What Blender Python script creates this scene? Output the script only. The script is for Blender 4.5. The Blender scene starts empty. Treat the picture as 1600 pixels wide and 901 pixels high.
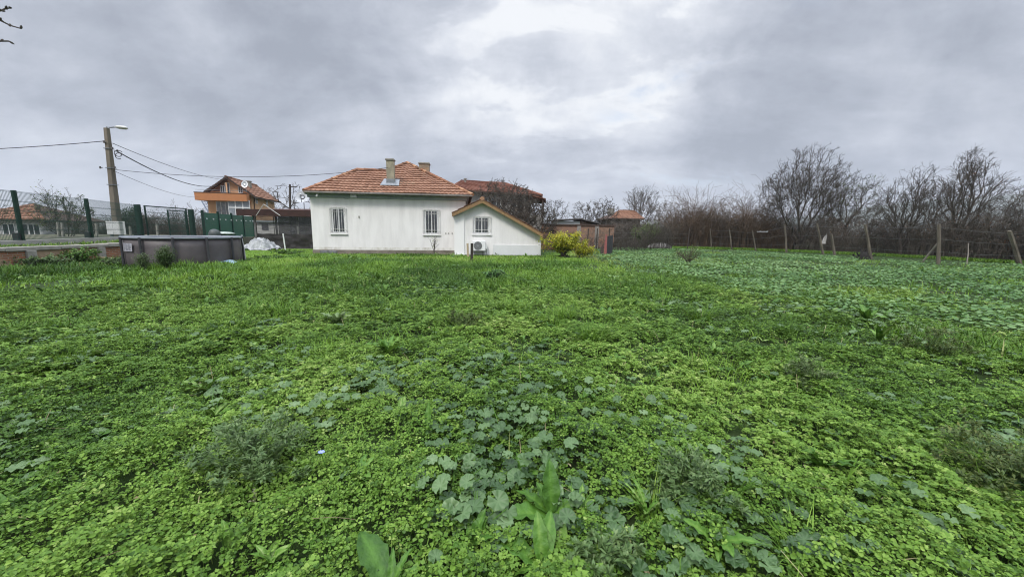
import bpy, math, random
import numpy as np
from mathutils import Vector, Matrix

# ------------------------------------------------------------------ camera, sky, sun, exposure
C = bpy.context.scene.collection
SC = bpy.context.scene
FPX, W0, H0, EYE = 581.0, 1600.0, 901.0, 1.45
PITCH, ROLL = math.atan(90 / FPX), math.radians(0.75)
FW = np.array([0, math.cos(PITCH), -math.sin(PITCH)])
UP0 = np.array([0, math.sin(PITCH), math.cos(PITCH)])
RT0 = np.array([1.0, 0, 0])
RT = RT0 * math.cos(ROLL) + UP0 * math.sin(ROLL)
UP = UP0 * math.cos(ROLL) - RT0 * math.sin(ROLL)
EYEP = np.array([0, 0, EYE])

cam_d = bpy.data.cameras.new('camera')
cam = bpy.data.objects.new('camera', cam_d)
C.objects.link(cam)
cam_d.sensor_width = 36.0
cam_d.lens = 36.0 * FPX / W0
cam_d.clip_start, cam_d.clip_end = 0.05, 6000
cam.matrix_world = Matrix(((RT[0], UP[0], -FW[0], 0), (RT[1], UP[1], -FW[1], 0),
                           (RT[2], UP[2], -FW[2], EYE), (0, 0, 0, 1)))
SC.camera = cam

SUN_EL, SUN_AZ = math.radians(52), math.radians(205)   # azimuth measured clockwise from +Y
SC.view_settings.view_transform = 'Standard'
SC.view_settings.look = 'None'
SC.view_settings.exposure = 0.72
SC.view_settings.gamma = 1.0
SC.view_settings.use_curve_mapping = False
SC.cycles.max_bounces = 6
SC.cycles.diffuse_bounces = 3
SC.cycles.glossy_bounces = 2
SC.cycles.transmission_bounces = 4
SC.cycles.transparent_max_bounces = 10
SC.cycles.volume_bounces = 0
SC.cycles.use_denoising = True
SC.cycles.filter_width = 1.1
SC.cycles.caustics_reflective = False
SC.cycles.caustics_refractive = False

def ray(px, py):
    u = (px - W0 / 2) / FPX
    v = (H0 / 2 - py) / FPX
    return FW + u * RT + v * UP

def G(px, py, z=0.0):
    d = ray(px, py)
    t = (z - EYE) / d[2]
    return EYEP + d * t

def AT(px, py, Y):
    d = ray(px, py)
    return EYEP + d * (Y / d[1])

def build_world():
    w = bpy.data.worlds.new('World')
    SC.world = w
    w.use_nodes = True
    nt = w.node_tree
    nt.nodes.clear()
    N, L = nt.nodes, nt.links
    def mth(op, a, b=None, c=None, clamp=False):
        n = N.new('ShaderNodeMath'); n.operation = op; n.use_clamp = clamp
        for i, x in enumerate((a, b, c)):
            if x is None: continue
            if isinstance(x, (int, float)): n.inputs[i].default_value = x
            else: L.new(x, n.inputs[i])
        return n.outputs[0]
    def vm(op, a, b=None):
        n = N.new('ShaderNodeVectorMath'); n.operation = op
        for i, x in enumerate((a, b)):
            if x is None: continue
            if isinstance(x, (tuple, list)): n.inputs[i].default_value = x
            else: L.new(x, n.inputs[i])
        return n
    def noise(vec, scale, detail, rough, dist=0.0):
        n = N.new('ShaderNodeTexNoise')
        n.inputs['Scale'].default_value = scale; n.inputs['Detail'].default_value = detail
        n.inputs['Roughness'].default_value = rough; n.inputs['Distortion'].default_value = dist
        L.new(vec, n.inputs['Vector'])
        return n.outputs['Fac']
    def sstep(x, a, b, lo=0.0, hi=1.0):
        n = N.new('ShaderNodeMapRange'); n.interpolation_type = 'SMOOTHSTEP'
        n.inputs['From Min'].default_value = a; n.inputs['From Max'].default_value = b
        n.inputs['To Min'].default_value = lo; n.inputs['To Max'].default_value = hi
        L.new(x, n.inputs['Value'])
        return n.outputs[0]
    def mixc(f, a, b):
        n = N.new('ShaderNodeMix'); n.data_type = 'RGBA'
        if isinstance(f, (int, float)): n.inputs['Factor'].default_value = f
        else: L.new(f, n.inputs['Factor'])
        for k, x in (('A', a), ('B', b)):
            s = [i for i in n.inputs if i.name == k and i.type == 'RGBA'][0]
            if isinstance(x, tuple): s.default_value = x
            else: L.new(x, s)
        return [o for o in n.outputs if o.type == 'RGBA'][0]
    tc = N.new('ShaderNodeTexCoord')
    d = vm('NORMALIZE', tc.outputs['Generated']).outputs[0]
    sp = N.new('ShaderNodeSeparateXYZ'); L.new(d, sp.inputs[0])
    X, Y, Z = sp.outputs
    zc = mth('MAXIMUM', Z, 0.0)
    # a flat cloud layer seen in perspective
    den = mth('ADD', zc, 0.34)
    cb = N.new('ShaderNodeCombineXYZ')
    L.new(mth('DIVIDE', X, den), cb.inputs[0]); L.new(mth('DIVIDE', Y, den), cb.inputs[1])
    cb.inputs[2].default_value = 3.7
    mp = N.new('ShaderNodeMapping'); mp.vector_type = 'POINT'
    mp.inputs['Rotation'].default_value = (0, 0, math.radians(28))
    mp.inputs['Scale'].default_value = (0.75, 1.25, 1)
    L.new(cb.outputs[0], mp.inputs['Vector'])
    cv = mp.outputs[0]
    n1 = noise(cv, 0.95, 4.0, 0.50, 0.5)        # large banks
    n2 = noise(cv, 2.6, 12.0, 0.58, 0.3)        # billows
    n3 = noise(d, 4.6, 12.0, 0.60, 0.25)        # torn edges
    val = mth('ADD', mth('MULTIPLY', mth('SUBTRACT', n1, 0.5), 0.9), mth('MULTIPLY', mth('SUBTRACT', n2, 0.5), 1.05))
    val = mth('ADD', val, mth('MULTIPLY', mth('SUBTRACT', n3, 0.5), 1.25))
    n6 = noise(cv, 7.5, 12.0, 0.62, 0.15)       # fine texture
    val = mth('ADD', val, mth('MULTIPLY', mth('SUBTRACT', n6, 0.5), 0.34))
    val = mth('ADD', val, 0.455)
    def lobe(px, py, inner, outer, amp):
        q = ray(px, py); q = q / np.linalg.norm(q)
        dt = vm('DOT_PRODUCT', d, tuple(float(t) for t in q)).outputs['Value']
        return sstep(dt, math.cos(math.radians(outer)), math.cos(math.radians(inner)), 0.0, amp)
    lobes = [(710, 20, 2, 13, 0.20), (1040, 60, 3, 14, 0.30), (900, 210, 4, 18, 0.05), (800, 110, 2, 8, -0.08), (580, 60, 2, 12, -0.16),
             (300, 110, 6, 26, -0.20), (1300, 60, 4, 26, -0.16), (1500, 60, 4, 20, -0.08), (60, 60, 4, 20, 0.02), (90, 290, 3, 14, 0.16), (330, 255, 3, 16, -0.12)]
    for l in lobes: val = mth('ADD', val, lobe(*l))
    # torn, bright-edged breaks in the cloud towards the brightest part of the sky, darker scud elsewhere
    n4 = noise(cv, 2.6, 14.0, 0.60, 0.2)
    val = mth('ADD', val, mth('MULTIPLY', sstep(n4, 0.50, 0.56), lobe(900, 30, 5, 28, 0.17)))
    n5 = noise(cv, 1.6, 13.0, 0.58, 0.25)
    val = mth('ADD', val, sstep(n5, 0.46, 0.60, 0.04, -0.06))
    ramp = N.new('ShaderNodeValToRGB')
    r = ramp.color_ramp
    stops = [(0.0, (0.212, 0.232, 0.276)), (0.25, (0.272, 0.294, 0.344)), (0.5, (0.352, 0.374, 0.424)), (0.74, (0.445, 0.466, 0.510)), (0.97, (0.560, 0.573, 0.596))]
    while len(r.elements) < len(stops): r.elements.new(0.5)
    for e, (p, c) in zip(r.elements, stops): e.position = p; e.color = (*c, 1)
    L.new(mth('ADD', val, 0.0, clamp=True), ramp.inputs[0])
    cloud = ramp.outputs[0]
    # hazy pale band towards the horizon
    hz = sstep(Z, 0.0, 0.15, 0.45, 0.0)
    cloud = mixc(hz, cloud, (0.405, 0.424, 0.468, 1))
    # an overcast vault is much brighter overhead than near the horizon
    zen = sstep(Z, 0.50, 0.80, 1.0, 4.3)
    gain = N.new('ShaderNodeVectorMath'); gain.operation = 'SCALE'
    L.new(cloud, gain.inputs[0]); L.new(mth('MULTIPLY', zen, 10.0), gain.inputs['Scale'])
    sky = N.new('ShaderNodeTexSky'); sky.sky_type = 'NISHITA'; sky.sun_disc = False
    sky.sun_elevation = SUN_EL; sky.sun_rotation = SUN_AZ
    sky.air_density, sky.dust_density, sky.ozone_density = 1.0, 1.0, 1.0
    gap = mth('MULTIPLY', sstep(n2, 0.55, 0.68), lobe(1095, 140, 2.0, 15.0, 0.62))
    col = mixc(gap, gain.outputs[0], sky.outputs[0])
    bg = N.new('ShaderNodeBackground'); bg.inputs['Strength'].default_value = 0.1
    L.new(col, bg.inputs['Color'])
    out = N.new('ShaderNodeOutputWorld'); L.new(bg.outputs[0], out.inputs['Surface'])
    w.cycles.sampling_method = 'AUTOMATIC'
build_world()

sd = bpy.data.lights.new('sun', 'SUN')
sd.energy = 1.5
sd.angle = math.radians(12)
sd.color = (1.0, 0.95, 0.87)
sun = bpy.data.objects.new('sun', sd)
C.objects.link(sun)
_sv = Vector((math.cos(SUN_EL) * math.sin(SUN_AZ), math.cos(SUN_EL) * math.cos(SUN_AZ), math.sin(SUN_EL)))
sun.rotation_euler = _sv.to_track_quat('Z', 'Y').to_euler()
sun.location = _sv * 60

# ------------------------------------------------------------------ materials
def new_mat(name):
    m = bpy.data.materials.new(name); m.use_nodes = True
    nt = m.node_tree; nt.nodes.clear()
    o = nt.nodes.new('ShaderNodeOutputMaterial')
    b = nt.nodes.new('ShaderNodeBsdfPrincipled')
    nt.links.new(b.outputs[0], o.inputs['Surface'])
    return m, nt, b, o

def ramp_node(nt, stops):
    r = nt.nodes.new('ShaderNodeValToRGB')
    while len(r.color_ramp.elements) < len(stops): r.color_ramp.elements.new(0.5)
    for e, (p, c) in zip(r.color_ramp.elements, stops): e.position = p; e.color = (*c, 1)
    return r

def mat(name, c, c2=None, scale=4.0, rough=0.8, bump=0.0, bscale=30.0, metal=0.0, spec=0.3, stretch=(1, 1, 1), lo=0.35, hi=0.65):
    """plain paint / plaster / wood with a second tone in noise patches"""
    m, nt, b, o = new_mat(name)
    N, L = nt.nodes, nt.links
    b.inputs['Roughness'].default_value = rough; b.inputs['Metallic'].default_value = metal
    b.inputs['Specular IOR Level'].default_value = spec
    tc = N.new('ShaderNodeTexCoord'); mp = N.new('ShaderNodeMapping'); mp.inputs['Scale'].default_value = stretch
    L.new(tc.outputs['Object'], mp.inputs[0])
    if c2 is not None:
        n = N.new('ShaderNodeTexNoise'); n.inputs['Scale'].default_value = scale; n.inputs['Detail'].default_value = 6; n.inputs['Roughness'].default_value = 0.62
        L.new(mp.outputs[0], n.inputs['Vector'])
        r = ramp_node(nt, [(lo, c), (hi, c2)])
        L.new(n.outputs['Fac'], r.inputs[0]); L.new(r.outputs[0], b.inputs['Base Color'])
    else:
        b.inputs['Base Color'].default_value = (*c, 1)
    if bump:
        n2 = N.new('ShaderNodeTexNoise'); n2.inputs['Scale'].default_value = bscale; n2.inputs['Detail'].default_value = 5
        L.new(mp.outputs[0], n2.inputs['Vector'])
        bp = N.new('ShaderNodeBump'); bp.inputs['Strength'].default_value = bump; bp.inputs['Distance'].default_value = 0.02
        L.new(n2.outputs['Fac'], bp.inputs['Height']); L.new(bp.outputs[0], b.inputs['Normal'])
    return m

def leaf_mat(name, stops, rough=0.5, trans=0.25, spec=0.4, nscale=2.0, namt=0.25):
    """leaf colour runs over the 'tint' attribute (one value per leaf) plus a little patchiness"""
    m, nt, b, o = new_mat(name)
    N, L = nt.nodes, nt.links
    a = N.new('ShaderNodeAttribute'); a.attribute_name = 'tint'
    tc = N.new('ShaderNodeTexCoord')
    n = N.new('ShaderNodeTexNoise'); n.inputs['Scale'].default_value = nscale; n.inputs['Detail'].default_value = 4
    L.new(tc.outputs['Object'], n.inputs['Vector'])
    s = N.new('ShaderNodeMath'); s.operation = 'MULTIPLY_ADD'; s.inputs[1].default_value = namt; L.new(n.outputs['Fac'], s.inputs[0])
    s2 = N.new('ShaderNodeMath'); s2.operation = 'SUBTRACT'; L.new(a.outputs['Fac'], s2.inputs[0]); s2.inputs[1].default_value = namt * 0.5
    L.new(s2.outputs[0], s.inputs[2])
    r = ramp_node(nt, stops); L.new(s.outputs[0], r.inputs[0])
    L.new(r.outputs[0], b.inputs['Base Color'])
    b.inputs['Roughness'].default_value = rough; b.inputs['Specular IOR Level'].default_value = spec
    if trans:
        t = N.new('ShaderNodeBsdfTranslucent')
        hs = N.new('ShaderNodeHueSaturation'); hs.inputs['Value'].default_value = 1.3; hs.inputs['Hue'].default_value = 0.485
        L.new(r.outputs[0], hs.inputs['Color']); L.new(hs.outputs[0], t.inputs['Color'])
        mx = N.new('ShaderNodeMixShader'); mx.inputs[0].default_value = trans
        L.new(b.outputs[0], mx.inputs[1]); L.new(t.outputs[0], mx.inputs[2]); L.new(mx.outputs[0], o.inputs['Surface'])
    return m

def tint_mat(name, stops, rough=0.85, bump=0.3, bscale=25, stain=None, stain_scale=1.2):
    m = leaf_mat(name, stops, rough=rough, trans=0, spec=0.2, nscale=stain_scale, namt=0.5)
    nt = m.node_tree; N, L = nt.nodes, nt.links
    b = [n for n in N if n.type == 'BSDF_PRINCIPLED'][0]
    tc = N.new('ShaderNodeTexCoord')
    n2 = N.new('ShaderNodeTexNoise'); n2.inputs['Scale'].default_value = bscale; L.new(tc.outputs['Object'], n2.inputs['Vector'])
    bp = N.new('ShaderNodeBump'); bp.inputs['Strength'].default_value = bump; bp.inputs['Distance'].default_value = 0.02
    L.new(n2.outputs['Fac'], bp.inputs['Height']); L.new(bp.outputs[0], b.inputs['Normal'])
    return m

def brick_mat(name, c1, c2, mortar, bw=0.25, bh=0.075, rot=None, patch=None, ms=0.012):
    m, nt, b, o = new_mat(name)
    N, L = nt.nodes, nt.links
    tc = N.new('ShaderNodeTexCoord')
    sp = N.new('ShaderNodeSeparateXYZ'); L.new(tc.outputs['Object'], sp.inputs[0])
    ad = N.new('ShaderNodeMath'); ad.operation = 'ADD'; L.new(sp.outputs[0], ad.inputs[0]); L.new(sp.outputs[1], ad.inputs[1])
    cb = N.new('ShaderNodeCombineXYZ'); L.new(ad.outputs[0], cb.inputs[0]); L.new(sp.outputs[2], cb.inputs[1])
    br = N.new('ShaderNodeTexBrick'); br.inputs['Scale'].default_value = 1.0
    br.inputs['Brick Width'].default_value = bw; br.inputs['Row Height'].default_value = bh; br.inputs['Mortar Size'].default_value = ms
    br.inputs['Color1'].default_value = (*c1, 1); br.inputs['Color2'].default_value = (*c2, 1); br.inputs['Mortar'].default_value = (*mortar, 1)
    L.new(cb.outputs[0], br.inputs['Vector'])
    col = br.outputs['Color']
    if patch is not None:
        n = N.new('ShaderNodeTexNoise'); n.inputs['Scale'].default_value = 0.9; n.inputs['Detail'].default_value = 7; L.new(tc.outputs['Object'], n.inputs['Vector'])
        r = ramp_node(nt, [(0.48, (0, 0, 0)), (0.62, (1, 1, 1))]); L.new(n.outputs['Fac'], r.inputs[0])
        mx = N.new('ShaderNodeMix'); mx.data_type = 'RGBA'
        L.new(r.outputs[0], mx.inputs['Factor'])
        ca = [i for i in mx.inputs if i.type == 'RGBA']
        L.new(col, ca[0]); ca[1].default_value = (*patch, 1)
        col = [q for q in mx.outputs if q.type == 'RGBA'][0]
    L.new(col, b.inputs['Base Color'])
    b.inputs['Roughness'].default_value = 0.9; b.inputs['Specular IOR Level'].default_value = 0.15
    bp = N.new('ShaderNodeBump'); bp.inputs['Strength'].default_value = 0.5; bp.inputs['Distance'].default_value = 0.01
    bp.invert = True
    L.new(br.outputs['Fac'], bp.inputs['Height']); L.new(bp.outputs[0], b.inputs['Normal'])
    return m

def glass_mat(name, tint=(0.75, 0.8, 0.82), clear=0.65):
    m, nt, b, o = new_mat(name)
    N, L = nt.nodes, nt.links
    nt.nodes.remove(b)
    t = N.new('ShaderNodeBsdfTransparent'); t.inputs[0].default_value = (*tint, 1)
    g = N.new('ShaderNodeBsdfGlossy'); g.inputs['Roughness'].default_value = 0.03; g.inputs['Color'].default_value = (0.9, 0.9, 0.9, 1)
    f = N.new('ShaderNodeFresnel'); f.inputs['IOR'].default_value = 1.5
    ad = N.new('ShaderNodeMath'); ad.operation = 'ADD'; ad.inputs[1].default_value = 0.06; L.new(f.outputs[0], ad.inputs[0])
    mx = N.new('ShaderNodeMixShader'); L.new(ad.outputs[0], mx.inputs[0]); L.new(t.outputs[0], mx.inputs[1]); L.new(g.outputs[0], mx.inputs[2])
    L.new(mx.outputs[0], o.inputs['Surface'])
    return m

def net_mat(name, c, see=0.45):
    """woven shade cloth: a fine weave that lets part of the light through"""
    m, nt, b, o = new_mat(name)
    N, L = nt.nodes, nt.links
    b.inputs['Base Color'].default_value = (*c, 1); b.inputs['Roughness'].default_value = 0.8
    t = N.new('ShaderNodeBsdfTransparent')
    tc = N.new('ShaderNodeTexCoord')
    n = N.new('ShaderNodeTexNoise'); n.inputs['Scale'].default_value = 2.0; n.inputs['Detail'].default_value = 5; n.inputs['Distortion'].default_value = 0.6
    mp = N.new('ShaderNodeMapping'); mp.inputs['Scale'].default_value = (0.7, 0.7, 5); L.new(tc.outputs['Object'], mp.inputs[0]); L.new(mp.outputs[0], n.inputs['Vector'])
    mr = N.new('ShaderNodeMapRange'); mr.inputs['From Min'].default_value = 0.3; mr.inputs['From Max'].default_value = 0.7
    mr.inputs['To Min'].default_value = see * 0.45; mr.inputs['To Max'].default_value = see * 1.4; L.new(n.outputs['Fac'], mr.inputs['Value'])
    mx = N.new('ShaderNodeMixShader'); L.new(mr.outputs[0], mx.inputs[0]); L.new(b.outputs[0], mx.inputs[1]); L.new(t.outputs[0], mx.inputs[2])
    L.new(mx.outputs[0], o.inputs['Surface'])
    return m

# ------------------------------------------------------------------ object helpers
def tag(o, label, cat, group=None, kind=None):
    o['label'] = label
    if cat: o['category'] = cat
    if group: o['group'] = group
    if kind: o['kind'] = kind
    return o

def thing(name, label, cat, loc, group=None):
    o = bpy.data.objects.new(name, None); C.objects.link(o)
    o.location = Vector([float(q) for q in loc]); o.empty_display_size = 0.2
    return tag(o, label, cat, group)

def origin_of(o):
    p = Vector((0, 0, 0))
    while o is not None:
        p = p + o.location; o = o.parent
    return np.array(p)

def mesh_np(name, V, faces, material, parent=None, tint=None, smooth=False, loc=None):
    """faces: list of int arrays (n,3) / (n,4). Everything is given in world coordinates."""
    V = np.asarray(V, dtype=np.float64)
    off = origin_of(parent) if parent is not None else (np.array(loc, dtype=float) if loc is not None else np.zeros(3))
    me = bpy.data.meshes.new(name)
    fs = [np.asarray(f, dtype=np.int32) for f in faces if len(f)]
    nl = sum(f.size for f in fs); nf = sum(len(f) for f in fs)
    me.vertices.add(len(V)); me.vertices.foreach_set('co', (V - off).astype(np.float32).ravel())
    me.loops.add(nl); me.loops.foreach_set('vertex_index', np.concatenate([f.ravel() for f in fs]))
    tot = np.concatenate([np.full(len(f), f.shape[1], dtype=np.int32) for f in fs])
    st = np.concatenate([[0], np.cumsum(tot)[:-1]]).astype(np.int32)
    me.polygons.add(nf); me.polygons.foreach_set('loop_start', st)
    me.polygons.foreach_set('use_smooth', np.full(nf, bool(smooth)))
    me.update(calc_edges=True)
    if tint is not None:
        at = me.attributes.new('tint', 'FLOAT', 'POINT'); at.data.foreach_set('value', np.asarray(tint, dtype=np.float32))
    me.validate()
    me.materials.append(material)
    o = bpy.data.objects.new(name, me); C.objects.link(o)
    if parent is not None: o.parent = parent
    elif loc is not None: o.location = Vector([float(q) for q in loc])
    return o

class MB:
    """collects polygons, in world coordinates or in a local frame M, and links them as ONE mesh object"""
    def __init__(s, M=None): s.v, s.f, s.t, s.M = [], [], [], M
    def add(s, vs, fs, tint=0.5):
        b = len(s.v)
        for q in vs:
            q = np.asarray(q, dtype=float)
            if s.M is not None: q = s.M[:3, :3] @ q + s.M[:3, 3]
            s.v.append(q); s.t.append(tint)
        for f in fs: s.f.append(tuple(b + i for i in f))
        return s
    def box(s, x0, x1, y0, y1, z0, z1, tint=0.5):
        return s.add([(x0, y0, z0), (x1, y0, z0), (x1, y1, z0), (x0, y1, z0), (x0, y0, z1), (x1, y0, z1), (x1, y1, z1), (x0, y1, z1)],
                     [(0, 3, 2, 1), (4, 5, 6, 7), (0, 1, 5, 4), (1, 2, 6, 5), (2, 3, 7, 6), (3, 0, 4, 7)], tint)
    def quad(s, a, b, c, d, tint=0.5): return s.add([a, b, c, d], [(0, 1, 2, 3)], tint)
    def poly(s, pts, tint=0.5): return s.add(pts, [tuple(range(len(pts)))], tint)
    def slab(s, pts, vec, tint=0.5):
        n = len(pts); vec = np.asarray(vec, dtype=float)
        vs = [np.asarray(p, dtype=float) for p in pts] + [np.asarray(p, dtype=float) + vec for p in pts]
        fs = [tuple(range(n - 1, -1, -1)), tuple(range(n, 2 * n))] + [(i, (i + 1) % n, n + (i + 1) % n, n + i) for i in range(n)]
        return s.add(vs, fs, tint)
    def tube(s, pts, r, n=6, cap=True, tint=0.5, flat=1.0):
        pts = [np.asarray(p, dtype=float) for p in pts]
        rs = r if isinstance(r, (list, tuple)) else [r] * len(pts)
        vs, fs = [], []
        for i, p in enumerate(pts):
            t = pts[min(i + 1, len(pts) - 1)] - pts[max(i - 1, 0)]
            t = t / (np.linalg.norm(t) + 1e-9)
            ref = np.array([0, 0, 1.0]) if abs(t[2]) < 0.9 else np.array([1.0, 0, 0])
            a = np.cross(t, ref); a /= np.linalg.norm(a); b = np.cross(a, t)
            for k in range(n):
                w = 2 * math.pi * (k + 0.5) / n
                vs.append(p + rs[i] * (a * math.cos(w) + b * math.sin(w) * flat))
        for i in range(len(pts) - 1):
            for k in range(n):
                fs.append((i * n + k, i * n + (k + 1) % n, (i + 1) * n + (k + 1) % n, (i + 1) * n + k))
        if cap:
            fs.append(tuple(range(n - 1, -1, -1))); fs.append(tuple((len(pts) - 1) * n + k for k in range(n)))
        return s.add(vs, fs, tint)
    def beam(s, p0, p1, w, h, tint=0.5):
        """rectangular bar from p0 to p1, w wide across, h tall"""
        p0 = np.asarray(p0, dtype=float); p1 = np.asarray(p1, dtype=float)
        t = p1 - p0; t /= np.linalg.norm(t)
        ref = np.array([0, 0, 1.0]) if abs(t[2]) < 0.9 else np.array([0, 1.0, 0])
        a = np.cross(t, ref); a /= np.linalg.norm(a); b = np.cross(a, t)
        vs = [p + a * sx * w / 2 + b * sz * h / 2 for p in (p0, p1) for sx, sz in ((-1, -1), (1, -1), (1, 1), (-1, 1))]
        return s.add(vs, [(0, 3, 2, 1), (4, 5, 6, 7), (0, 1, 5, 4), (1, 2, 6, 5), (2, 3, 7, 6), (3, 0, 4, 7)], tint)
    def lathe(s, c, prof, n=24, tint=0.5, tilt=None):
        vs, fs = [], []
        for (r, z) in prof:
            for k in range(n):
                w = 2 * math.pi * k / n
                vs.append((c[0] + r * math.cos(w), c[1] + r * math.sin(w), c[2] + z))
        for i in range(len(prof) - 1):
            for k in range(n):
                fs.append((i * n + k, i * n + (k + 1) % n, (i + 1) * n + (k + 1) % n, (i + 1) * n + k))
        fs.append(tuple(range(n - 1, -1, -1))); fs.append(tuple((len(prof) - 1) * n + k for k in range(n)))
        return s.add(vs, fs, tint)
    def build(s, name, material, parent=None, smooth=False, bevel=0.0, loc=None):
        off = origin_of(parent) if parent is not None else (np.array(loc, dtype=float) if loc is not None else np.zeros(3))
        me = bpy.data.meshes.new(name)
        me.from_pydata([tuple(q - off) for q in s.v], [], s.f)
        at = me.attributes.new('tint', 'FLOAT', 'POINT'); at.data.foreach_set('value', np.array(s.t, dtype=np.float32))
        if smooth: me.polygons.foreach_set('use_smooth', np.full(len(me.polygons), True))
        me.materials.append(material); me.update()
        o = bpy.data.objects.new(name, me); C.objects.link(o)
        if parent is not None: o.parent = parent
        elif loc is not None: o.location = Vector([float(q) for q in loc])
        if bevel:
            bv = o.modifiers.new('bevel', 'BEVEL'); bv.width = bevel; bv.segments = 2; bv.limit_method = 'ANGLE'
        return o

def frame(o, ang):
    c, s = math.cos(ang), math.sin(ang)
    return np.array([[c, -s, 0, o[0]], [s, c, 0, o[1]], [0, 0, 1, o[2]], [0, 0, 0, 1.0]])
def loc_of(M, p):  return M[:3, :3].T @ (np.asarray(p, dtype=float) - M[:3, 3])
def w_of(M, p):    return M[:3, :3] @ np.asarray(p, dtype=float) + M[:3, 3]
def on_plane(M, px, py, y=0.0):
    """local (x, z) where the line of sight through a pixel meets the local plane y = const"""
    d = ray(px, py); n = M[:3, 1]; o = w_of(M, (0, y, 0))
    t = np.dot(o - EYEP, n) / np.dot(d, n)
    q = loc_of(M, EYEP + d * t)
    return q[0], q[2]

def copy_tree(o, parent=None):
    c = o.copy(); C.objects.link(c); c.parent = parent
    for ch in list(o.children): copy_tree(ch, c)
    return c

# value noise for ground and planting
_rs = np.random.RandomState(7)
_LAT = _rs.rand(256, 256)
def vnoise(x, y, s=1.0, o=0):
    x = np.asarray(x, dtype=float) * s + 13.7 + o * 31.3; y = np.asarray(y, dtype=float) * s + 57.1 + o * 17.9
    xi = np.floor(x).astype(int); yi = np.floor(y).astype(int)
    fx = x - xi; fy = y - yi
    fx = fx * fx * (3 - 2 * fx); fy = fy * fy * (3 - 2 * fy)
    g = lambda i, j: _LAT[i & 255, j & 255]
    return (g(xi, yi) * (1 - fx) + g(xi + 1, yi) * fx) * (1 - fy) + (g(xi, yi + 1) * (1 - fx) + g(xi + 1, yi + 1) * fx) * fy
def fbm(x, y, s=1.0, o=0, n=4):
    t, a, k = 0.0, 0.5, s
    for i in range(n):
        t = t + a * vnoise(x, y, k, o + i * 3); a *= 0.5; k *= 2.03
    return t / (1 - 0.5 ** n)
def ground_z(x, y):
    r = np.hypot(x, y)
    near = np.clip(1 - r / 28.0, 0, 1)
    return (fbm(x, y, 0.45, 5, 3) - 0.5) * 0.20 * near + (fbm(x, y, 0.13, 9, 2) - 0.5) * 0.16 * np.clip(1 - r / 24.0, 0, 1) * np.clip(r / 4.0, 0, 1) - 0.03
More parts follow.
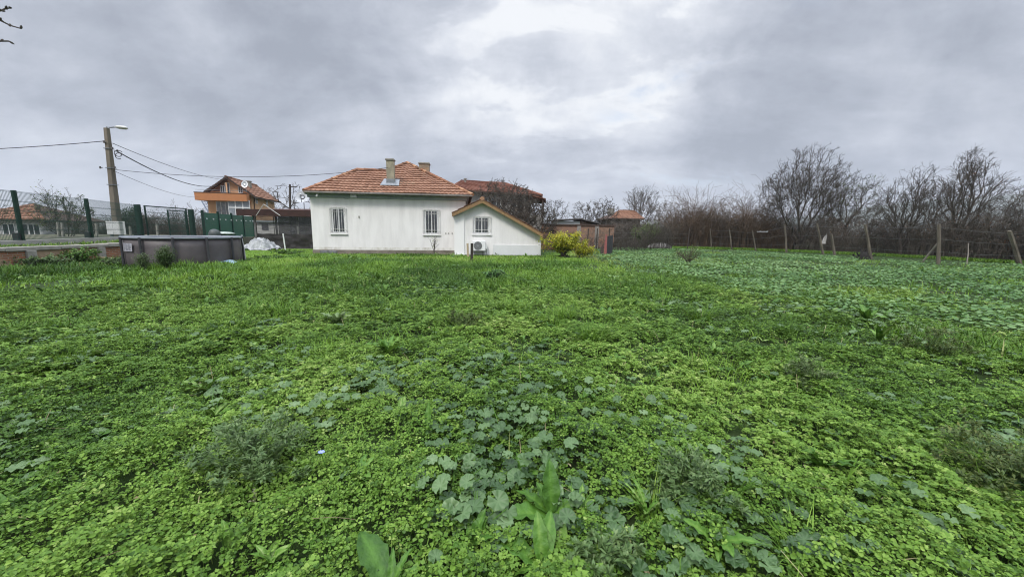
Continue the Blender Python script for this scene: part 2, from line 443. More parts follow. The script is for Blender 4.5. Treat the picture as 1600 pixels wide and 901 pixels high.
# ------------------------------------------------------------------ ground, hills, haze
def build_ground():
    na, R = 300, np.concatenate([[0.0], np.geomspace(0.25, 45, 150), np.geomspace(50, 1390, 30)])
    A = np.linspace(0, 2 * np.pi, na, endpoint=False)
    rr, aa = np.meshgrid(R, A, indexing='ij')
    x, y = rr * np.sin(aa), rr * np.cos(aa)
    V = np.stack([x, y, ground_z(x, y)], -1).reshape(-1, 3)
    i = np.arange(len(R) - 1)[:, None] * na; k = np.arange(na)[None, :]; k2 = (k + 1) % na
    F = np.stack([i + k, i + k2, i + na + k2, i + na + k], -1).reshape(-1, 4)
    m, nt, b, o = new_mat('soil_and_turf')
    N, L = nt.nodes, nt.links
    tc = N.new('ShaderNodeTexCoord')
    n = N.new('ShaderNodeTexNoise'); n.inputs['Scale'].default_value = 1.6; n.inputs['Detail'].default_value = 9; n.inputs['Roughness'].default_value = 0.7
    L.new(tc.outputs['Object'], n.inputs['Vector'])
    r = ramp_node(nt, [(0.3, (0.022, 0.020, 0.012)), (0.5, (0.026, 0.045, 0.014)), (0.7, (0.040, 0.075, 0.020))])
    L.new(n.outputs['Fac'], r.inputs[0]); L.new(r.outputs[0], b.inputs['Base Color'])
    b.inputs['Roughness'].default_value = 0.95; b.inputs['Specular IOR Level'].default_value = 0.1
    o = mesh_np('ground', V, [F], m, smooth=True)
    tag(o, 'dark earth and turf of the overgrown yard', None, kind='structure')
    # raised street level behind the low retaining wall on the left
    mb = MB()
    top = 0.66
    pts = [(-17.0, 6, top), (-17.2, 16.6, top), (-19.3, 20.5, top), (-21.6, 26.5, top), (-24.0, 34, top - .1), (-60, 120, top - .3), (-160, 120, top - .3), (-160, 6, top)]
    mb.slab(pts, (0, 0, -1.2))
    o = mb.build('terrace', mat('street_gravel', (0.12, 0.11, 0.09), (0.075, 0.085, 0.04), 0.5, 0.95, 0.4, 12))
    tag(o, 'raised street level of pale grit behind the low brick wall', None, kind='structure')
    # mown lawn between pool and canopy
    mb = MB()
    a = [G(372, 403), G(489, 402.5), G(489, 388), G(430, 386), G(360, 386)]
    a = [np.array([q[0], q[1], 0.03]) for q in a]
    mb.slab(a, (0, 0, -0.15))
    o = mb.build('lawn', mat('lawn_green', (0.085, 0.17, 0.035), (0.12, 0.21, 0.05), 6, 0.9, 0.5, 90))
    tag(o, 'short light green lawn between the pool and the white house', None, kind='structure')
    # wooded hills on the horizon
    sky = [(-900, 372), (-300, 352), (0, 338), (300, 340), (520, 342), (700, 344), (900, 352), (1050, 349), (1130, 346), (1200, 343), (1260, 339), (1320, 328), (1400, 317), (1470, 310),
           (1530, 306.5), (1570, 304.5), (1620, 302), (1700, 300), (1900, 306), (2400, 340)]
    rows = 9
    vs, cols = [], 0
    xs = np.interp(np.linspace(0, 1, 160), np.linspace(0, 1, len(sky)), [q[0] for q in sky])
    ys = np.interp(np.linspace(0, 1, 160), np.linspace(0, 1, len(sky)), [q[1] for q in sky])
    ys = ys + (fbm(xs, xs * 0, 0.03, 2, 4) - 0.5) * 3.0
    V = []
    for j in range(rows):
        f = j / (rows - 1)
        for i in range(160):
            p = AT(xs[i], ys[i], 1250)
            s = 1 - 0.32 * (1 - f)
            bump = (vnoise(i * 0.35, j * 0.9, 1, 4) - 0.5) * 14 * f * (1 - f)
            V.append((p[0] * s, p[1] * s + bump * 6, max(p[2], 4) * (f ** 0.8) + bump - 2 * (1 - f)))
    for i in range(160):
        p = AT(xs[i], ys[i], 1250); V.append((p[0] * 1.06, p[1] * 1.06, -2))
    F = [[j * 160 + i, j * 160 + i + 1, (j + 1) * 160 + i + 1, (j + 1) * 160 + i] for j in range(rows) for i in range(159)]
    o = mesh_np('hills', V, [np.array(F)], mat('wooded_slope', (0.035, 0.05, 0.035), (0.06, 0.07, 0.05), 0.02, 0.95), smooth=True)
    tag(o, 'low wooded hills far behind the bare trees', None, kind='structure')
    # the damp autumn air
    mb = MB(); mb.box(-2300, 2300, -60, 1420, -3.5, 175)
    m, nt, b, o = new_mat('damp_air'); nt.nodes.remove(b)
    v = nt.nodes.new('ShaderNodeVolumePrincipled')
    v.inputs['Color'].default_value = (0.86, 0.92, 1.0, 1); v.inputs['Density'].default_value = 0.00030
    v.inputs['Anisotropy'].default_value = 0.1
    nt.links.new(v.outputs[0], o.inputs['Volume'])
    h = mb.build('haze', m); tag(h, 'thin bluish haze over the far hills', None, kind='stuff')
build_ground()

# ------------------------------------------------------------------ ground cover
def rot_scatter(tv, P, yaw, tilt, tdir, scale, tint):
    """instances of a template (k,3): tilt about a horizontal axis at tdir after yaw; returns V (n*k,3), tint"""
    n, k = len(P), len(tv)
    c, s = np.cos(yaw), np.sin(yaw)
    sc = np.asarray(scale)
    if sc.ndim == 1: sc = np.stack([sc, sc, sc], -1)
    q = tv[None] * sc[:, None, :]
    x = q[..., 0] * c[:, None] - q[..., 1] * s[:, None]
    y = q[..., 0] * s[:, None] + q[..., 1] * c[:, None]
    z = q[..., 2]
    ux, uy = np.cos(tdir)[:, None], np.sin(tdir)[:, None]         # direction the leaf tips down to
    a = x * ux + y * uy; b = -x * uy + y * ux
    ct, st = np.cos(tilt)[:, None], np.sin(tilt)[:, None]
    a2 = a * ct + z * st; z2 = -a * st + z * ct
    x = a2 * ux - b * uy; y = a2 * uy + b * ux
    V = np.stack([x, y, z2], -1) + P[:, None, :]
    return V.reshape(-1, 3), np.repeat(tint, k)

class Cover:
    def __init__(s): s.V, s.F, s.T, s.n = [], [], [], 0
    def put(s, tpl, P, yaw, tilt, tdir, scale, tint):
        tv, tf = tpl[:2]
        if len(P) == 0: return
        V, T = rot_scatter(tv, P, yaw, tilt, tdir, scale, tint)
        k = len(tv)
        if len(tpl) > 2: T = T + np.tile(tpl[2], len(P))
        base = s.n + np.arange(len(P))[:, None, None] * k
        for f in tf:
            s.F.append((f[None] + base).reshape(-1, f.shape[1]))
        s.V.append(V); s.T.append(T); s.n += len(V)
    def build(s, name, m, parent=None, smooth=False, loc=None):
        tri = [f for f in s.F if f.shape[1] == 3]; qd = [f for f in s.F if f.shape[1] == 4]
        fs = ([np.concatenate(tri)] if tri else []) + ([np.concatenate(qd)] if qd else [])
        return mesh_np(name, np.concatenate(s.V), fs, m, parent, np.concatenate(s.T), smooth, loc)

def _merge(parts):
    V, tri, qd, n = [], [], [], 0
    for v, fs in parts:
        V.append(np.asarray(v, dtype=float))
        for f in fs: (tri if len(f) == 3 else qd).append([n + i for i in f])
        n += len(v)
    out = []
    if tri: out.append(np.array(tri))
    if qd: out.append(np.array(qd))
    return np.concatenate(V), out

def tpl_trefoil(rng, fold=0.18, notch=True):
    parts = []
    for a in (0, 2.1, -2.1):
        a += rng.uniform(-0.2, 0.2)
        c, s = math.cos(a), math.sin(a)
        l, w = rng.uniform(0.85, 1.05), rng.uniform(0.36, 0.46)
        dz = rng.uniform(-0.25, 0.05)
        P = [(0.08, 0, 0), (0.5 * l, -w * .8, fold), (0.88 * l, -w * .75, fold * .8 + dz * .7), (0.93 * l, 0, dz), (0.88 * l, w * .75, fold * .8 + dz * .7), (0.5 * l, w * .8, fold)]
        P = [(x * c - y * s, x * s + y * c, z) for x, y, z in P]
        parts.append((P, [(0, 1, 2, 3), (0, 3, 4, 5)]))
    parts.append(([(-.03, 0, 0), (.03, 0, 0), (.06, .1, -1.9), (0, .1, -1.9)], [(0, 1, 2, 3)]))
    return _merge(parts)

def tpl_cut(rng):
    """parsley-like leaf: toothed lobes on a stalk"""
    parts = []
    for (x0, y0, a, l) in ((0, 0, 0, .62), (-.05, .05, 1.0, .6), (-.05, -.05, -1.0, .6), (-.35, .03, 1.55, .5), (-.35, -.03, -1.55, .5)):
        a += rng.uniform(-.2, .2); dz = rng.uniform(-.18, .12)
        for b in (-.55, 0, .55):
            c, s = math.cos(a + b), math.sin(a + b); ll = l * (1.0 if b == 0 else .72) * rng.uniform(.85, 1.15); w = .14
            P = [(0, 0, 0), (ll * .6, -w, .03), (ll, 0, dz), (ll * .6, w, .03)]
            parts.append(([(x0 + x * c - y * s, y0 + x * s + y * c, z) for x, y, z in P], [(0, 1, 2, 3)]))
    parts.append(([(-.35, -.03, 0), (-.35, .03, 0), (-.8, .03, -1.5), (-.8, -.03, -1.5)], [(0, 1, 2, 3)]))
    return _merge(parts)

def tpl_mallow(rng, n=29, dish=0.20):
    """round pleated leaf with seven shallow lobes and a notch at the stalk"""
    P, dt = [(0, 0, 0)], [.15]; ph = rng.uniform(-.1, .1); tw = rng.uniform(-.12, .12)
    for ring, (r, z) in enumerate(((0.5, dish * .35), (0.85, dish * .9), (1.0, dish * .7))):
        for k in range(n):
            u = k / (n - 1); a = .22 + u * (2 * math.pi - .44); w = math.cos(14 * math.pi * u)
            rr = r * (1 + (.055 * w if ring else 0)) * (1 + .05 * math.sin(2 * a + ph)) * rng.uniform(.98, 1.02)
            P.append((rr * math.cos(a), rr * math.sin(a), z - .055 * w * (ring + .4) + tw * r * math.sin(a) + rng.uniform(-.012, .012))); dt.append(.10 if w > .5 else -.06)
    fs = []
    for k in range(n - 1):
        fs.append((0, 1 + k, 2 + k))
        for q in (0, 1): b = 1 + q * n + k; fs.append((b, b + n, b + n + 1, b + 1))
    b = len(P)
    P += [(-.03, 0, 0), (.03, 0, 0), (.25, .05, -1.6), (.18, .05, -1.6)]; dt += [0, 0, 0, 0]
    fs.append((b, b + 1, b + 2, b + 3))
    V, F = _merge([(P, fs)])
    return V, F, np.array(dt)

def tpl_mallow_far(rng, n=8):
    P = [(0, 0, -.12)] + [(math.cos(2 * math.pi * k / n) * rng.uniform(.8, 1.05), math.sin(2 * math.pi * k / n) * rng.uniform(.8, 1.05), rng.uniform(-.08, .14)) for k in range(n)]
    return _merge([(P, [(0, 1 + k, 1 + (k + 1) % n) for k in range(n)])])

def tpl_blade(droop, n=4, w=0.5):
    """grass blade of unit length leaning along +x, width w (scaled on y)"""
    P, fs, x, z, a = [], [], 0.0, 0.0, math.radians(82)
    for i in range(n):
        t = i / (n - 1)
        ww = w * (1 - t ** 1.6) + 0.01
        P += [(x, -ww, z), (x, ww, z)]
        x += math.cos(a) / (n - 1); z += math.sin(a) / (n - 1); a -= droop / (n - 1)
    for i in range(n - 1): fs.append((2 * i, 2 * i + 1, 2 * i + 3, 2 * i + 2))
    return _merge([(P, fs)])

def tpl_strap(rng, n=7, width=0.16, arch=0.9, start=65, wave=0.03, teeth=0.0, crease=0.18):
    """dock or dandelion leaf of unit length: arching blade, creased paler midrib, wavy or toothed edge"""
    P, fs, dt, x, z, y, a = [], [], [], 0.0, 0.0, 0.0, math.radians(start)
    yb = rng.uniform(-.10, .10); tw = rng.uniform(-.5, .5)
    ph = rng.uniform(0, 6)
    for i in range(n):
        t = i / (n - 1)
        ww = width * (0.14 if t < .10 else max(0, math.sin(math.pi * min(1, (t - .06) / .94) ** .85)) ** .8 + 0.015)
        if teeth and i % 2 and 0 < i < n - 1: ww *= 1 - teeth * rng.uniform(.6, 1.2)
        wl, wr = 1 + rng.uniform(-.10, .10), 1 + rng.uniform(-.10, .10)
        nx, nz = -math.sin(a), math.cos(a); ro = tw * t
        for sgn, wq in ((-1, wl), (-.5, wl), (0, 1), (.5, wr), (1, wr)):
            o = abs(sgn) * ww * crease + (wave * math.sin(ph + i * 1.9 + sgn * 1.3) * (ww / width) * abs(sgn) if sgn else 0) + (-.012 if sgn == 0 else 0) + sgn * ww * math.sin(ro)
            P.append((x + nx * o, y + sgn * ww * wq * math.cos(ro), z + nz * o)); dt.append(.28 if sgn == 0 else (rng.uniform(-.10, .04)))
        x += math.cos(a) / (n - 1); z += math.sin(a) / (n - 1); y += yb * t * 2 / (n - 1); a -= arch / (n - 1) * rng.uniform(.4, 1.6)
    for i in range(n - 1):
        for q in range(4): b = 5 * i + q; fs.append((b, b + 1, b + 6, b + 5))
    V, F = _merge([(P, fs)])
    return V, F, np.array(dt)

def polar_points(rng, r0, r1, dens, phi=(-80, 80)):
    """random ground points round the camera with density dens(r) per square metre"""
    rs = np.linspace(r0, r1, 400); w = np.array([dens(r) * r for r in rs])
    ph = math.radians(phi[1] - phi[0])
    N = int(np.trapz(w, rs) * ph)
    cdf = np.cumsum(w); cdf /= cdf[-1]
    r = np.interp(rng.rand(N), cdf, rs); a = np.radians(phi[0]) + rng.rand(N) * ph
    return r * np.sin(a), r * np.cos(a), r

def edge_noise(x, y): return (fbm(x, y, 0.35, 21, 3) - 0.5) * 3.0
def w_grass(x, y):        # longer grass between the clover and the house
    f = np.where(x < 0, 5.6 - 0.05 * x, 6.6)
    n = edge_noise(x, y) * 1.5 + (fbm(x, y, 1.3, 23, 3) - .5) * 5
    front = np.clip((y - f - 1.0 + n) / 3.6, 0, 1)
    right = np.clip((4.6 + 0.04 * (y - 8) + edge_noise(x, y) * 1.6 - x) / 2.5, 0, 1)
    return front * right
def w_mallow(x, y):       # the pale round-leaved field on the right
    a = np.clip((x - (4.2 + 0.04 * (y - 8)) + edge_noise(x + 40, y)) / 1.6, 0, 1)
    b = np.clip((y - 5.2 + 0.10 * (x - 4) + edge_noise(x, y + 70) * .9) / 1.6, 0, 1)
    return a * b
def far_edge(x):          # the yard ends at the fence on the right and at the house front
    return np.interp(x, [-30, -17.5, -17, -16, -14.6, -11.4, -11.3, -2.0, 1.8, 2.0, 6, 12, 18.6, 20.5, 22.6, 26, 40],
                        [11, 12, 15.8, 15.4, 13.9, 17.0, 21.2, 22.2, 21.2, 24.5, 30.5, 34.5, 31.0, 26.5, 22.0, 18.5, 8])

CAND = {}
def mounds(x, y): return 0.6 * fbm(x, y, 1.7, 31, 3) + 0.4 * fbm(x, y, 5.5, 37, 2)

M_CLOVER = leaf_mat('clover_leaf', [(0.0, (0.019, 0.050, 0.009)), (0.3, (0.064, 0.140, 0.019)), (0.65, (0.138, 0.250, 0.036)), (0.92, (0.22, 0.34, 0.066)), (1.0, (0.27, 0.36, 0.10))], rough=0.48, trans=0.20, spec=0.22)
M_MALLOW = leaf_mat('mallow_leaf', [(0.0, (0.022, 0.068, 0.015)), (0.4, (0.064, 0.152, 0.038)), (0.75, (0.125, 0.232, 0.072)), (1.0, (0.20, 0.31, 0.125))], rough=0.48, trans=0.22, spec=0.28)
M_MALLOW_NEAR = leaf_mat('grey_mallow_leaf', [(0.0, (0.032, 0.074, 0.022)), (0.4, (0.072, 0.138, 0.046)), (0.75, (0.118, 0.196, 0.078)), (1.0, (0.18, 0.26, 0.13))], rough=0.46, trans=0.18, spec=0.4)
M_GRASS = leaf_mat('grass_blade', [(0.0, (0.022, 0.062, 0.008)), (0.4, (0.086, 0.184, 0.020)), (0.75, (0.172, 0.305, 0.038)), (0.93, (0.25, 0.36, 0.07)), (1.0, (0.26, 0.26, 0.11))], rough=0.5, trans=0.25, spec=0.2)
M_DOCK = leaf_mat('dock_leaf', [(0.0, (0.028, 0.080, 0.010)), (0.5, (0.070, 0.165, 0.020)), (0.85, (0.13, 0.24, 0.04)), (1.0, (0.22, 0.31, 0.10))], rough=0.5, trans=0.14, spec=0.3, nscale=38, namt=.55)
def _vein_bump(m, scale=55, strength=.55):
    nt = m.node_tree; N, L = nt.nodes, nt.links; b = [n for n in N if n.type == 'BSDF_PRINCIPLED'][0]
    tc = N.new('ShaderNodeTexCoord'); n = N.new('ShaderNodeTexNoise'); n.inputs['Scale'].default_value = scale; n.inputs['Detail'].default_value = 6; L.new(tc.outputs['Object'], n.inputs['Vector'])
    bp = N.new('ShaderNodeBump'); bp.inputs['Strength'].default_value = strength; bp.inputs['Distance'].default_value = .01; L.new(n.outputs['Fac'], bp.inputs['Height']); L.new(bp.outputs[0], b.inputs['Normal'])
_vein_bump(M_DOCK)
M_DRY = leaf_mat('dry_stem', [(0.0, (0.055, 0.095, 0.028)), (0.6, (0.10, 0.155, 0.048)), (1.0, (0.17, 0.20, 0.085))], rough=0.7, trans=0.15)
M_GREY = leaf_mat('grey_green_leaf', [(0.0, (0.045, 0.095, 0.025)), (0.5, (0.095, 0.165, 0.050)), (1.0, (0.17, 0.24, 0.095))], rough=0.5, trans=0.2)

def build_cover():
    rng = np.random.RandomState(11)
    pr = random.Random(5)
    inside = lambda x, y: (y < far_edge(x)) & (y > 0.02)
    # --- low clover and parsley-leaved carpet, nearest the camera
    cov = Cover()
    tre = [tpl_trefoil(pr) for _ in range(4)]; cut = [tpl_cut(pr) for _ in range(3)]
    x, y, r = polar_points(rng, 0.7, 13.5, lambda r: 3600 if r < 3 else 3600 * (3 / r) ** 1.2)
    wg, wm = w_grass(x, y), w_mallow(x, y)
    keep = inside(x, y) & (rng.rand(len(x)) > np.maximum(wg * 0.80, wm * 0.66)) 
    mo = mounds(x, y)
    keep &= rng.rand(len(x)) < np.clip(0.30 + (mo - 0.34) * 4.2, 0.05, 1)
    x, y, r, mo = x[keep], y[keep], r[keep], mo[keep]
    n = len(x)
    h = 0.015 + 0.44 * np.clip(mo - 0.26, 0, 1)
    top = np.sqrt(rng.rand(n))
    z = ground_z(x, y) + h * (0.35 + 0.65 * top)
    size = (0.0125 + 0.019 * rng.rand(n) ** 1.8) * np.clip((r / 3.0), 1, 4) ** 0.42
    kind = (fbm(x, y, 0.9, 51, 3) + rng.rand(n) * 0.25 - 0.12)
    tint = np.clip(0.40 + 0.95 * (fbm(x, y, 0.6, 61, 4) - 0.5) + rng.normal(0, .17, n) + 0.1 * np.clip(r / 6, 0, 1), 0, .96); tint[rng.rand(n) < .006] = 1.0
    P = np.stack([x, y, z], -1)
    yaw, tl, td = rng.rand(n) * 6.283, np.abs(rng.normal(0.22, 0.36, n)), rng.rand(n) * 6.283
    pick = rng.randint(0, 12, n)
    iscut = kind > 0.54
    for i, t in enumerate(tre):
        k = (~iscut) & (pick % 4 == i); cov.put(t, P[k], yaw[k], tl[k], td[k], size[k], tint[k])
    for i, t in enumerate(cut):
        k = iscut & (pick % 3 == i); cov.put(t, P[k], yaw[k], tl[k] * .8, td[k], size[k] * 1.55, np.clip(tint[k] + .06, 0, 1))
    tag(cov.build('clover', M_CLOVER), 'low carpet of clover and parsley-leaved weeds across the near yard', 'ground cover', kind='stuff')

    # --- mallow: dense field on the right, looser patches through the clover
    cov = Cover()
    cov2 = Cover(); near = [tpl_mallow(pr) for _ in range(4)]; far = [tpl_mallow_far(pr) for _ in range(3)]
    x, y, r = polar_points(rng, 1.2, 42, lambda r: 300 if r < 6 else (300 * (6 / r) ** 0.75))
    wm = w_mallow(x, y)
    patch = np.clip((fbm(x, y, 0.55, 71, 3) - 0.57) * 9, 0, 1) * np.where(y < 12, 0.30, 0.06)
    sparse = 0.006
    right = np.clip((x - 1.5) / 3, 0, 1) * np.clip((8 - y) / 3, 0, 1) * 0.06
    keep = inside(x, y) & (rng.rand(len(x)) < np.maximum.reduce([wm * np.clip(0.62 + (fbm(x, y, .6, 77, 4) - .46) * 4.2, .10, 1), patch, right, np.full(len(x), sparse)]))
    x, y, r, wm = x[keep], y[keep], r[keep], wm[keep]; n = len(x)
    z = ground_z(x, y) + 0.05 + 0.17 * mounds(x, y) * (0.45 + 0.55 * rng.rand(n)) + 0.05 * wm * rng.rand(n)
    size = (0.022 + 0.026 * rng.rand(n)) * (1 + 0.10 * np.clip(r - 8, 0, 20) / 8)
    tint = np.clip(0.30 + 0.30 * rng.rand(n) + 0.95 * (fbm(x, y, 0.33, 81, 4) - 0.5) + rng.normal(0, .14, n) + np.where(r > 9, .10, 0), 0, 1)
    P = np.stack([x, y, z], -1); yaw = rng.rand(n) * 6.283; tl = np.abs(rng.normal(.20, .24, n)); td = rng.rand(n) * 6.283
    pick = rng.randint(0, 12, n)
    for i, t in enumerate(near):
        k = (r < 9) & (pick % 4 == i); (cov2.put)(t, P[k], yaw[k], tl[k], td[k], size[k], tint[k])
    for i, t in enumerate(far):
        k = (r >= 9) & (pick % 3 == i); cov.put(t, P[k], yaw[k], tl[k], td[k], size[k], tint[k])
    tag(cov2.build('near_mallow_cover', M_MALLOW_NEAR), 'loose grey green mallow leaves through the near clover', 'ground cover', kind='stuff')
    tag(cov.build('mallow_cover', M_MALLOW), 'pale round-leaved mallow covering the right side of the yard', 'ground cover', kind='stuff')

    # --- grass: long lush meadow, tussocks, thin blades through the clover
    cov = Cover()
    bl = [tpl_blade(d) for d in (0.5, 1.1, 1.7, 2.2)]
    x, y, r = polar_points(rng, 1.2, 34, lambda r: 1500 if r < 7 else 1500 * (7 / r) ** 0.95)
    wg, wm = w_grass(x, y), w_mallow(x, y)
    tus = np.clip((fbm(x, y, 1.0, 91, 3) - 0.57) * 8, 0, 1) * np.clip((r - 2.8) / 2.5, 0, 1)
    tus = tus * (1 - 0.8 * wm)
    prob = np.maximum.reduce([wg * np.clip(0.25 + (mounds(x, y) - .32) * 3.2, .12, 1), tus * .55, np.full(len(x), 0.030), wm * np.clip((fbm(x, y, .6, 78, 3) - .42) * .7, .03, .3)])
    keep = inside(x, y) & (rng.rand(len(x)) < prob)
    x, y, r, wg, tus = x[keep], y[keep], r[keep], wg[keep], tus[keep]; n = len(x)
    near_house = np.clip((y - 13) / 6, 0, 1)
    ln = (0.05 + 0.19 * rng.rand(n) ** 1.5) * (0.35 + 1.3 * fbm(x, y, 0.9, 95, 4)) * (1 - 0.35 * near_house) * (1 + 0.55 * tus)
    wd = (0.0042 + 0.003 * rng.rand(n)) * np.clip(r / 5, .8, 4) ** 0.6 / 0.5
    z = ground_z(x, y) + 0.05 * mounds(x, y) * wg
    lay = fbm(x, y, 0.7, 101, 3) * 16.0
    yaw = lay + rng.normal(0, 1.7, n)
    tint = np.clip(0.30 + 0.32 * (rng.rand(n) - .4) + 1.15 * (fbm(x, y, 0.45, 105, 4) - 0.5) + 0.24 * near_house + np.where(wg < .3, .22, 0), 0, .95)
    dry = rng.rand(n) < 0.012; tint[dry] = 1.0
    P = np.stack([x, y, z], -1)
    sc = np.stack([ln, wd, ln], -1)
    pick = rng.randint(0, 4, n)
    for i, t in enumerate(bl):
        k = pick == i; cov.put(t, P[k], yaw[k], rng.rand(k.sum()) * .35, yaw[k], sc[k], tint[k])
    tag(cov.build('grass', M_GRASS), 'long lush green grass between the clover and the white house', 'grass', kind='stuff')

    # --- broad weed leaves (dandelion, dock seedlings) scattered through the carpet
    cov = Cover()
    st = [tpl_strap(pr, 9, .13, 1.3, 50, .02, .45) for _ in range(4)] + [tpl_strap(pr, 7, .17, 1.0, 62) for _ in range(3)]
    x, y, r = polar_points(rng, 1.3, 22, lambda r: 13 if r < 5 else 13 * (5 / r) ** .8)
    wm = w_mallow(x, y); wg = w_grass(x, y)
    keep = inside(x, y) & (rng.rand(len(x)) < np.clip(fbm(x, y, .5, 111, 3) * 1.6 - .35, .08, 1) * (1 - .6 * wm) * (1 - .25 * wg))
    x, y, r = x[keep], y[keep], r[keep]
    for cx, cy in zip(x, y):
        m = rng.randint(3, 10); t = st[rng.randint(len(st))]; s0 = rng.uniform(.06, .15) * (1 + .5 * (cy > 6))
        yaw = rng.rand(m) * 6.283; s = s0 * rng.uniform(.6, 1.15, m)
        P = np.stack([np.full(m, cx), np.full(m, cy), np.full(m, float(ground_z(cx, cy)) + .05)], -1)
        cov.put(t, P, yaw, rng.uniform(-.3, .5, m), yaw, s, np.clip(rng.uniform(.15, .9) + rng.normal(0, .12, m), 0, 1))
    tag(cov.build('weeds', M_DOCK), 'small dandelion and dock weeds dotted through the clover', 'weeds', kind='stuff')
build_cover()

def build_litter():
    # withered leaves and dead stalks lying in the carpet
    rng = np.random.RandomState(31); pr = random.Random(8); cov = Cover()
    x, y, r = polar_points(rng, 1.3, 11, lambda r: 9 if r < 4 else 9 * (4 / r)); n = len(x); z = ground_z(x, y) + .03 + .10 * mounds(x, y)
    P = np.stack([x, y, z], -1); pick = rng.randint(0, 6, n)
    for i in range(3): k = pick == i; m = k.sum(); cov.put(tpl_strap(pr, 9, .2, 1.6, 20, .05), P[k], rng.rand(m) * 6.28, rng.uniform(-.5, .3, m), rng.rand(m) * 6.28, rng.uniform(.025, .06, m), rng.uniform(.3, .9, m))
    st = _merge([([(0, -.5, 0), (0, .5, 0), (.5, .5, .06), (.5, -.5, .06), (1, .4, .02), (1, -.4, .02)], [(0, 1, 2, 3), (3, 2, 4, 5)])])
    k = pick >= 3; m = k.sum(); l = rng.uniform(.05, .20, m); yw = rng.rand(m) * 6.28
    cov.put(st, P[k] + [0, 0, .03], yw, rng.uniform(-.9, .25, m), yw, np.stack([l, np.full(m, .004), l], -1), rng.uniform(0, 1, m))
    tag(cov.build('litter', leaf_mat('withered_litter', [(0, (.10, .075, .04)), (.5, (.22, .19, .09)), (1, (.34, .33, .17))], rough=.7, trans=.1)), 'withered leaves and dead stalks lying in the clover', 'litter', kind='stuff')
build_litter()

def build_terrace_weeds():
    rng = np.random.RandomState(41); cov = Cover(); n = 5200
    y = rng.uniform(9, 22, n); x = -17.35 - np.maximum(0, y - 14.5) * .42 - rng.rand(n) ** 2.2 * 2.2; k = fbm(x, y, 1.3, 7, 3) > .47; x, y = x[k], y[k]; n = len(x)
    yaw = rng.rand(n) * 6.28; l = rng.uniform(.05, .22, n)
    cov.put(tpl_blade(1.3), np.stack([x, y, np.full(n, .65)], -1), yaw, rng.rand(n) * .5, yaw, np.stack([l, np.full(n, .022), l], -1), np.clip(rng.normal(.5, .3, n), 0, 1))
    tag(cov.build('terrace_grass', M_GRASS), 'thin rough grass on the street level behind the brick wall', 'grass', kind='stuff')
build_terrace_weeds()

# short turf on the mown lawn and along the house front
def build_lawn_turf():
    rng = np.random.RandomState(3); cov = Cover(); t = tpl_blade(0.7)
    n = 26000
    x = rng.uniform(-18.6, -9.8, n); y = rng.uniform(16, 26, n)
    k = (y > 17.2 + 0.1 * (x + 11)) & (x < -11.3 + 0.0 * y) & (x > -0.62 * y - 3.2) & (y < 25.2)
    x, y = x[k], y[k]; n = len(x)
    yaw = rng.rand(n) * 6.283; l = rng.uniform(.03, .06, n)
    cov.put(t, np.stack([x, y, np.full(n, .025)], -1), yaw, rng.rand(n) * .3, yaw, np.stack([l, np.full(n, .03), l], -1), np.clip(rng.normal(.78, .08, n), 0, .95))
    tag(cov.build('lawn_grass', M_GRASS), 'short mown blades on the light green lawn', 'grass', kind='stuff')
build_lawn_turf()
# ------------------------------------------------------------------ shared building parts
M_WHITE = mat('white_plaster', (0.80, 0.785, 0.775), (0.66, 0.645, 0.635), 1.5, 0.85, 0.35, 40, stretch=(1.6, 1.6, .30), lo=.40, hi=.78)
M_WPAINT = mat('white_paint', (0.80, 0.79, 0.785), None, rough=0.45)
M_PVC = mat('white_plastic', (0.78, 0.79, 0.79), (0.70, 0.71, 0.71), 3, 0.4)
M_GLASS = glass_mat('window_glass')
M_DARK = mat('dark_inside', (0.018, 0.019, 0.022), None, rough=0.9)
M_CURT = mat('pale_curtain', (0.55, 0.56, 0.58), (0.26, 0.27, 0.29), 2.2, 0.9, stretch=(9, 1, .3), lo=.42, hi=.56)
M_TILE = tint_mat('clay_tile', [(0.0, (0.15, 0.080, 0.052)), (0.3, (0.215, 0.112, 0.072)), (0.75, (0.27, 0.148, 0.098)), (1.0, (0.33, 0.22, 0.15))], stain_scale=1.5)
M_RIDGE = tint_mat('ridge_tile', [(0.0, (0.14, 0.075, 0.045)), (0.5, (0.27, 0.13, 0.075)), (1.0, (0.38, 0.22, 0.13))], stain_scale=6)
M_CEMENT = mat('old_cement', (0.30, 0.29, 0.26), (0.20, 0.195, 0.17), 5, 0.95, 0.5, 30)
M_RENDER = mat('yellowed_render', (0.36, 0.33, 0.24), (0.24, 0.22, 0.165), 4, 0.95, 0.5, 30)
M_BRICKY = brick_mat('weathered_brick', (0.34, 0.21, 0.12), (0.24, 0.15, 0.10), (0.27, 0.25, 0.21), patch=(0.30, 0.27, 0.20))
M_ZINC = mat('zinc_sheet', (0.30, 0.32, 0.34), (0.20, 0.22, 0.24), 3, 0.45, metal=0.5)
M_GUTTER = mat('grey_cornice', (0.27, 0.30, 0.31), (0.36, 0.39, 0.40), 2, 0.7)
M_OLDWOOD = mat('weathered_timber', (0.30, 0.19, 0.095), (0.20, 0.125, 0.065), 4, 0.85, 0.4, 40, stretch=(6, 1, 1))
M_GREYWOOD = mat('grey_timber', (0.155, 0.135, 0.105), (0.085, 0.075, 0.06), 5, 0.92, 0.6, 40, stretch=(1, 1, .2))
M_BLACK = mat('black_plastic', (0.02, 0.02, 0.022), None, rough=0.55)
M_DKGREEN = mat('dark_green_paint', (0.004, 0.022, 0.015), (0.007, 0.032, 0.021), 3, 0.45)
M_WIRE = mat('galvanised_wire', (0.22, 0.23, 0.23), None, rough=0.5, metal=0.6)
M_GRWIRE = mat('green_wire', (0.02, 0.06, 0.045), None, rough=0.5)
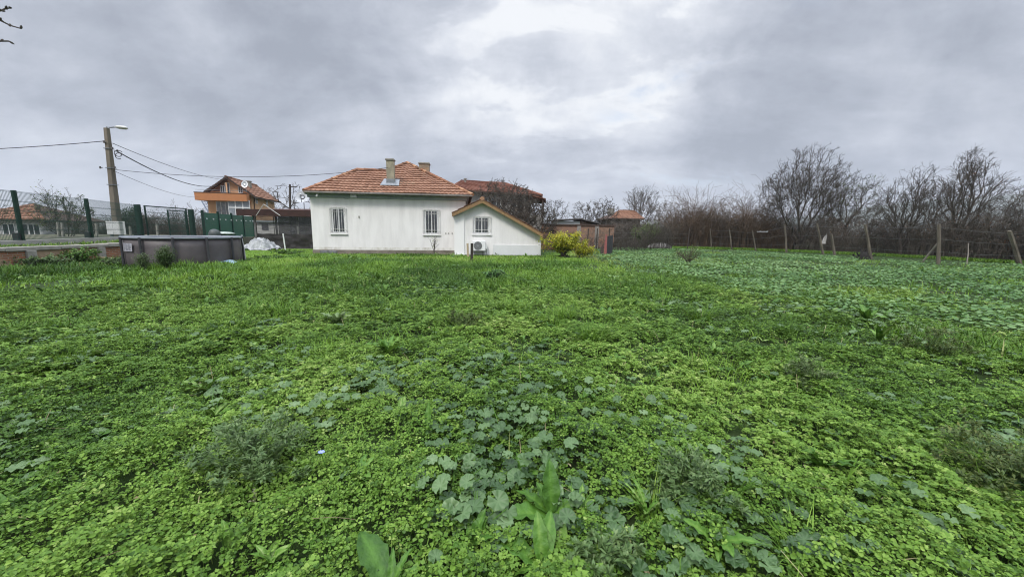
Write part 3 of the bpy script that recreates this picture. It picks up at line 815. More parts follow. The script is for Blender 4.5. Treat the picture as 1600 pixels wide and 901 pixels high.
M_CABLE = mat('cable_black', (0.03, 0.03, 0.035), None, rough=0.7)

def tile_roof(mb, O, ux, us, n, poly, row=0.385, colw=0.235, lift=0.075, sub=4, rng=random.Random(2)):
    """interlocking tiles over a flat polygon given as (x along the eave, s up the slope)"""
    def rng_at(s):
        xs = []
        for (x0, s0), (x1, s1) in zip(poly, poly[1:] + poly[:1]):
            if s0 != s1 and min(s0, s1) <= s <= max(s0, s1):
                xs.append(x0 + (x1 - x0) * (s - s0) / (s1 - s0))
        return (min(xs), max(xs)) if xs else None
    smax = max(p[1] for p in poly); k = 0
    O, ux, us, n = map(lambda q: np.asarray(q, dtype=float), (O, ux, us, n))
    while k * row < smax - 0.02:
        s0, s1 = k * row, min((k + 1) * row + 0.03, smax - 0.005)
        a, b = rng_at(s0 + 0.003), rng_at(s1 - 0.003)
        if a and b:
            x0 = math.floor(min(a[0], b[0]) / colw); x1 = math.ceil(max(a[1], b[1]) / colw)
            for c in range(int(x0), int(x1)):
                xl, xr = c * colw, (c + 1) * colw
                if xr <= max(a[0], min(a[0], b[0])) and xr <= b[0]: continue
                t = .22 + .56 * rng.random(); jx = rng.uniform(-.006, .006); jh = rng.uniform(-.006, .010)
                vs = []
                for (s, off, lim) in ((s0 - .01, 0.004, a), (s0 - .01, lift + jh, a), (s1, 0.012, b)):
                    for i in range(sub + 1):
                        f = i / sub; x = min(max(xl + (xr - xl) * f + jx, lim[0]), lim[1])
                        wave = 0.020 * (math.cos(2 * math.pi * f) * .6 + .4) if off > .005 else 0
                        vs.append(O + ux * x + us * s + n * (off + wave + .030 * math.sin(x * 1.3 + s * .9) * math.sin(s * 1.7 + x * .35) - .01))
                m = sub + 1
                fs = [(r * m + i, r * m + i + 1, (r + 1) * m + i + 1, (r + 1) * m + i) for r in range(2) for i in range(sub)]
                mb.add(vs, fs, t)
        k += 1
    return mb

def ridge_caps(mb, p0, p1, r=0.12, step=0.38, rng=random.Random(4)):
    p0 = np.asarray(p0, dtype=float); p1 = np.asarray(p1, dtype=float)
    L = np.linalg.norm(p1 - p0); n = max(1, int(L / step)); d = (p1 - p0) / L
    for i in range(n):
        a = p0 + d * (L * i / n - .02); b = p0 + d * (L * (i + 1) / n + .03)
        mb.tube([a, b], [r * rng.uniform(1.0, 1.15), r * rng.uniform(.82, .92)], 8, True, rng.random(), .8)

def plane_roof(mb, pts, thick, tint=0.5):
    """roof deck: polygon with thickness downwards"""
    mb.slab(pts, (0, 0, -thick), tint)

def wall_open(mb, x0, x1, z0, z1, y, openings, depth=0.16):
    """a front wall skin in the local plane y with reveals going in by depth"""
    xs = sorted(set([x0, x1] + [v for o in openings for v in o[:2]])); zs = sorted(set([z0, z1] + [v for o in openings for v in o[2:]]))
    for i in range(len(xs) - 1):
        for j in range(len(zs) - 1):
            cx, cz = (xs[i] + xs[i + 1]) / 2, (zs[j] + zs[j + 1]) / 2
            if any(o[0] < cx < o[1] and o[2] < cz < o[3] for o in openings): continue
            mb.quad((xs[i], y, zs[j]), (xs[i + 1], y, zs[j]), (xs[i + 1], y, zs[j + 1]), (xs[i], y, zs[j + 1]))
    for (a, b, c, d) in openings:
        y2 = y + depth
        mb.quad((a, y, c), (a, y2, c), (a, y2, d), (a, y, d)); mb.quad((b, y, c), (b, y, d), (b, y2, d), (b, y2, c))
        mb.quad((a, y, c), (b, y, c), (b, y2, c), (a, y2, c)); mb.quad((a, y, d), (a, y2, d), (b, y2, d), (b, y, d))

def barred_window(M, root, x0, x1, z0, z1, y, depth=0.16, nv=7, sill=True, curtain=True, gx=0.06, label=None):
    """window > pane, curtain, grille, sill; the frame itself carries the label"""
    mb = MB(M); yf = y + depth; w = .09
    mb.box(x0, x0 + w, yf - .05, yf + .02, z0, z1); mb.box(x1 - w, x1, yf - .05, yf + .02, z0, z1)
    mb.box(x0 + w, x1 - w, yf - .05, yf + .02, z0, z0 + w); mb.box(x0 + w, x1 - w, yf - .05, yf + .02, z1 - w, z1)
    mb.box((x0 + x1) / 2 - .03, (x0 + x1) / 2 + .03, yf - .055, yf + .015, z0 + w, z1 - w)
    win = mb.build('window', M_PVC, root)
    if label: win['label'] = label
    p = MB(M); p.quad((x0 + w, yf - .01, z0 + w), (x1 - w, yf - .01, z0 + w), (x1 - w, yf - .01, z1 - w), (x0 + w, yf - .01, z1 - w)); p.build('pane', M_GLASS, win)
    d = MB(M)
    d.box(x0 - .25, x1 + .25, yf + 1.2, yf + 1.22, z0 - .3, z1 + .2); d.build('room', M_DARK, win)
    if curtain:
        cm = MB(M); n = 40
        vs, fs = [], []
        for i in range(n + 1):
            x = x0 + (x1 - x0) * i / n
            yy = yf + .10 + .03 * math.sin(i * 1.35) + .015 * math.sin(i * .57 + 1)
            vs += [(x, yy, z0 + .02), (x, yy, z1 - .02)]
        for i in range(n):
            if curtain == 'gap' and .40 < (i + .5) / n < .62: continue
            fs.append((2 * i, 2 * i + 2, 2 * i + 3, 2 * i + 1))
        cm.add(vs, fs); cm.build('curtain', M_CURT, win)
    g = MB(M); yb = y - .05; r = .013
    for i in range(nv):
        x = x0 - gx + (x1 - x0 + 2 * gx) * i / (nv - 1)
        g.tube([(x, yb, z0 - .05), (x, yb, z1 + .03)], r, 6)
    for z in (z0 + .02, z0 + .22, z1 - .22, z1 - .03):
        g.tube([(x0 - gx - .02, yb - .012, z), (x1 + gx + .02, yb - .012, z)], r, 6)
    for x in (x0 - gx, x1 + gx):
        for z in (z0 + .1, z1 - .12): g.tube([(x, yb, z), (x, y + .02, z)], r * .9, 5)
    g.build('grille', mat('worn_white_paint', (.66, .66, .65), (.52, .51, .49), 9, .5), win)
    if sill:
        s = MB(M); s.box(x0 - .10, x1 + .10, y - .075, y + depth - .06, z0 - .075, z0 - .005); s.build('sill', M_WPAINT, win, bevel=.008)
    return win

# ------------------------------------------------------------------ the white house with its lean-to annex
def build_house():
    A = AT(490, 396, 21.2); B = AT(728, 398, 22.35)
    ang = math.atan2(B[1] - A[1], B[0] - A[0]); L = float(np.hypot(B[1] - A[1], B[0] - A[0]))
    M = frame((A[0], A[1], 0), ang)
    root = thing('white_house', 'white single-storey house with orange tiled hip roof and barred windows', 'house', (A[0], A[1], 0))
    P = lambda px, py, y=0.0: on_plane(M, px, py, y)
    # wall openings
    def opening(a, b, c, d):
        x0, z1 = P(a, c); x1, z0 = P(b, d); return (x0, x1, z0, z1)
    o1 = opening(516.5, 541, 324, 364.5); o2 = opening(662.5, 686, 327.5, 366)
    ze = P(600, 302)[1]                         # eave height
    zt = ze - 0.02
    D = 8.2
    w = MB(M)
    wall_open(w, 0, L, 0.24, zt, 0, [o1, o2], .12)
    w.quad((0, 0, .24), (0, 0, zt), (0, D, zt), (0, D, .24)); w.quad((L, 0, .24), (L, D, .24), (L, D, zt), (L, 0, zt)); w.quad((0, D, .24), (0, D, zt), (L, D, zt), (L, D, .24))
    w.build('wall', M_WHITE, root)
    w = MB(M); w.box(-.03, L + .03, -.035, D + .03, -.3, .245); w.build('plinth', mat('stained_plinth', (0.25, 0.22, 0.18), (0.14, 0.125, 0.10), 2.2, .95, .5, 25), root)
    w = MB(M); w.quad((0.01, -.004, .246), (L - .01, -.004, .246), (L - .01, -.004, .40), (0.01, -.004, .40)); w.build('splash_band', mat('splashed_plaster', (.74, .73, .70), (.46, .43, .37), 2.6, .9, .3, 30, stretch=(1, 1, .5), lo=.45, hi=.72), root)
    # cornice in two steps, gutter
    w = MB(M); w.box(-.10, L + .10, -.10, D + .1, zt - .30, zt - .15); w.box(-.20, L + .20, -.20, D + .2, zt - .15, zt + .01); w.build('cornice', M_GUTTER, root, bevel=.01)
    # roof: one front slope whose left part stops at a lower ridge
    ov = 0.36; t = math.tan(math.radians(27.0)); c, s = math.cos(math.radians(27.0)), math.sin(math.radians(27.0))
    z0 = ze - .02
    def slope(px, py):
        d = ray(px, py); n = M[:3, :3] @ np.array([0, -s, c]); o = w_of(M, (0, -ov, z0))
        q = loc_of(M, EYEP + d * (np.dot(o - EYEP, n) / np.dot(d, n))); return q[0], (q[1] + ov) / c
    xl = P(475, 299, -ov)[0]; xr = P(738, 304, -ov)[0]
    l, v, p = slope(557, 267.5), slope(605, 266), slope(636, 255)
    sl = (l[1] + v[1]) / 2
    poly = [(xl, 0), (xr, 0), (p[0], p[1]), (v[0], sl), (l[0], sl)]
    O = (0, -ov, z0); ux, us, n = (1, 0, 0), (0, c, s), (0, -s, c)
    def W(x, sv): return np.array(O) + np.array(us) * sv + np.array(ux) * x
    yP = p[1] * c - ov; zP = z0 + p[1] * s; yL = sl * c - ov; zL = z0 + sl * s
    back1 = 2 * yL + ov; back2 = 2 * yP + ov
    r = MB(M)
    r.slab([W(*q) for q in poly], (0, 0, -.07))
    E1 = W(xr, 0); E0 = W(xl, 0); Pk = W(*p); Lk = W(l[0], sl); Vk = W(v[0], sl)
    bk0 = (xl, back1, z0); bk1 = (xr, back2, z0)
    r.slab([E0, Lk, bk0], (0, 0, -.07)); r.slab([E1, bk1, Pk], (0, 0, -.07))
    r.slab([bk1, (v[0] - .6, back2, z0), Pk], (0, 0, -.07)); r.slab([bk0, Lk, Vk, (v[0], back1, z0)], (0, 0, -.07)); r.slab([Vk, Pk, (v[0] - .6, back2, z0)], (0, 0, -.07))
    roof = r.build('roof', mat('roof_board', (0.12, 0.08, 0.05), None, rough=.9), root)
    tl = MB(M)
    tile_roof(tl, O, ux, us, n, poly)
    # left and right hip faces
    def hipface(a, b, apex):
        a, b, apex = map(np.asarray, (a, b, apex)); u = (b - a) / np.linalg.norm(b - a); h = apex - a; xa = h @ u; sv = h - u * xa; ln = np.linalg.norm(sv); sv = sv / ln
        nn = np.cross(u, sv)
        if nn[2] < 0: nn = -nn
        tile_roof(tl, a, u, sv, nn, [(0, 0), (np.linalg.norm(b - a), 0), (xa, ln)])
    hipface(bk0, E0, Lk); hipface(E1, bk1, Pk)
    tl.build('tiles', M_TILE, roof)
    rc = MB(M); up = np.array([0, 0, .045])
    for a, b in ((E0, Lk), (E1, Pk), (Lk, Vk), (Vk, Pk)): ridge_caps(rc, a + up, b + up)
    rc.build('ridge_tiles', M_RIDGE, roof)
    g = MB(M); g.tube([(xl, -ov - .05, z0 - .05), (xr, -ov - .05, z0 - .05)], .055, 8); g.build('gutter', mat('gutter_metal', (0.12, 0.12, 0.115), (.2, .18, .15), 3, .6), roof)
    # tall rendered chimney on the front slope with a zinc apron
    def chimney(px0, px1, pyt, pyb, m, name, sv, apron, lab):
        b = slope((px0 + px1) / 2, pyb); y = b[1] * c - ov if sv is None else sv; zb = z0 + (b[1] * s if sv is None else (y + ov) * t)
        xa = P(px0, pyb, y)[0]; xb = P(px1, pyb, y)[0]; zt2 = P((px0 + px1) / 2, pyt, y)[1]; wd = xb - xa
        k = MB(M); k.box(xa, xb, y, y + wd, zb - .5, zt2 - .10); ch = k.build('chimney', m, root); ch['label'] = lab
        k = MB(M); k.box(xa - .05, xb + .05, y - .05, y + wd + .05, zt2 - .10, zt2 - .03); k.box(xa - .02, xb + .02, y - .02, y + wd + .02, zt2 - .032, zt2)
        k.build('chimney_cap', M_CEMENT, ch, bevel=.01)
        if apron:
            k = MB(M); e = .32
            q = lambda x, yy, h: (x, yy, z0 + (yy + ov) * t + h)
            k.slab([q(xa - e, y - .35, .075), q(xb + e, y - .35, .075), q(xb + e - .08, y + wd + .1, .085), q(xa - e + .08, y + wd + .1, .085)], (0, 0, .025))
            k.slab([q(xa - .02, y - .02, .10), q(xb + .02, y - .02, .10), q(xb + .02, y - .02, .32), q(xa - .02, y - .02, .32)], (0, -.015, 0))
            k.build('flashing', M_ZINC, ch)
    chimney(604.5, 616.0, 247.5, 288, M_RENDER, 'chimney', None, True, 'tall rendered chimney with zinc apron on front slope')
    chimney(655.0, 670.5, 253.5, 268, M_BRICKY, 'chimney', slope(662, 268)[1] * c - ov + .12, False, 'short brick chimney behind the roof peak')
    barred_window(M, root, *o1, 0, depth=.10, nv=8)
    barred_window(M, root, *o2, 0, depth=.10, nv=7, curtain='gap')
    # security camera and floodlight under the eave
    x, z = P(497, 305, -.2); k = MB(M)
    k.tube([(x, -.21, z + .12), (x, -.30, z + .05), (x - .03, -.36, z - .08)], [.03, .045, .05], 8); k.build('security_camera', M_WPAINT, root, smooth=True)
    x, z = P(553, 306, -.12); k = MB(M); k.box(x - .16, x + .16, -.25, -.11, z - .10, z + .11); k.box(x - .14, x + .14, -.262, -.25, z - .08, z + .06); k.build('floodlight', mat('grey_white_box', (.62, .63, .62), None, rough=.4), root, bevel=.012)
    # a sagging cable between the two
    k = MB(M); k.tube([(P(530, 307)[0], -.02, P(530, 307)[1]), (P(541, 311)[0], -.02, P(541, 311)[1]), (P(551, 309)[0], -.02, P(551, 309)[1])], .010, 5); k.build('cable', mat('grey_cable', (.35, .36, .37), None), root)
    k = MB(M); x, z = P(561, 339); k.box(x - .025, x + .03, -.03, 0, z - .06, z + .06); k.build('wall_bracket', M_CEMENT, root)
    for px in (696.5, 701, 706.5):
        k = MB(M); x, z = P(px, 364.5); k.box(x - .03, x + .03, -.025, 0.0, z - .035, z + .035); k.build('wall_patch', mat('bare_plaster', (.33, .32, .30), None), root)

    # ---- annex: lower gable to the right, in front of the corner
    A2 = AT(711, 398, 21.35)
    Ma = frame((A2[0], A2[1], 0), ang)
    Q = lambda px, py, y=0.0: on_plane(Ma, px, py, y)
    x1 = Q(845, 395)[0]; xk, zk = Q(753, 316.5); zl = Q(711, 336)[1]; zr = Q(845, 369)[1]
    a, z1 = Q(740, 338); b, zb = Q(765.5, 365.5); op = (a, b, zb, z1)
    D2 = 7.0
    w = MB(Ma)
    wall_open(w, a - .05, b + .05, .06, z1 + .05, 0, [op], .12)
    # the rest of the gable wall around that panel
    zat = lambda x: zl + (zk - zl) * x / xk if x < xk else zk + (zr - zk) * (x - xk) / (x1 - xk)
    w.poly([(0, 0, .06), (a - .05, 0, .06), (a - .05, 0, zat(a - .05)), (0, 0, zl)])
    w.poly([(b + .05, 0, .06), (x1, 0, .06), (x1, 0, zr), (b + .05, 0, zat(b + .05))])
    w.poly([(a - .05, 0, z1 + .05), (b + .05, 0, z1 + .05), (b + .05, 0, zat(b + .05)), (xk, 0, zk), (a - .05, 0, zat(a - .05))])
    w.quad((0, 0, .06), (0, 0, zl), (0, D2, zl), (0, D2, .06)); w.quad((x1, 0, .06), (x1, D2, .06), (x1, D2, zr), (x1, 0, zr))
    w.build('annex_wall', M_WHITE, root)
    w = MB(Ma); w.box(-.02, x1 + .02, -.02, D2, -.3, .062); w.build('annex_plinth', M_CEMENT, root)
    # thicker render below a line and the pilaster on the left
    xp = Q(725.5, 390)[0]; zp = Q(800, 382.5)[1]
    w = MB(Ma); w.box(Q(770, 390)[0], x1 - .02, -.035, 0, .05, zp); w.build('render_band', mat('greyish_render', (.68, .69, .69), (.62, .63, .63), 1.5, .9, .2, 30), root)
    w = MB(Ma); w.poly([(-.03, -.07, .0), (xp, -.07, .0), (xp, -.07, zat(xp) - .12), (-.03, -.07, zl - .10)]); w.quad((xp, -.07, 0), (xp, 0, 0), (xp, 0, zat(xp) - .12), (xp, -.07, zat(xp) - .12)); w.quad((-.03, -.07, 0), (-.03, -.07, zl - .1), (-.03, .4, zl - .1), (-.03, .4, 0))
    w.box(-.10, xp + .04, -.13, -.02, -.2, .10); w.build('pilaster', M_WPAINT, root)
    barred_window(Ma, root, *op, 0, depth=.10, nv=7, curtain=True, gx=.05)
    # roof: two slopes of unequal length with timber barge boards
    f = .30; th = .10
    def slab(xa, za, xb, zb2):
        m = MB(Ma); m.slab([(xa, -f, za), (xb, -f, zb2), (xb, D2, zb2), (xa, D2, za)], (0, 0, -th)); return m
    dxl = .14; dxr = .05
    sl1 = (zk - zl) / xk; sl2 = (zr - zk) / (x1 - xk)
    ak = (xk, zk + .16); al = (-dxl, zl - sl1 * dxl + .16); ar = (x1 + dxr, zr + sl2 * dxr + .16)
    m = MB(Ma)
    m.slab([(al[0], -f, al[1]), (ak[0], -f, ak[1]), (ak[0], D2, ak[1]), (al[0], D2, al[1])], (0, 0, -th)); m.slab([(ak[0], -f, ak[1]), (ar[0], -f, ar[1]), (ar[0], D2, ar[1]), (ak[0], D2, ak[1])], (0, 0, -th))
    ro = m.build('annex_roof', M_OLDWOOD, root)
    m = MB(Ma)
    for p0, p1 in ((al, ak), (ak, ar)):
        for i in range(1):
            m.slab([(p0[0], -f - .03, p0[1] - .20), (p1[0], -f - .03, p1[1] - .20), (p1[0], -f - .03, p1[1] + .0), (p0[0], -f - .03, p0[1] + .0)], (0, .03, 0))
    m.build('barge_board', M_OLDWOOD, ro)
    m = MB(Ma)
    for (p0, p1) in ((al, ak), (ar, ak)):
        a3 = np.array([p0[0], -f, p0[1]]); e = np.array([p0[0], D2, p0[1]]); u = np.array([0, 1.0, 0]); sv = np.array([p1[0] - p0[0], 0, p1[1] - p0[1]]); ln = np.linalg.norm(sv); sv /= ln
        nn = np.cross(u, sv); nn = nn if nn[2] > 0 else -nn
        tile_roof(m, a3, u, sv, nn, [(-.05, 0), (D2 + f, 0), (D2 + f, ln), (-.05, ln)], lift=.045)
    m.build('annex_tiles', M_TILE, ro)
    m = MB(Ma); ridge_caps(m, (xk, -f - .03, ak[1] + .04), (xk, D2, ak[1] + .04)); m.build('annex_ridge_tiles', M_RIDGE, ro)
    return M, Ma, Q, P, root
HM, AM, AQ, HP, HOUSE = build_house()

def build_house_things():
    # outdoor unit of the air conditioner
    x0, z1 = AQ(738.5, 376, -.28); x1, z0 = AQ(758.5, 391.5, -.28)
    o = w_of(AM, ((x0 + x1) / 2, -.3, 0))
    ac = thing('air_conditioner', 'white air conditioner outdoor unit on brackets under the annex window', 'air conditioner', o)
    m = MB(AM); m.box(x0, x1, -.36, -.06, z0, z1); m.build('casing', M_PVC, ac, bevel=.02)
    r = (z1 - z0) * .42; cx = x0 + r + .06; cz = (z0 + z1) / 2
    m = MB(AM)
    for k in range(6):
        rr = r * (k + 1) / 6; m.tube([(cx + rr * math.cos(a), -.372, cz + rr * math.sin(a)) for a in np.linspace(0, 2 * math.pi, 25)], .006, 4, False)
    for a in np.linspace(0, math.pi, 7)[:-1]: m.tube([(cx - r * math.cos(a), -.368, cz - r * math.sin(a)), (cx + r * math.cos(a), -.368, cz + r * math.sin(a))], .006, 4)
    m.build('fan_grille', mat('fan_wire', (.35, .36, .37), None, rough=.5), ac)
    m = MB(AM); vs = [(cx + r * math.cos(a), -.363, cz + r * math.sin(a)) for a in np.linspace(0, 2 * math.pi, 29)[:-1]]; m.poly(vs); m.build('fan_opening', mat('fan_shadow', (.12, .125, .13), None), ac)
    m = MB(AM)
    for xx in (x0 + .12, x1 - .12): m.beam((xx, -.38, z0 - .02), (xx, 0, z0 - .02), .04, .035); m.beam((xx, -.02, z0 - .25), (xx, -.02, z0), .035, .04)
    m.beam((x0, -.2, z0 - .03), (x1, -.2, z0 - .03), .30, .02)
    m.build('bracket', mat('grey_bracket', (.25, .25, .25), None, rough=.5), ac)
    m = MB(AM); m.box(x1 + .003, x1 + .10, -.25, -.08, z0 + .1, z0 + .35); m.tube([(x1 + .05, -.12, z0 + .3), (x1 + .12, -.03, z0 + .1), (x1 + .1, -.02, .1)], .022, 6); m.build('pipe_cover', M_WPAINT, ac)
    # stakes in front of the annex
    def stake(px0, py0, px1, py1, Y, w, m, name, label, cat, lean=0):
        p0, p1 = AT(px0, py0, Y), AT(px1, py1, Y - lean)
        k = MB(); k.beam((p0[0], p0[1], min(p0[2], 0) - .15), p1, w, w * .8)
        tag(k.build(name, m, loc=(p0[0], p0[1], 0), bevel=.008), label, cat)
    stake(737.0, 412, 737.5, 380, 17.6, .125, mat('charred_wood', (.028, .024, .02), (.06, .05, .04), 8, .9, .5, 40, stretch=(1, 1, .2)), 'wooden_stake', 'dark wooden stake standing in the grass before the annex', 'stake')
    stake(731.5, 405, 730.5, 380, 20.0, .10, mat('pale_board', (.45, .36, .24), (.34, .27, .18), 6, .85), 'pale_plank', 'pale upright plank just behind the dark stake', 'plank')
    # two concrete blocks by the house corner and a slab
    for i, (a, b, lab) in enumerate(((500.5, 512.5, 'grey concrete block at the left house corner, the one nearer the corner'), (513.0, 525.5, 'grey concrete block at the house foot, right of its twin'))):
        xa, xb = HP(a, 394, -.35)[0], HP(b, 394, -.35)[0]; k = MB(HM); k.box(xa, xb, -.36, -.14, -.05, .22 - .015 * i)
        c0 = w_of(HM, ((xa + xb) / 2, -.2, 0)); tag(k.build('concrete_block', mat('cinder_block', (.20, .21, .22), (.14, .145, .15), 8, .95, .6, 40), loc=c0, bevel=.01), lab, 'block', 'concrete blocks at the house foot')
    xa, xb = HP(684, 398, -.5)[0], HP(712, 398, -.5)[0]; k = MB(HM); k.box(xa, xb, -.75, -.2, -.04, .10)
    tag(k.build('stone_slab', mat('mossy_slab', (.20, .17, .13), (.13, .12, .08), 5, .95, .6, 20), loc=w_of(HM, (xa, -.5, 0)), bevel=.02), 'brownish stone slab at the wall foot beside the pilaster', 'slab')
    k = MB(HM); xa, xb = HP(528, 397, -.25)[0], HP(548, 397, -.25)[0]; k.box(xa, xb, -.35, -.22, -.04, .08)
    tag(k.build('old_plank', mat('plank_old', (.26, .21, .16), (.18, .15, .11), 6, .9), loc=w_of(HM, (xa, -.3, 0))), 'short old plank lying along the house foot', 'plank')
build_house_things()
# ------------------------------------------------------------------ left side: wall, fence, pool, gates, canopy, pole
def build_left():
    rng = random.Random(9)
    # low retaining wall: brick with crumbling render, concrete coping, piers
    w0, w1 = np.array([-16.55, 9.5]), np.array([-17.1, 16.6])
    root = thing('retaining_wall', 'low old brick wall with concrete coping left of the pool', 'wall', (-16.8, 12.5, 0))
    d = (w1 - w0) / np.linalg.norm(w1 - w0); nrm = np.array([d[1], -d[0]])
    ang = math.atan2(d[1], d[0]); M = frame((w0[0], w0[1], 0), ang); L = float(np.linalg.norm(w1 - w0))
    m = MB(M); m.box(0, L, 0, .30, -.3, .56); m.build('brickwork', brick_mat('crumbling_brick', (.33, .13, .065), (.22, .095, .052), (.27, .22, .17), patch=(.34, .25, .17)), root)
    m = MB(M)
    x = 0
    while x < L:
        l = rng.uniform(1.2, 2.0); m.box(x, min(x + l - .012, L), -.06 + rng.uniform(-.01, .01), .36, .562 + rng.uniform(-.01, .01), .69 + rng.uniform(-.015, .015)); x += l
    m.build('coping', mat('lichen_concrete', (.34, .33, .29), (.23, .22, .19), 3, .95, .5, 25), root, bevel=.015)
    for px, lab in ((45, None), (156, None)):
        t = (px - 800) / FPX; q = None
        for s in np.linspace(0, L, 400):
            p = w0 + d * s
            if q is None and p[0] / p[1] > t: q = s
        q = q or L * .5
        m = MB(M); m.box(q - .14, q + .14, -.10, -.002, -.2, .56); m.build('pier', M_CEMENT, root, bevel=.02)
    # mesh fence on a concrete footing further back
    pts = [np.array([-18.35, 14.0]), np.array([-20.0, 17.8]), np.array([-22.0, 22.2])]
    start = np.array([-16.6, 9.8])
    fr = thing('mesh_fence', 'green welded mesh fence on wide posts along the street', 'fence', (*pts[0], .66))
    line = [start] + pts
    ft = MB()
    for a, b in zip(line, line[1:]):
        dd = (b - a) / np.linalg.norm(b - a); nn = np.array([-dd[1], dd[0]]) * .12
        ft.slab([(*(a + nn), .5), (*(b + nn), .5), (*(b - nn), .5), (*(a - nn), .5)], (0, 0, .36))
    ft.build('footing', mat('grey_footing', (.33, .33, .31), (.24, .24, .22), 2, .95, .4, 20), fr)
    def post(root, p, z0, z1, w=.13, dp=.09, name='post', boxed=True):
        m = MB(); m.box(p[0] - w / 2, p[0] + w / 2, p[1] - dp / 2, p[1] + dp / 2, z0, z1); o = m.build(name, M_DKGREEN, root, bevel=.008)
        if boxed:
            b = MB(); b.box(p[0] - w / 2 - .12, p[0] + w / 2 - .02, p[1] - dp - .05, p[1] - .06, z0 - .02, z0 + .36); b.build('post_box', M_BLACK, o, bevel=.01)
        return o
    for p in pts[:2]: post(fr, p, .78, 2.68)
    def mesh(root, a, b, z0, z1, name='mesh_panel', step=.06, m=M_GRWIRE, r=.0055, rows=(0, .2, .4, .6, .8, 1.0), tri=True):
        a = np.asarray(a, dtype=float); b = np.asarray(b, dtype=float); l = np.linalg.norm(b - a); n = int(l / step); k = MB()
        for i in range(n + 1):
            p = a + (b - a) * i / n; k.tube([(p[0], p[1], z0), (p[0], p[1], z1)], r, 3, False)
        for f in rows:
            z = z0 + (z1 - z0) * f
            for off in ((0, .03) if tri else (0,)): k.tube([(a[0], a[1], z + off), (b[0], b[1], z + off)], r * 1.3, 3, False)
        return k.build(name, m, root)
    for a, b in zip(line, line[1:]): mesh(fr, a, b, .88, 2.62)
    # mesh gate between two wide posts
    gp0, gp1 = pts[2], AT(300.5, 350, 26.7)[:2]
    gr = thing('mesh_gate', 'green framed wire mesh gate behind the pool', 'gate', (*gp0, .6))
    post(gr, gp0, .6, 2.69, .30, .12, boxed=True); post(gr, gp1, .45, 2.64, .32, .14, boxed=False)
    def leaf(a, b, z0, z1, lab):
        k = MB(); w = .06
        for p in (a, b): k.box(p[0] - w / 2, p[0] + w / 2, p[1] - w / 2, p[1] + w / 2, z0, z1)
        k.beam((a[0], a[1], z1 - .03), (b[0], b[1], z1 - .03), .06, .06); k.beam((a[0], a[1], z0 + .03), (b[0], b[1], z0 + .03), .06, .06)
        f = k.build('gate_leaf', M_DKGREEN, gr); mesh(f, a, b, z0 + .05, z1 - .05, 'wire_mesh', .07)
        return f
    q0 = AT(228, 340, 22.6)[:2]; q1 = AT(292, 340, 25.6)[:2]; leaf(q0, q1, .75, 2.66, '')
    q0 = AT(263, 340, 24.9)[:2]; q1 = AT(290, 340, 26.3)[:2]; leaf(q0, q1, .70, 2.52, '')
    # solid green sheet fence with pale knobs
    sr_o = AT(318, 372, 28.0)
    sr = thing('sheet_fence', 'dark green solid sheet metal fence with pale dots along its top', 'fence', (sr_o[0], sr_o[1], .4))
    a, b = AT(318, 350, 28.0)[:2], AT(396, 350, 37.5)[:2]
    dd = (b - a) / np.linalg.norm(b - a); LL = float(np.linalg.norm(b - a)); Ms = frame((a[0], a[1], 0), math.atan2(dd[1], dd[0]))
    for i in range(4):
        x0, x1 = LL * i / 4 + .07, LL * (i + 1) / 4 - .07; k = MB(Ms); z = .3
        while z < 2.5: k.box(x0, x1, -.02 + (.006 if int(z * 10) % 2 else 0), .02, z, z + .196); z += .2
        k.build('sheet_panel', mat('sheet_green', (.011, .080, .046), (.016, .098, .056), 2, .4), sr)
    for i in range(5): k = MB(Ms); x = LL * i / 4; k.box(x - .07, x + .07, -.07, .07, .1, 2.66); k.build('post', M_DKGREEN, sr)
    for i in range(9): k = MB(Ms); x = .45 + i * LL / 9.3; k.lathe((x, -.05, 2.05), [(.05, -.05), (.05, .05)], 8); k.build('knob', M_WPAINT, sr)
    for i in range(3): k = MB(Ms); x = .25 + i * LL / 3.2; k.box(x - .10, x + .14, -.14, -.08, .66, .76); k.build('hinge_plate', M_WPAINT, sr)
    # wheelie bin and a dark rounded bin in front of the sheet fence
    o = AT(352, 372, 27.0)
    bn = thing('wheelie_bin', 'dark green wheeled bin with white sacks on its lid', 'bin', (o[0], o[1], .0))
    k = MB(); k.add([(o[0] - .35, o[1] - .35, .1), (o[0] + .35, o[1] - .35, .1), (o[0] + .35, o[1] + .35, .1), (o[0] - .35, o[1] + .35, .1), (o[0] - .50, o[1] - .42, .95), (o[0] + .50, o[1] - .42, .95), (o[0] + .50, o[1] + .42, .95), (o[0] - .50, o[1] + .42, .95)], [(0, 3, 2, 1), (4, 5, 6, 7), (0, 1, 5, 4), (1, 2, 6, 5), (2, 3, 7, 6), (3, 0, 4, 7)]); k.build('body', mat('bin_green', (.015, .06, .03), None, rough=.5), bn, bevel=.02)
    k = MB(); k.lathe((o[0], o[1], .955), [(.62, 0), (.60, .06), (.40, .13), (.05, .16)], 14); k.build('lid', mat('pale_sack', (.45, .50, .46), (.30, .36, .33), 5, .7), bn, smooth=True)
    for s in (-.3, .3): k = MB(); k.tube([(o[0] + s - .03, o[1] + .3, .1), (o[0] + s + .03, o[1] + .3, .1)], .1, 10); k.build('wheel', M_BLACK, bn)
    o = AT(336, 372, 26.2)
    k = MB(); k.lathe((o[0], o[1], 0), [(.28, .0), (.33, .4), (.36, .9), (.34, 1.05), (.25, 1.22), (.08, 1.3)], 16)
    tag(k.build('dustbin', mat('dull_bin', (.05, .065, .065), (.08, .09, .09), 3, .5), loc=(o[0], o[1], 0), smooth=True), 'round topped dark dustbin left of the wheeled bin', 'bin')

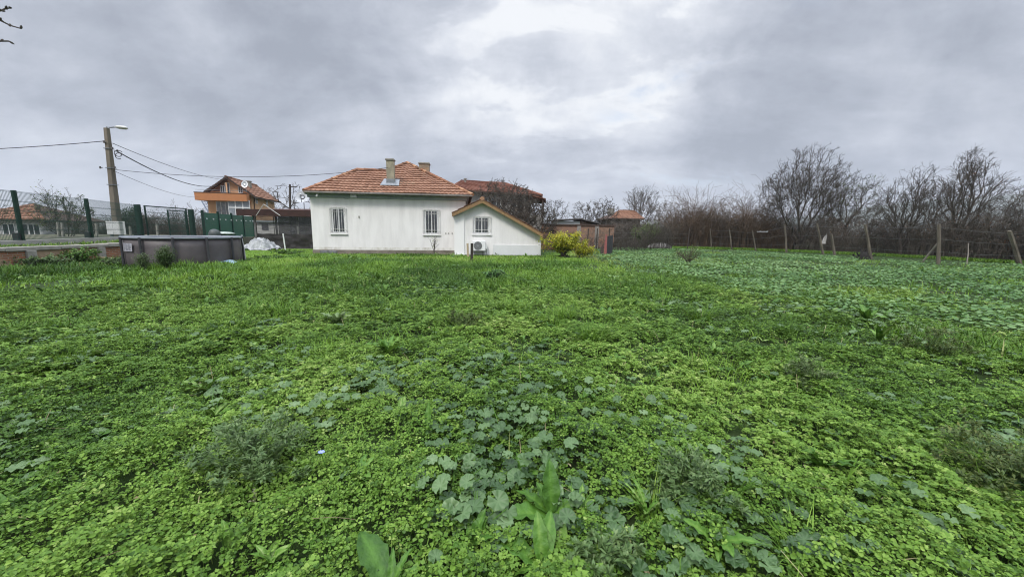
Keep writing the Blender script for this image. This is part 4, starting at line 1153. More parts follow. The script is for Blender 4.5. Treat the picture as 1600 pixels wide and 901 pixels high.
    for i, (px, y0, y1, lab) in enumerate(((91, 367, 347, 'pale stake nearest the first fence post, street side'), (97.5, 366, 348, 'pale stake in the pair left of the second fence post, the outer one'), (151, 366, 349, 'pale stake just right of the second fence post'), (204, 366, 354, 'short pale stake between pole and mesh gate'), (246, 368, 350, 'pale stake seen through the mesh gate'))):
        p = AT(px, y0, 26); q = AT(px - 1.2, y1, 26); k = MB(); k.beam((p[0], p[1], .5), q, .11, .09); tag(k.build('garden_stake', M_CEMENT, loc=(p[0], p[1], .6)), lab, 'stake', 'pale stakes behind the mesh fence')
    # ---------------- above-ground pool
    pc = np.array([-13.1, 14.98]); R = 1.81; H = 1.03
    pr = thing('swimming_pool', 'round above ground pool with brown wicker pattern wall and dark uprights', 'pool', (*pc, 0))
    mp_, nt, b, o_ = new_mat('wicker_print')
    N, Lk = nt.nodes, nt.links
    tc = N.new('ShaderNodeTexCoord'); wv = N.new('ShaderNodeTexWave'); wv.bands_direction = 'Z'; wv.inputs['Scale'].default_value = 9; wv.inputs['Distortion'].default_value = 1.5; wv.inputs['Detail'].default_value = 3
    Lk.new(tc.outputs['Object'], wv.inputs['Vector'])
    nz = N.new('ShaderNodeTexNoise'); nz.inputs['Scale'].default_value = 3; Lk.new(tc.outputs['Object'], nz.inputs['Vector'])
    rr = ramp_node(nt, [(0.2, (.060, .052, .056)), (0.8, (.105, .090, .092))])
    ad = N.new('ShaderNodeMath'); ad.operation = 'MULTIPLY_ADD'; ad.inputs[1].default_value = .45; Lk.new(wv.outputs['Fac'], ad.inputs[0]); Lk.new(nz.outputs['Fac'], ad.inputs[2])
    sb = N.new('ShaderNodeMath'); sb.operation = 'SUBTRACT'; sb.inputs[1].default_value = .2; Lk.new(ad.outputs[0], sb.inputs[0])
    Lk.new(sb.outputs[0], rr.inputs[0]); Lk.new(rr.outputs[0], b.inputs['Base Color']); b.inputs['Roughness'].default_value = .55
    n = 96; vs, fs = [], []
    npost = 12
    for j, (z, dr) in enumerate(((-.1, -.02), (.08, .03), (.35, .045), (.7, .02), (H - .03, 0), (H - .03, -.05), (.5, -.05))):
        for k in range(n):
            a = 2 * math.pi * k / n; bul = abs(math.sin((a - math.radians(-29.8)) * npost / 2)) * dr * 1.2
            rad = R - .03 + (bul if dr > 0 else dr); vs.append((pc[0] + rad * math.cos(a), pc[1] + rad * math.sin(a), z))
    for j in range(6):
        for k in range(n): fs.append((j * n + k, j * n + (k + 1) % n, (j + 1) * n + (k + 1) % n, (j + 1) * n + k))
    m = MB(); m.add(vs, fs); m.build('pool_wall', mp_, pr, smooth=True)
    m = MB(); m.tube([(pc[0] + R * math.cos(a), pc[1] + R * math.sin(a), H) for a in np.linspace(0, 2 * math.pi, 73)], .042, 8, False); m.build('rim', mat('grey_rim', (.17, .19, .22), (.24, .26, .29), 3, .4), pr, smooth=True)
    for i in range(npost):
        a = math.radians(-48.8 + 19 + 30 * i); p = pc + (R + .045) * np.array([math.cos(a), math.sin(a)])
        if p[1] > pc[1] + 1.2: continue
        m = MB(); m.tube([(*p, -.05), (*p, H + .02)], .042, 8); m.build('upright', mat('grey_upright', (.050, .050, .056), None, rough=.4), pr)
    m = MB(); m.poly([(pc[0] + (R - .08) * math.cos(a), pc[1] + (R - .08) * math.sin(a), .72) for a in np.linspace(0, 2 * math.pi, 65)[:-1]]); m.build('water', mat('pool_water', (.02, .045, .05), None, rough=.05, spec=.6), pr)
    # printed information sheet on the wall: pale panel with grey lines of small print
    th = math.atan2(AT(204, 388, 14.9)[1] - pc[1], AT(204, 388, 14.9)[0] - pc[0])
    def onw(t, z, e): return (pc[0] + (R + e) * math.cos(t), pc[1] + (R + e) * math.sin(t), z)
    tha = math.radians(-107)
    k = MB(); vs = []; 
    for i in range(7):
        t = tha - .125 + .25 * i / 6; vs += [onw(t, .56, .055), onw(t, .84, .045)]
    k.add(vs, [(2 * i, 2 * i + 2, 2 * i + 3, 2 * i + 1) for i in range(6)]); ls = k.build('label_sheet', mat('faded_label', (.36, .36, .40), None, rough=.5), pr)
    k = MB()
    for r_ in range(6):
        z = .60 + r_ * .04
        for c_ in range(3):
            t0 = tha - .11 + c_ * .075; t1 = t0 + .06 * (1 if (r_ + c_) % 3 else .6); k.quad(onw(t0, z, .060), onw(t1, z, .060), onw(t1, z + .016, .060), onw(t0, z + .016, .060))
    k.build('print_lines', mat('grey_print', (.12, .12, .15), None), ls)
    # hose at the right edge, blue ground sheet corner
    k = MB(); p = G(376, 412); k.tube([onw(math.radians(27), .98, .06), onw(math.radians(27), .6, .10), onw(math.radians(26), .1, .12)], .018, 6); k.build('hose', mat('pale_hose', (.45, .46, .46), None), pr)
    p = G(357, 413.5); k = MB()
    vs, fs = [], []
    for i in range(7):
        for j in range(4): vs.append((p[0] - .42 + .14 * i, p[1] - .12 + .13 * j, .05 + .10 * vnoise(i * .9, j * .9, 1, 3) * (1 + .3 * j)))
    for i in range(6):
        for j in range(3): fs.append((i * 4 + j, i * 4 + j + 1, (i + 1) * 4 + j + 1, (i + 1) * 4 + j))
    k.add(vs, fs); tag(k.build('blue_sheet', mat('blue_plastic', (.20, .32, .42), (.28, .38, .47), 6, .45), loc=(p[0], p[1], 0), smooth=True), 'crumpled pale blue plastic sheet at the foot of the pool', 'plastic sheet')
    # planks at the pool's left foot
    for i, (pa, pb, lab) in enumerate((((146, 407), (192, 411), 'long pale plank lying at the left foot of the pool'), ((160, 413), (196, 414), 'short board in the weeds before the pool, below the long plank'))):
        a, b = G(*pa), G(*pb); k = MB(); k.beam((a[0], a[1], .16 - .05 * i), (b[0], b[1], .14 - .04 * i), .16, .04)
        tag(k.build('plank', mat('plank_wood', (.30, .22, .14), (.20, .15, .10), 5, .9), loc=a), lab, 'plank', 'planks by the pool')

    # ---------------- canopy with shade net, its things
    Yc = 25.4
    a = AT(383, 388, Yc); b = AT(492, 388, Yc + .8); zc = AT(430, 332, Yc)[2]
    ang = math.atan2(b[1] - a[1], b[0] - a[0]); M = frame((a[0], a[1], 0), ang); L = float(np.hypot(b[1] - a[1], b[0] - a[0]))
    cr = thing('canopy', 'brown roofed canopy with grey shade net left of the white house', 'canopy', (a[0], a[1], 0))
    m = MB(M); m.slab([(-.15, -.35, zc - .02), (L + 1.0, -.35, zc + .10), (L + 1.0, 3.6, zc + .42), (-.15, 3.6, zc + .30)], (0, 0, .10)); m.build('roof', mat('brown_roofing', (.055, .026, .022), (.085, .042, .034), 4, .8, .4, 20), cr)
    m = MB(M); m.box(-.15, L + 1.0, -.39, -.353, zc - .24, zc + .20); m.build('fascia', mat('brown_fascia', (.050, .022, .018), (.034, .018, .015), 3, .7), cr)
    for x, y in ((.75, 0), (3.4, .02), (.75, 3.3), (4.6, 3.3)): m = MB(M); m.box(x - .06, x + .06, y - .06, y + .06, 0, zc + (.0 if y < 1 else .26)); m.build('post', mat('canopy_post', (.10, .10, .10), (.15, .15, .14), 5, .7), cr)
    def cloth(x0, x1, y, z0, z1, m_, name, amp=.05):
        k = MB(M); n1, n2 = 40, 10; vs, fs = [], []
        for i in range(n1 + 1):
            for j in range(n2 + 1):
                x = x0 + (x1 - x0) * i / n1; z = z0 + (z1 - z0) * j / n2
                vs.append((x, y + amp * (math.sin(i * .9 + j * .25) * .5 + (vnoise(i * .35, j * .5, 1, 6) - .5) * 2) * (1 - .6 * j / n2), z - (.03 * abs(math.sin(i * .4)) if j == n2 else 0)))
        for i in range(n1):
            for j in range(n2): b_ = i * (n2 + 1) + j; fs.append((b_, b_ + n2 + 1, b_ + n2 + 2, b_ + 1))
        k.add(vs, fs); return k.build(name, m_, cr, smooth=True)
    cloth(.85, L + .6, 3.38, .05, zc + .3, net_mat('back_netting', (.05, .05, .055), .12), 'back_net', .04)
    cloth(.85, L + .6, -.03, 1.02, zc - .0, net_mat('grey_net', (.075, .075, .08), .48), 'shade_net', .04)
    cloth(.85, L + .6, -.08, .03, 1.05, mat('black_sheet', (.022, .020, .020), (.04, .036, .034), 3, .65), 'dark_sheet', .07)
    for x in (1.9, 3.0, 4.2): m = MB(M); m.tube([(x, .04, .6), (x, .04, zc)], .022, 6); m.build('net_pole', M_BLACK, cr)
    m = MB(M); m.tube([(.9, .0, zc - .28), (L + .3, 0, zc - .42)], .012, 5); m.build('net_line', M_BLACK, cr)
    ap = AT(412, 319, Yc - .3)
    for px, py, k_ in ((400, 337, 0), (438, 337, 1)):
        m = MB(); m.tube([ap, AT(px, py, Yc - .35)], .022, 6); m.build('stay_rod', mat('pale_rod', (.42, .42, .40), None, rough=.5), cr)
    # pale shed wall seen through the net
    p = AT(430, 375, 31); sh = thing('garden_shed', 'pale shed with a dark window seen through the shade net', 'shed', (p[0], p[1], 0))
    x0, x1 = AT(402, 360, 31)[0], AT(452, 360, 31)[0]
    m = MB(); m.box(x0, x1, 31, 33.5, 0, 1.9); m.build('wall', mat('pale_shed', (.55, .54, .51), (.45, .44, .42), 2, .8), sh)
    m = MB(); m.box(x0 - .2, x1 + .2, 30.8, 33.7, 1.9, 2.02); m.build('roof', M_GUTTER, sh)
    xa, xb = AT(409, 350, 31)[0], AT(419, 350, 31)[0]; m = MB(); m.box(xa, xb, 30.96, 30.998, 1.25, 1.75); m.build('window', M_DARK, sh)
    # white tarp over a low pile
    c0 = AT(399, 390, 23.4); k = MB(); n1, n2 = 26, 18; vs, fs = [], []
    for i in range(n1 + 1):
        for j in range(n2 + 1):
            u, v = i / n1 * 2 - 1, j / n2 * 2 - 1
            rad = max(abs(u), abs(v)) ; x = c0[0] + u * .90 * (1 + .08 * vnoise(i * .4, j * .4, 1, 8)); y = c0[1] + .6 + v * .8
            hgt = .66 * (1 - max(0, rad - .45) / .55 * (.86 + .25 * vnoise(i * .5, j * .5, 1, 2))) if rad > .45 else .66
            if u > .25: hgt *= 1 - (u - .25) * .35
            hgt += (vnoise(i * .55, j * .55, 1, 12) - .5) * .34 + (vnoise(i * 1.1, j * 1.1, 1, 14) - .5) * .16
            if rad > .93: hgt = .05 + .22 * max(0, vnoise(i * .6, j * .6, 1, 16) - .35)
            vs.append((x, y, max(.02, hgt)))
    for i in range(n1):
        for j in range(n2): b_ = i * (n2 + 1) + j; fs.append((b_, b_ + n2 + 1, b_ + n2 + 2, b_ + 1))
    k.add(vs, fs); tag(k.build('tarpaulin', mat('white_tarp', (.44, .45, .46), (.24, .25, .26), 5, .5, .6, 8), loc=(c0[0], c0[1], 0)), 'crumpled white tarpaulin over a low pile right of the pool', 'tarpaulin')
    a_, b_ = AT(446.5, 393, 22.2), AT(442.2, 365, 22.2); k = MB(); k.tube([(a_[0], a_[1], -.1), b_], .035, 8); tag(k.build('white_pole', M_PVC, loc=(a_[0], a_[1], 0)), 'slim white pole leaning in the lawn before the dark sheet', 'pole')
    # big satellite dish above the canopy, left of the house
    c0 = AT(473, 309, 27.6); ds = thing('satellite_dish', 'large pale satellite dish above the canopy by the house corner', 'satellite dish', (c0[0], c0[1], c0[2] - 1))
    def dish(root, c0, r, yaw, pitch, m_):
        c_, s_ = math.cos(yaw), math.sin(yaw); ax = np.array([s_ * math.cos(pitch), -c_ * math.cos(pitch), math.sin(pitch)]); u = np.array([c_, s_, 0]); v = np.cross(ax, u)
        k = MB(); vs = [tuple(c0)]; fs = []; n = 24
        for rg in (1, 2, 3):
            q = rg / 3 * r
            for i in range(n): a = 2 * math.pi * i / n; vs.append(tuple(c0 + u * q * math.cos(a) * .95 + v * q * math.sin(a) + ax * (q * q / r * .32)))
        for i in range(n): fs.append((0, 1 + i, 1 + (i + 1) % n))
        for rg in (0, 1):
            for i in range(n): fs.append((1 + rg * n + i, 1 + rg * n + (i + 1) % n, 1 + (rg + 1) * n + (i + 1) % n, 1 + (rg + 1) * n + i))
        k.add(vs, fs); k.build('reflector', m_, root, smooth=True)
        k = MB(); f = c0 + ax * r * 1.05; k.tube([c0 - v * r * .95 + ax * r * .3, f], .02 * r / .4, 5); k.tube([f - ax * .08, f + ax * .05], .035 * r / .4, 8); k.build('feed_arm', M_ZINC, root)
        k = MB(); k.tube([c0 - ax * .05, c0 - ax * .2, c0 - ax * .2 - np.array([0, 0, 1.0])], .03, 6); k.build('mast', M_ZINC, root)
    dish(ds, c0, .46, math.radians(12), math.radians(25), mat('pale_dish', (.50, .52, .54), (.42, .44, .46), 2, .6))

    # ---------------- concrete pole with street lamp, cabinet and cables
    p0, p1 = AT(185.5, 374, 21), AT(166.5, 200, 21)
    pl = thing('utility_pole', 'weathered concrete utility pole with street lamp arm', 'utility pole', (p0[0], p0[1], .6))
    vs = []
    for p, w in ((np.array([p0[0], p0[1], .4]), .32), (p1, .18)):
        for sx, sy in ((-1, -1), (1, -1), (1, 1), (-1, 1)): vs.append((p[0] + sx * w / 2, p[1] + sy * w / 2, p[2]))
    k = MB(); k.add(vs, [(0, 3, 2, 1), (4, 5, 6, 7), (0, 1, 5, 4), (1, 2, 6, 5), (2, 3, 7, 6), (3, 0, 4, 7)]); k.build('shaft', mat('aged_concrete', (.185, .160, .125), (.12, .106, .086), 2.5, .95, .5, 20, stretch=(1, 1, .3)), pl, bevel=.02)
    k = MB(); h1, h2 = AT(171, 199.5, 21), AT(181, 198.5, 20.8); k.tube([p1 + np.array([0, 0, -.3]), p1 + np.array([.02, 0, .06]), h1, h2], .035, 6); k.build('lamp_arm', M_ZINC, pl)
    h3 = AT(198, 200, 20.6); k = MB(); dv = h3 - h2; k.tube([h2, h2 + dv * .3, h2 + dv * .75, h3], [.07, .16, .17, .06], 10, True, .5, .55); k.build('lamp_head', mat('lamp_grey', (.50, .50, .47), None, rough=.4), pl, smooth=True)
    for z in (.30, .45, .62):
        q = p0 + (p1 - p0) * (z + .2); w = .2 + .1 * (1 - z); k = MB(); k.box(q[0] - w * .62, q[0] + w * .62, q[1] - w * .62, q[1] + w * .62, q[2] - .015, q[2] + .02); k.build('band', M_ZINC, pl)
    for (px, py, dx) in ((166, 222, -.2), (172, 232, .22), (178, 236, .32), (176, 262, .2), (160, 262, -.2)):
        q = AT(px, py, 20.85); k = MB(); k.tube([q, q + np.array([dx * .6, 0, 0])], .02, 5); k.tube([q + np.array([dx * .6, 0, -.05]), q + np.array([dx * .6, 0, .07])], .04, 7); k.build('insulator', mat('insulator', (.10, .09, .09), None, rough=.3), pl)
    k = MB(); q = AT(184, 238, 20.8); pts_ = [q + np.array([.22 * math.cos(t) * (1 - t * .03), 0, .12 * math.sin(t * 1.0) - .02 * t]) for t in np.linspace(0, 12, 40)]; k.tube(pts_, .018, 5, False); k.build('cable_coil', M_CABLE, pl)
    # white electric cabinet at the pole's foot
    x0, x1 = AT(166, 355, 20.3)[0], AT(187, 355, 20.3)[0]; z1, z0 = AT(176, 345.5, 20.3)[2], AT(176, 366.5, 20.3)[2]
    cb = thing('electric_cabinet', 'white electric meter cabinet at the foot of the concrete pole', 'electric cabinet', ((x0 + x1) / 2, 20.4, z0))
    k = MB(); k.box(x0, x1, 20.3, 20.6, z0, z1); k.build('case', mat('cabinet_white', (.66, .67, .64), (.56, .57, .54), 3, .6), cb, bevel=.01)
    k = MB(); mx = (x0 + x1) / 2; k.box(x0 + .03, mx - .008, 20.288, 20.3, z0 + .03, z1 - .03); k.build('door', M_PVC, cb); k = MB(); k.box(mx + .008, x1 - .03, 20.288, 20.3, z0 + .03, z1 - .03); k.build('door', M_PVC, cb)
    
    for q in (x0 + .12, x1 - .12): k = MB(); k.box(q - .04, q + .04, 20.35, 20.5, .5, z0); k.build('stand_leg', M_ZINC, cb)
    def cable(name, a, b, sag, r, lab):
        a = np.asarray(a, dtype=float); b = np.asarray(b, dtype=float); k = MB(); pts = [a + (b - a) * t + np.array([0, 0, -4 * sag * t * (1 - t)]) for t in np.linspace(0, 1, 25)]
        k.tube(pts, r, 5, False); tag(k.build('power_cable', M_CABLE, loc=a), lab, 'cable', 'cables from the utility pole')
    cable('c', AT(164, 220.5, 21), AT(-330, 236, 21), .25, .020, 'single cable leaving the pole to the left edge of the photo')
    cable('c', AT(176, 224, 21), AT(352, 281, 46), .35, .016, 'thin upper cable from the pole towards the orange house roof')
    cable('c', AT(182, 236, 21), AT(338, 290, 46), .7, .030, 'thick black cable from the pole towards the orange house balcony')
    cable('c', AT(178, 265, 21), AT(606, 262, 22.6), .45, .013, 'long nearly level cable from the pole to the tall chimney')
    cable('c', AT(178, 267, 21), AT(312, 308, 46), .4, .012, 'lowest thin cable from the pole to the balcony edge')
build_left()
# ------------------------------------------------------------------ neighbouring houses and walls
M_ORANGE = mat('orange_plaster', (0.70, 0.43, 0.25), (0.62, 0.37, 0.21), 1.2, 0.9)
M_ORANGE2 = mat('deep_orange_plaster', (0.46, 0.20, 0.085), (0.40, 0.17, 0.075), 1.5, 0.9)
M_REDROOF = tint_mat('red_brown_tile', [(0.0, (0.14, 0.064, 0.048)), (0.5, (0.19, 0.086, 0.062)), (1.0, (0.25, 0.125, 0.088))], stain_scale=.6)
M_BROWNEAVE = mat('brown_eave', (0.07, 0.045, 0.035), None, rough=0.8)

def simple_window(M, root, x0, x1, z0, z1, y, name='window', mull=1, fr=None, curtain=False):
    w = .06; m = MB(M)
    m.box(x0, x0 + w, y - .03, y + .05, z0, z1); m.box(x1 - w, x1, y - .03, y + .05, z0, z1); m.box(x0 + w, x1 - w, y - .03, y + .05, z0, z0 + w); m.box(x0 + w, x1 - w, y - .03, y + .05, z1 - w, z1)
    for i in range(mull): c = x0 + (x1 - x0) * (i + 1) / (mull + 1); m.box(c - .03, c + .03, y - .035, y + .045, z0 + w, z1 - w)
    o = m.build(name, fr or M_PVC, root)
    p = MB(M); p.quad((x0 + w, y - .012, z0 + w), (x1 - w, y - .012, z0 + w), (x1 - w, y - .012, z1 - w), (x0 + w, y - .012, z1 - w))
    p.build('pane', mat('dim_pane', (.30, .33, .36) if curtain else (.06, .07, .08), (.16, .18, .2) if curtain else (.035, .04, .045), 2, .08, spec=.6), o)
    return o

def build_orange_house():
    c = AT(397, 360, 50); ang = math.atan2(0.275, 1.0)
    # local x runs along the gable front to the right, local y away along the side; the near corner is the origin
    M = frame((c[0], c[1], 0), ang)
    root = thing('orange_house', 'two-storey orange house with a wide balcony and red tiled gable roof', 'house', (c[0], c[1], 0))
    Q = lambda px, py, y=0.0: on_plane(M, px, py, y)
    xl = Q(326, 330)[0]; zb0 = Q(360, 313)[1]; zb1 = Q(360, 302)[1]; zg = Q(397, 303)[1]
    xa, za = Q(357, 279.5); D = 8.8
    zel = Q(322, 303)[1]
    m = MB(M); m.box(xl, 0, 0, D, -.2, zb0)
    zer = zg
    m.slab([(xl, 0, zb0), (0, 0, zb0), (0, 0, zer), (xa, 0, za), (xl, 0, zel)], (0, D, 0)); m.build('wall', M_ORANGE, root)
    # balcony: slab and solid parapet wrapping the front
    xb = Q(304, 308, -1.6)[0]
    z0, z1 = Q(350, 313.5, -1.6)[1], Q(350, 301.8, -1.6)[1]
    m = MB(M); m.box(xb, .05, -1.6, -.003, z0, z0 + .18); m.box(xb, .05, -1.6, -1.45, z0 + .182, z1); m.box(xb, xb + .15, -1.448, 1.5, z0 + .182, z1); m.box(-.10, .05, -1.448, -.003, z0 + .182, z1); m.box(xb + .152, xl - .003, -.002, 1.5, z0, z0 + .18)
    bal = m.build('balcony', M_ORANGE2, root)
    m = MB(M); m.box(xb - .04, .09, -1.64, -1.41, z1 + .002, z1 + .07); m.build('balcony_coping', M_BROWNEAVE, bal)
    m = MB(M); m.tube([(xb + .1, -1.5, z1 + .35), (0, -1.5, z1 + .35)], .02, 5); 
    m.build('handrail', M_ZINC, bal)
    # roof
    ov = .75; sr = (za - zer) / (0 - xa); sl = (za - zel) / (xa - xl)
    er = (ov, zer - sr * ov); el = (xl - .55, zel - sl * .55)
    m = MB(M)
    for a, b in ((el, (xa, za)), ((xa, za), er)): m.slab([(a[0], -ov, a[1] + .16), (b[0], -ov, b[1] + .16), (b[0], D + .6, b[1] + .16), (a[0], D + .6, a[1] + .16)], (0, 0, -.16))
    ro = m.build('roof', M_BROWNEAVE, root)
    m = MB(M)
    for p0 in (er, el):
        a3 = np.array([p0[0], -ov, p0[1] + .17]); u = np.array([0, 1.0, 0]); sv = np.array([xa - p0[0], 0, za - p0[1]]); ln = np.linalg.norm(sv); sv /= ln; nn = np.cross(u, sv); nn = nn if nn[2] > 0 else -nn
        tile_roof(m, a3, u, sv, nn, [(0, 0), (D + .6 + ov, 0), (D + .6 + ov, ln), (0, ln)], row=.4, colw=.4, sub=2)
    m.build('roof_tiles', M_TILE, ro)
    m = MB(M); ridge_caps(m, (xa, -ov, za + .22), (xa, D + .6, za + .22), .14); m.build('ridge_tiles', M_RIDGE, ro)
    m = MB(M); yc = 3.2; xc = -1.5; zc = za - (xc - xa) * sr; m.box(xc - .35, xc + .35, yc, yc + .7, zc - .5, zc + .75); ch = m.build('chimney', M_CEMENT, root); m = MB(M); m.box(xc - .42, xc + .42, yc - .07, yc + .77, zc + .752, zc + .86); m.build('chimney_cap', M_CEMENT, ch)
    # upper storey: recessed dark loggia, panelling, openings
    zf = zb0 + .25
    a = Q(345, 300)[0]; b = Q(352, 300)[0]; simple_window(M, root, a, b, zb1 + .05, zb1 + .95, -.06)
    a = Q(352.5, 300)[0]; b = Q(360, 300)[0]; simple_window(M, root, a, b, zb1 - .6, zb1 + 1.3, -.06, 'balcony_door')
    a = Q(373, 300)[0]; b = Q(380, 300)[0]; simple_window(M, root, a, b, zb1 + .05, zb1 + 1.0, -.06)
    m = MB(M); xs = Q(358.5, 300)[0]; m.box(xs - .06, xs + .06, -.75, -.62, zb1 - .4, za - .55); m.build('loggia_post', M_ORANGE, root)
    m = MB(M); m.slab([(xl + .6, -.03, zel + .35), (xs - .1, -.03, zel + .35), (xs - .1, -.03, za - .35), (xa - .1, -.03, za - .1)], (0, .02, 0)); m.build('loggia_panel', mat('dark_red_boards', (.24, .12, .075), (.17, .085, .055), 3, .9, stretch=(1, 1, 8)), root)
    # lower storey: glass doors and the white bay window
    za0 = Q(350, 345)[1]
    a, b = Q(339, 330)[0], Q(361, 330)[0]; simple_window(M, root, a, b, za0 - .9, zb0 - .18, -.04, 'glass_door', 2, curtain=True)
    a, b = Q(364, 330)[0], Q(397, 330)[0]
    m = MB(M); m.box(a, b + .1, -1.2, -.003, -.2, zb0 - 2.0); bay = m.build('bay_base', M_ORANGE, root)
    for i in range(3): simple_window(M, root, a + (b - a) * i / 3 + .004, a + (b - a) * (i + 1) / 3 - .004, zb0 - 1.99, zb0 - .95, -1.2, 'bay_window', 0, curtain=True); simple_window(M, root, a + (b - a) * i / 3 + .004, a + (b - a) * (i + 1) / 3 - .004, zb0 - .94, zb0 - .01, -1.2, 'bay_window', 0, curtain=True)
    # right-hand side of the bay and side-wall windows (plane x = 0 looking along y)
    Ms = M @ np.array([[0, -1, 0, 0], [1, 0, 0, 0], [0, 0, 1, 0], [0, 0, 0, 1.0]])       # local x -> +y of the house, local y -> into the wall
    for x0, z in ((1.3, zg - 1.15), (5.2, zg - 1.2)): simple_window(Ms, root, x0, x0 + .7, z, z + .75, -.03)
    m = MB(M); m.tube([(.09, .9, zg - .1), (.09, .9, zg - .7), (.12, .55, zg - 1.0), (.12, .55, .5)], .06, 6); m.build('downpipe', M_BROWNEAVE, root)
    # dish on the balcony wall and outside stair behind
    c0 = AT(382.5, 288.5, 47.2); ds = thing('satellite_dish', 'small white satellite dish on the balcony of the orange house', 'satellite dish', (c0[0], c0[1], c0[2] - 1))
    k = MB(); n = 20; r = .42; ax = np.array([.35, -.85, .4]); ax /= np.linalg.norm(ax); u = np.cross(ax, [0, 0, 1.0]); u /= np.linalg.norm(u); v = np.cross(u, ax)
    vs = [tuple(c0)]; fs = []
    for q in (.5, 1):
        for i in range(n): a_ = 2 * math.pi * i / n; vs.append(tuple(c0 + (u * math.cos(a_) * .8 + v * math.sin(a_) * 1.15) * r * q + ax * .12 * q * q))
    for i in range(n): fs += [(0, 1 + i, 1 + (i + 1) % n), (1 + i, 1 + (i + 1) % n, 1 + n + (i + 1) % n, 1 + n + i)]
    k.add(vs, fs); k.build('reflector', M_PVC, ds, smooth=True)
    k = MB(); k.tube([c0, c0 - np.array([0, -.15, 0]), c0 - np.array([0, -.15, .9])], .03, 5); k.build('mast', M_ZINC, ds)
    p0, p1 = AT(326, 332, 52.5), AT(315, 314, 52.5); ld = thing('outside_stair', 'bluish metal stair with rails left of the orange house', 'stair', (p0[0], p0[1], .5))
    m = MB(); dy = np.array([0, .9, 0])
    for o_ in (0, 1): m.beam(p0 + dy * o_, p1 + dy * o_, .07, .12)
    m.beam(p0 + [0, 0, 0], p0 + dy, .05, .05)
    m.build('stringer', mat('blue_grey_metal', (.20, .25, .34), None, rough=.5), ld)
    for i in range(7): q = p0 + (p1 - p0) * (i + .5) / 7; m = MB(); m.beam(q, q + dy, .18, .04); m.build('tread', M_ZINC, ld)
    m = MB(); h = np.array([0, 0, .8]); m.tube([p0, p0 + h, p1 + h, p1], .035, 5); m.build('handrail', mat('blue_rail', (.20, .25, .34), None, rough=.5), ld)

def build_red_house():
    c = AT(738, 360, 40); ang = -.10
    M = frame((c[0], c[1], 0), ang)
    root = thing('red_roof_house', 'grey house with low red hip roof and porch behind bare trees', 'house', (c[0], c[1], 0))
    Q = lambda px, py, y=0.0: on_plane(M, px, py, y)
    ze = Q(728, 297)[1]; x0, x1 = -1.6, Q(822, 320)[0]; D = 9.5; zr = Q(745, 284, 4)[1]
    m = MB(M); m.box(x0, x1, 0, D, -.2, ze - .05); m.build('wall', mat('grey_render', (.42, .40, .38), (.33, .31, .30), 1.3, .95, .3, 20), root)
    e0, e1, e2, e3 = (x0 - .8, -.8, ze), (x1 + 1.6, -.8, ze - .55), (x1 + 1.6, D + .8, ze - .55), (x0 - .8, D + .8, ze)
    r0, r1 = (Q(720, 284, 4.5)[0], 4.5, Q(720, 284, 4.5)[1]), (Q(788, 286, 4.5)[0], 4.5, Q(788, 286, 4.5)[1])
    m = MB(M); m.slab([e0, e1, r1, r0], (0, 0, -.12)); m.slab([e3, r0, r1, e2], (0, 0, -.12)); m.slab([e0, r0, e3], (0, 0, -.12)); m.slab([e1, e2, r1], (0, 0, -.12)); ro = m.build('roof', M_BROWNEAVE, root)
    m = MB(M)
    def face(a, b, poly3):
        a, b = np.array(a), np.array(b); u = (b - a) / np.linalg.norm(b - a); q = np.array(poly3[0]) - a; sv = q - u * (q @ u); sv /= np.linalg.norm(sv); nn = np.cross(u, sv); nn = nn if nn[2] > 0 else -nn
        pl = [(0, 0), (float(np.linalg.norm(b - a)), 0)] + [(float((np.array(p) - a) @ u), float((np.array(p) - a) @ sv)) for p in poly3]
        tile_roof(m, a + nn * .02, u, sv, nn, pl, row=.42, colw=.42, sub=2)
    face(e0, e1, [r1, r0]); face(e1, e2, [r1]); face(e3, e0, [r0])
    m.build('roof_tiles', M_REDROOF, ro)
    m = MB(M); ridge_caps(m, r0, r1, .16); ridge_caps(m, e1, r1, .16); ridge_caps(m, e0, r0, .16); m.build('ridge_tiles', M_REDROOF, ro)
    p = AT(727, 285, 43.5); m = MB(); m.tube([p - np.array([0, 0, .4]), p + np.array([0, 0, .35])], .11, 8); m.tube([p + np.array([0, 0, .35]), p + np.array([0, 0, .42])], .2, 8); m.build('flue', M_CEMENT, root)
    # porch roof with posts at the right
    z = Q(852, 312)[1]; xa, xb = Q(822, 312)[0], Q(853, 312)[0]
    m = MB(M); m.slab([(xa, -1.6, z + .45), (xb, -1.6, z), (xb, 4, z), (xa, 4, z + .45)], (0, 0, -.07)); m.build('porch_roof', M_REDROOF, root)
    for x, y in ((xb - .3, -1.4), (xb - .3, 3.6), (xa + .4, -1.4)): m = MB(M); m.box(x - .05, x + .05, y - .05, y + .05, 0, z - .05); m.build('porch_post', M_BROWNEAVE, root)
    m = MB(M); m.box(xa, xb - .2, -1.3, 4, 0, z - 1.6); m.build('porch_base', mat('porch_wall', (.30, .28, .26), (.22, .21, .19), 2, .9), root)
    for px in (748, 768, 800): a = Q(px, 320)[0]; simple_window(M, root, a, a + 1.0, ze - 2.1, ze - .8, -.03)

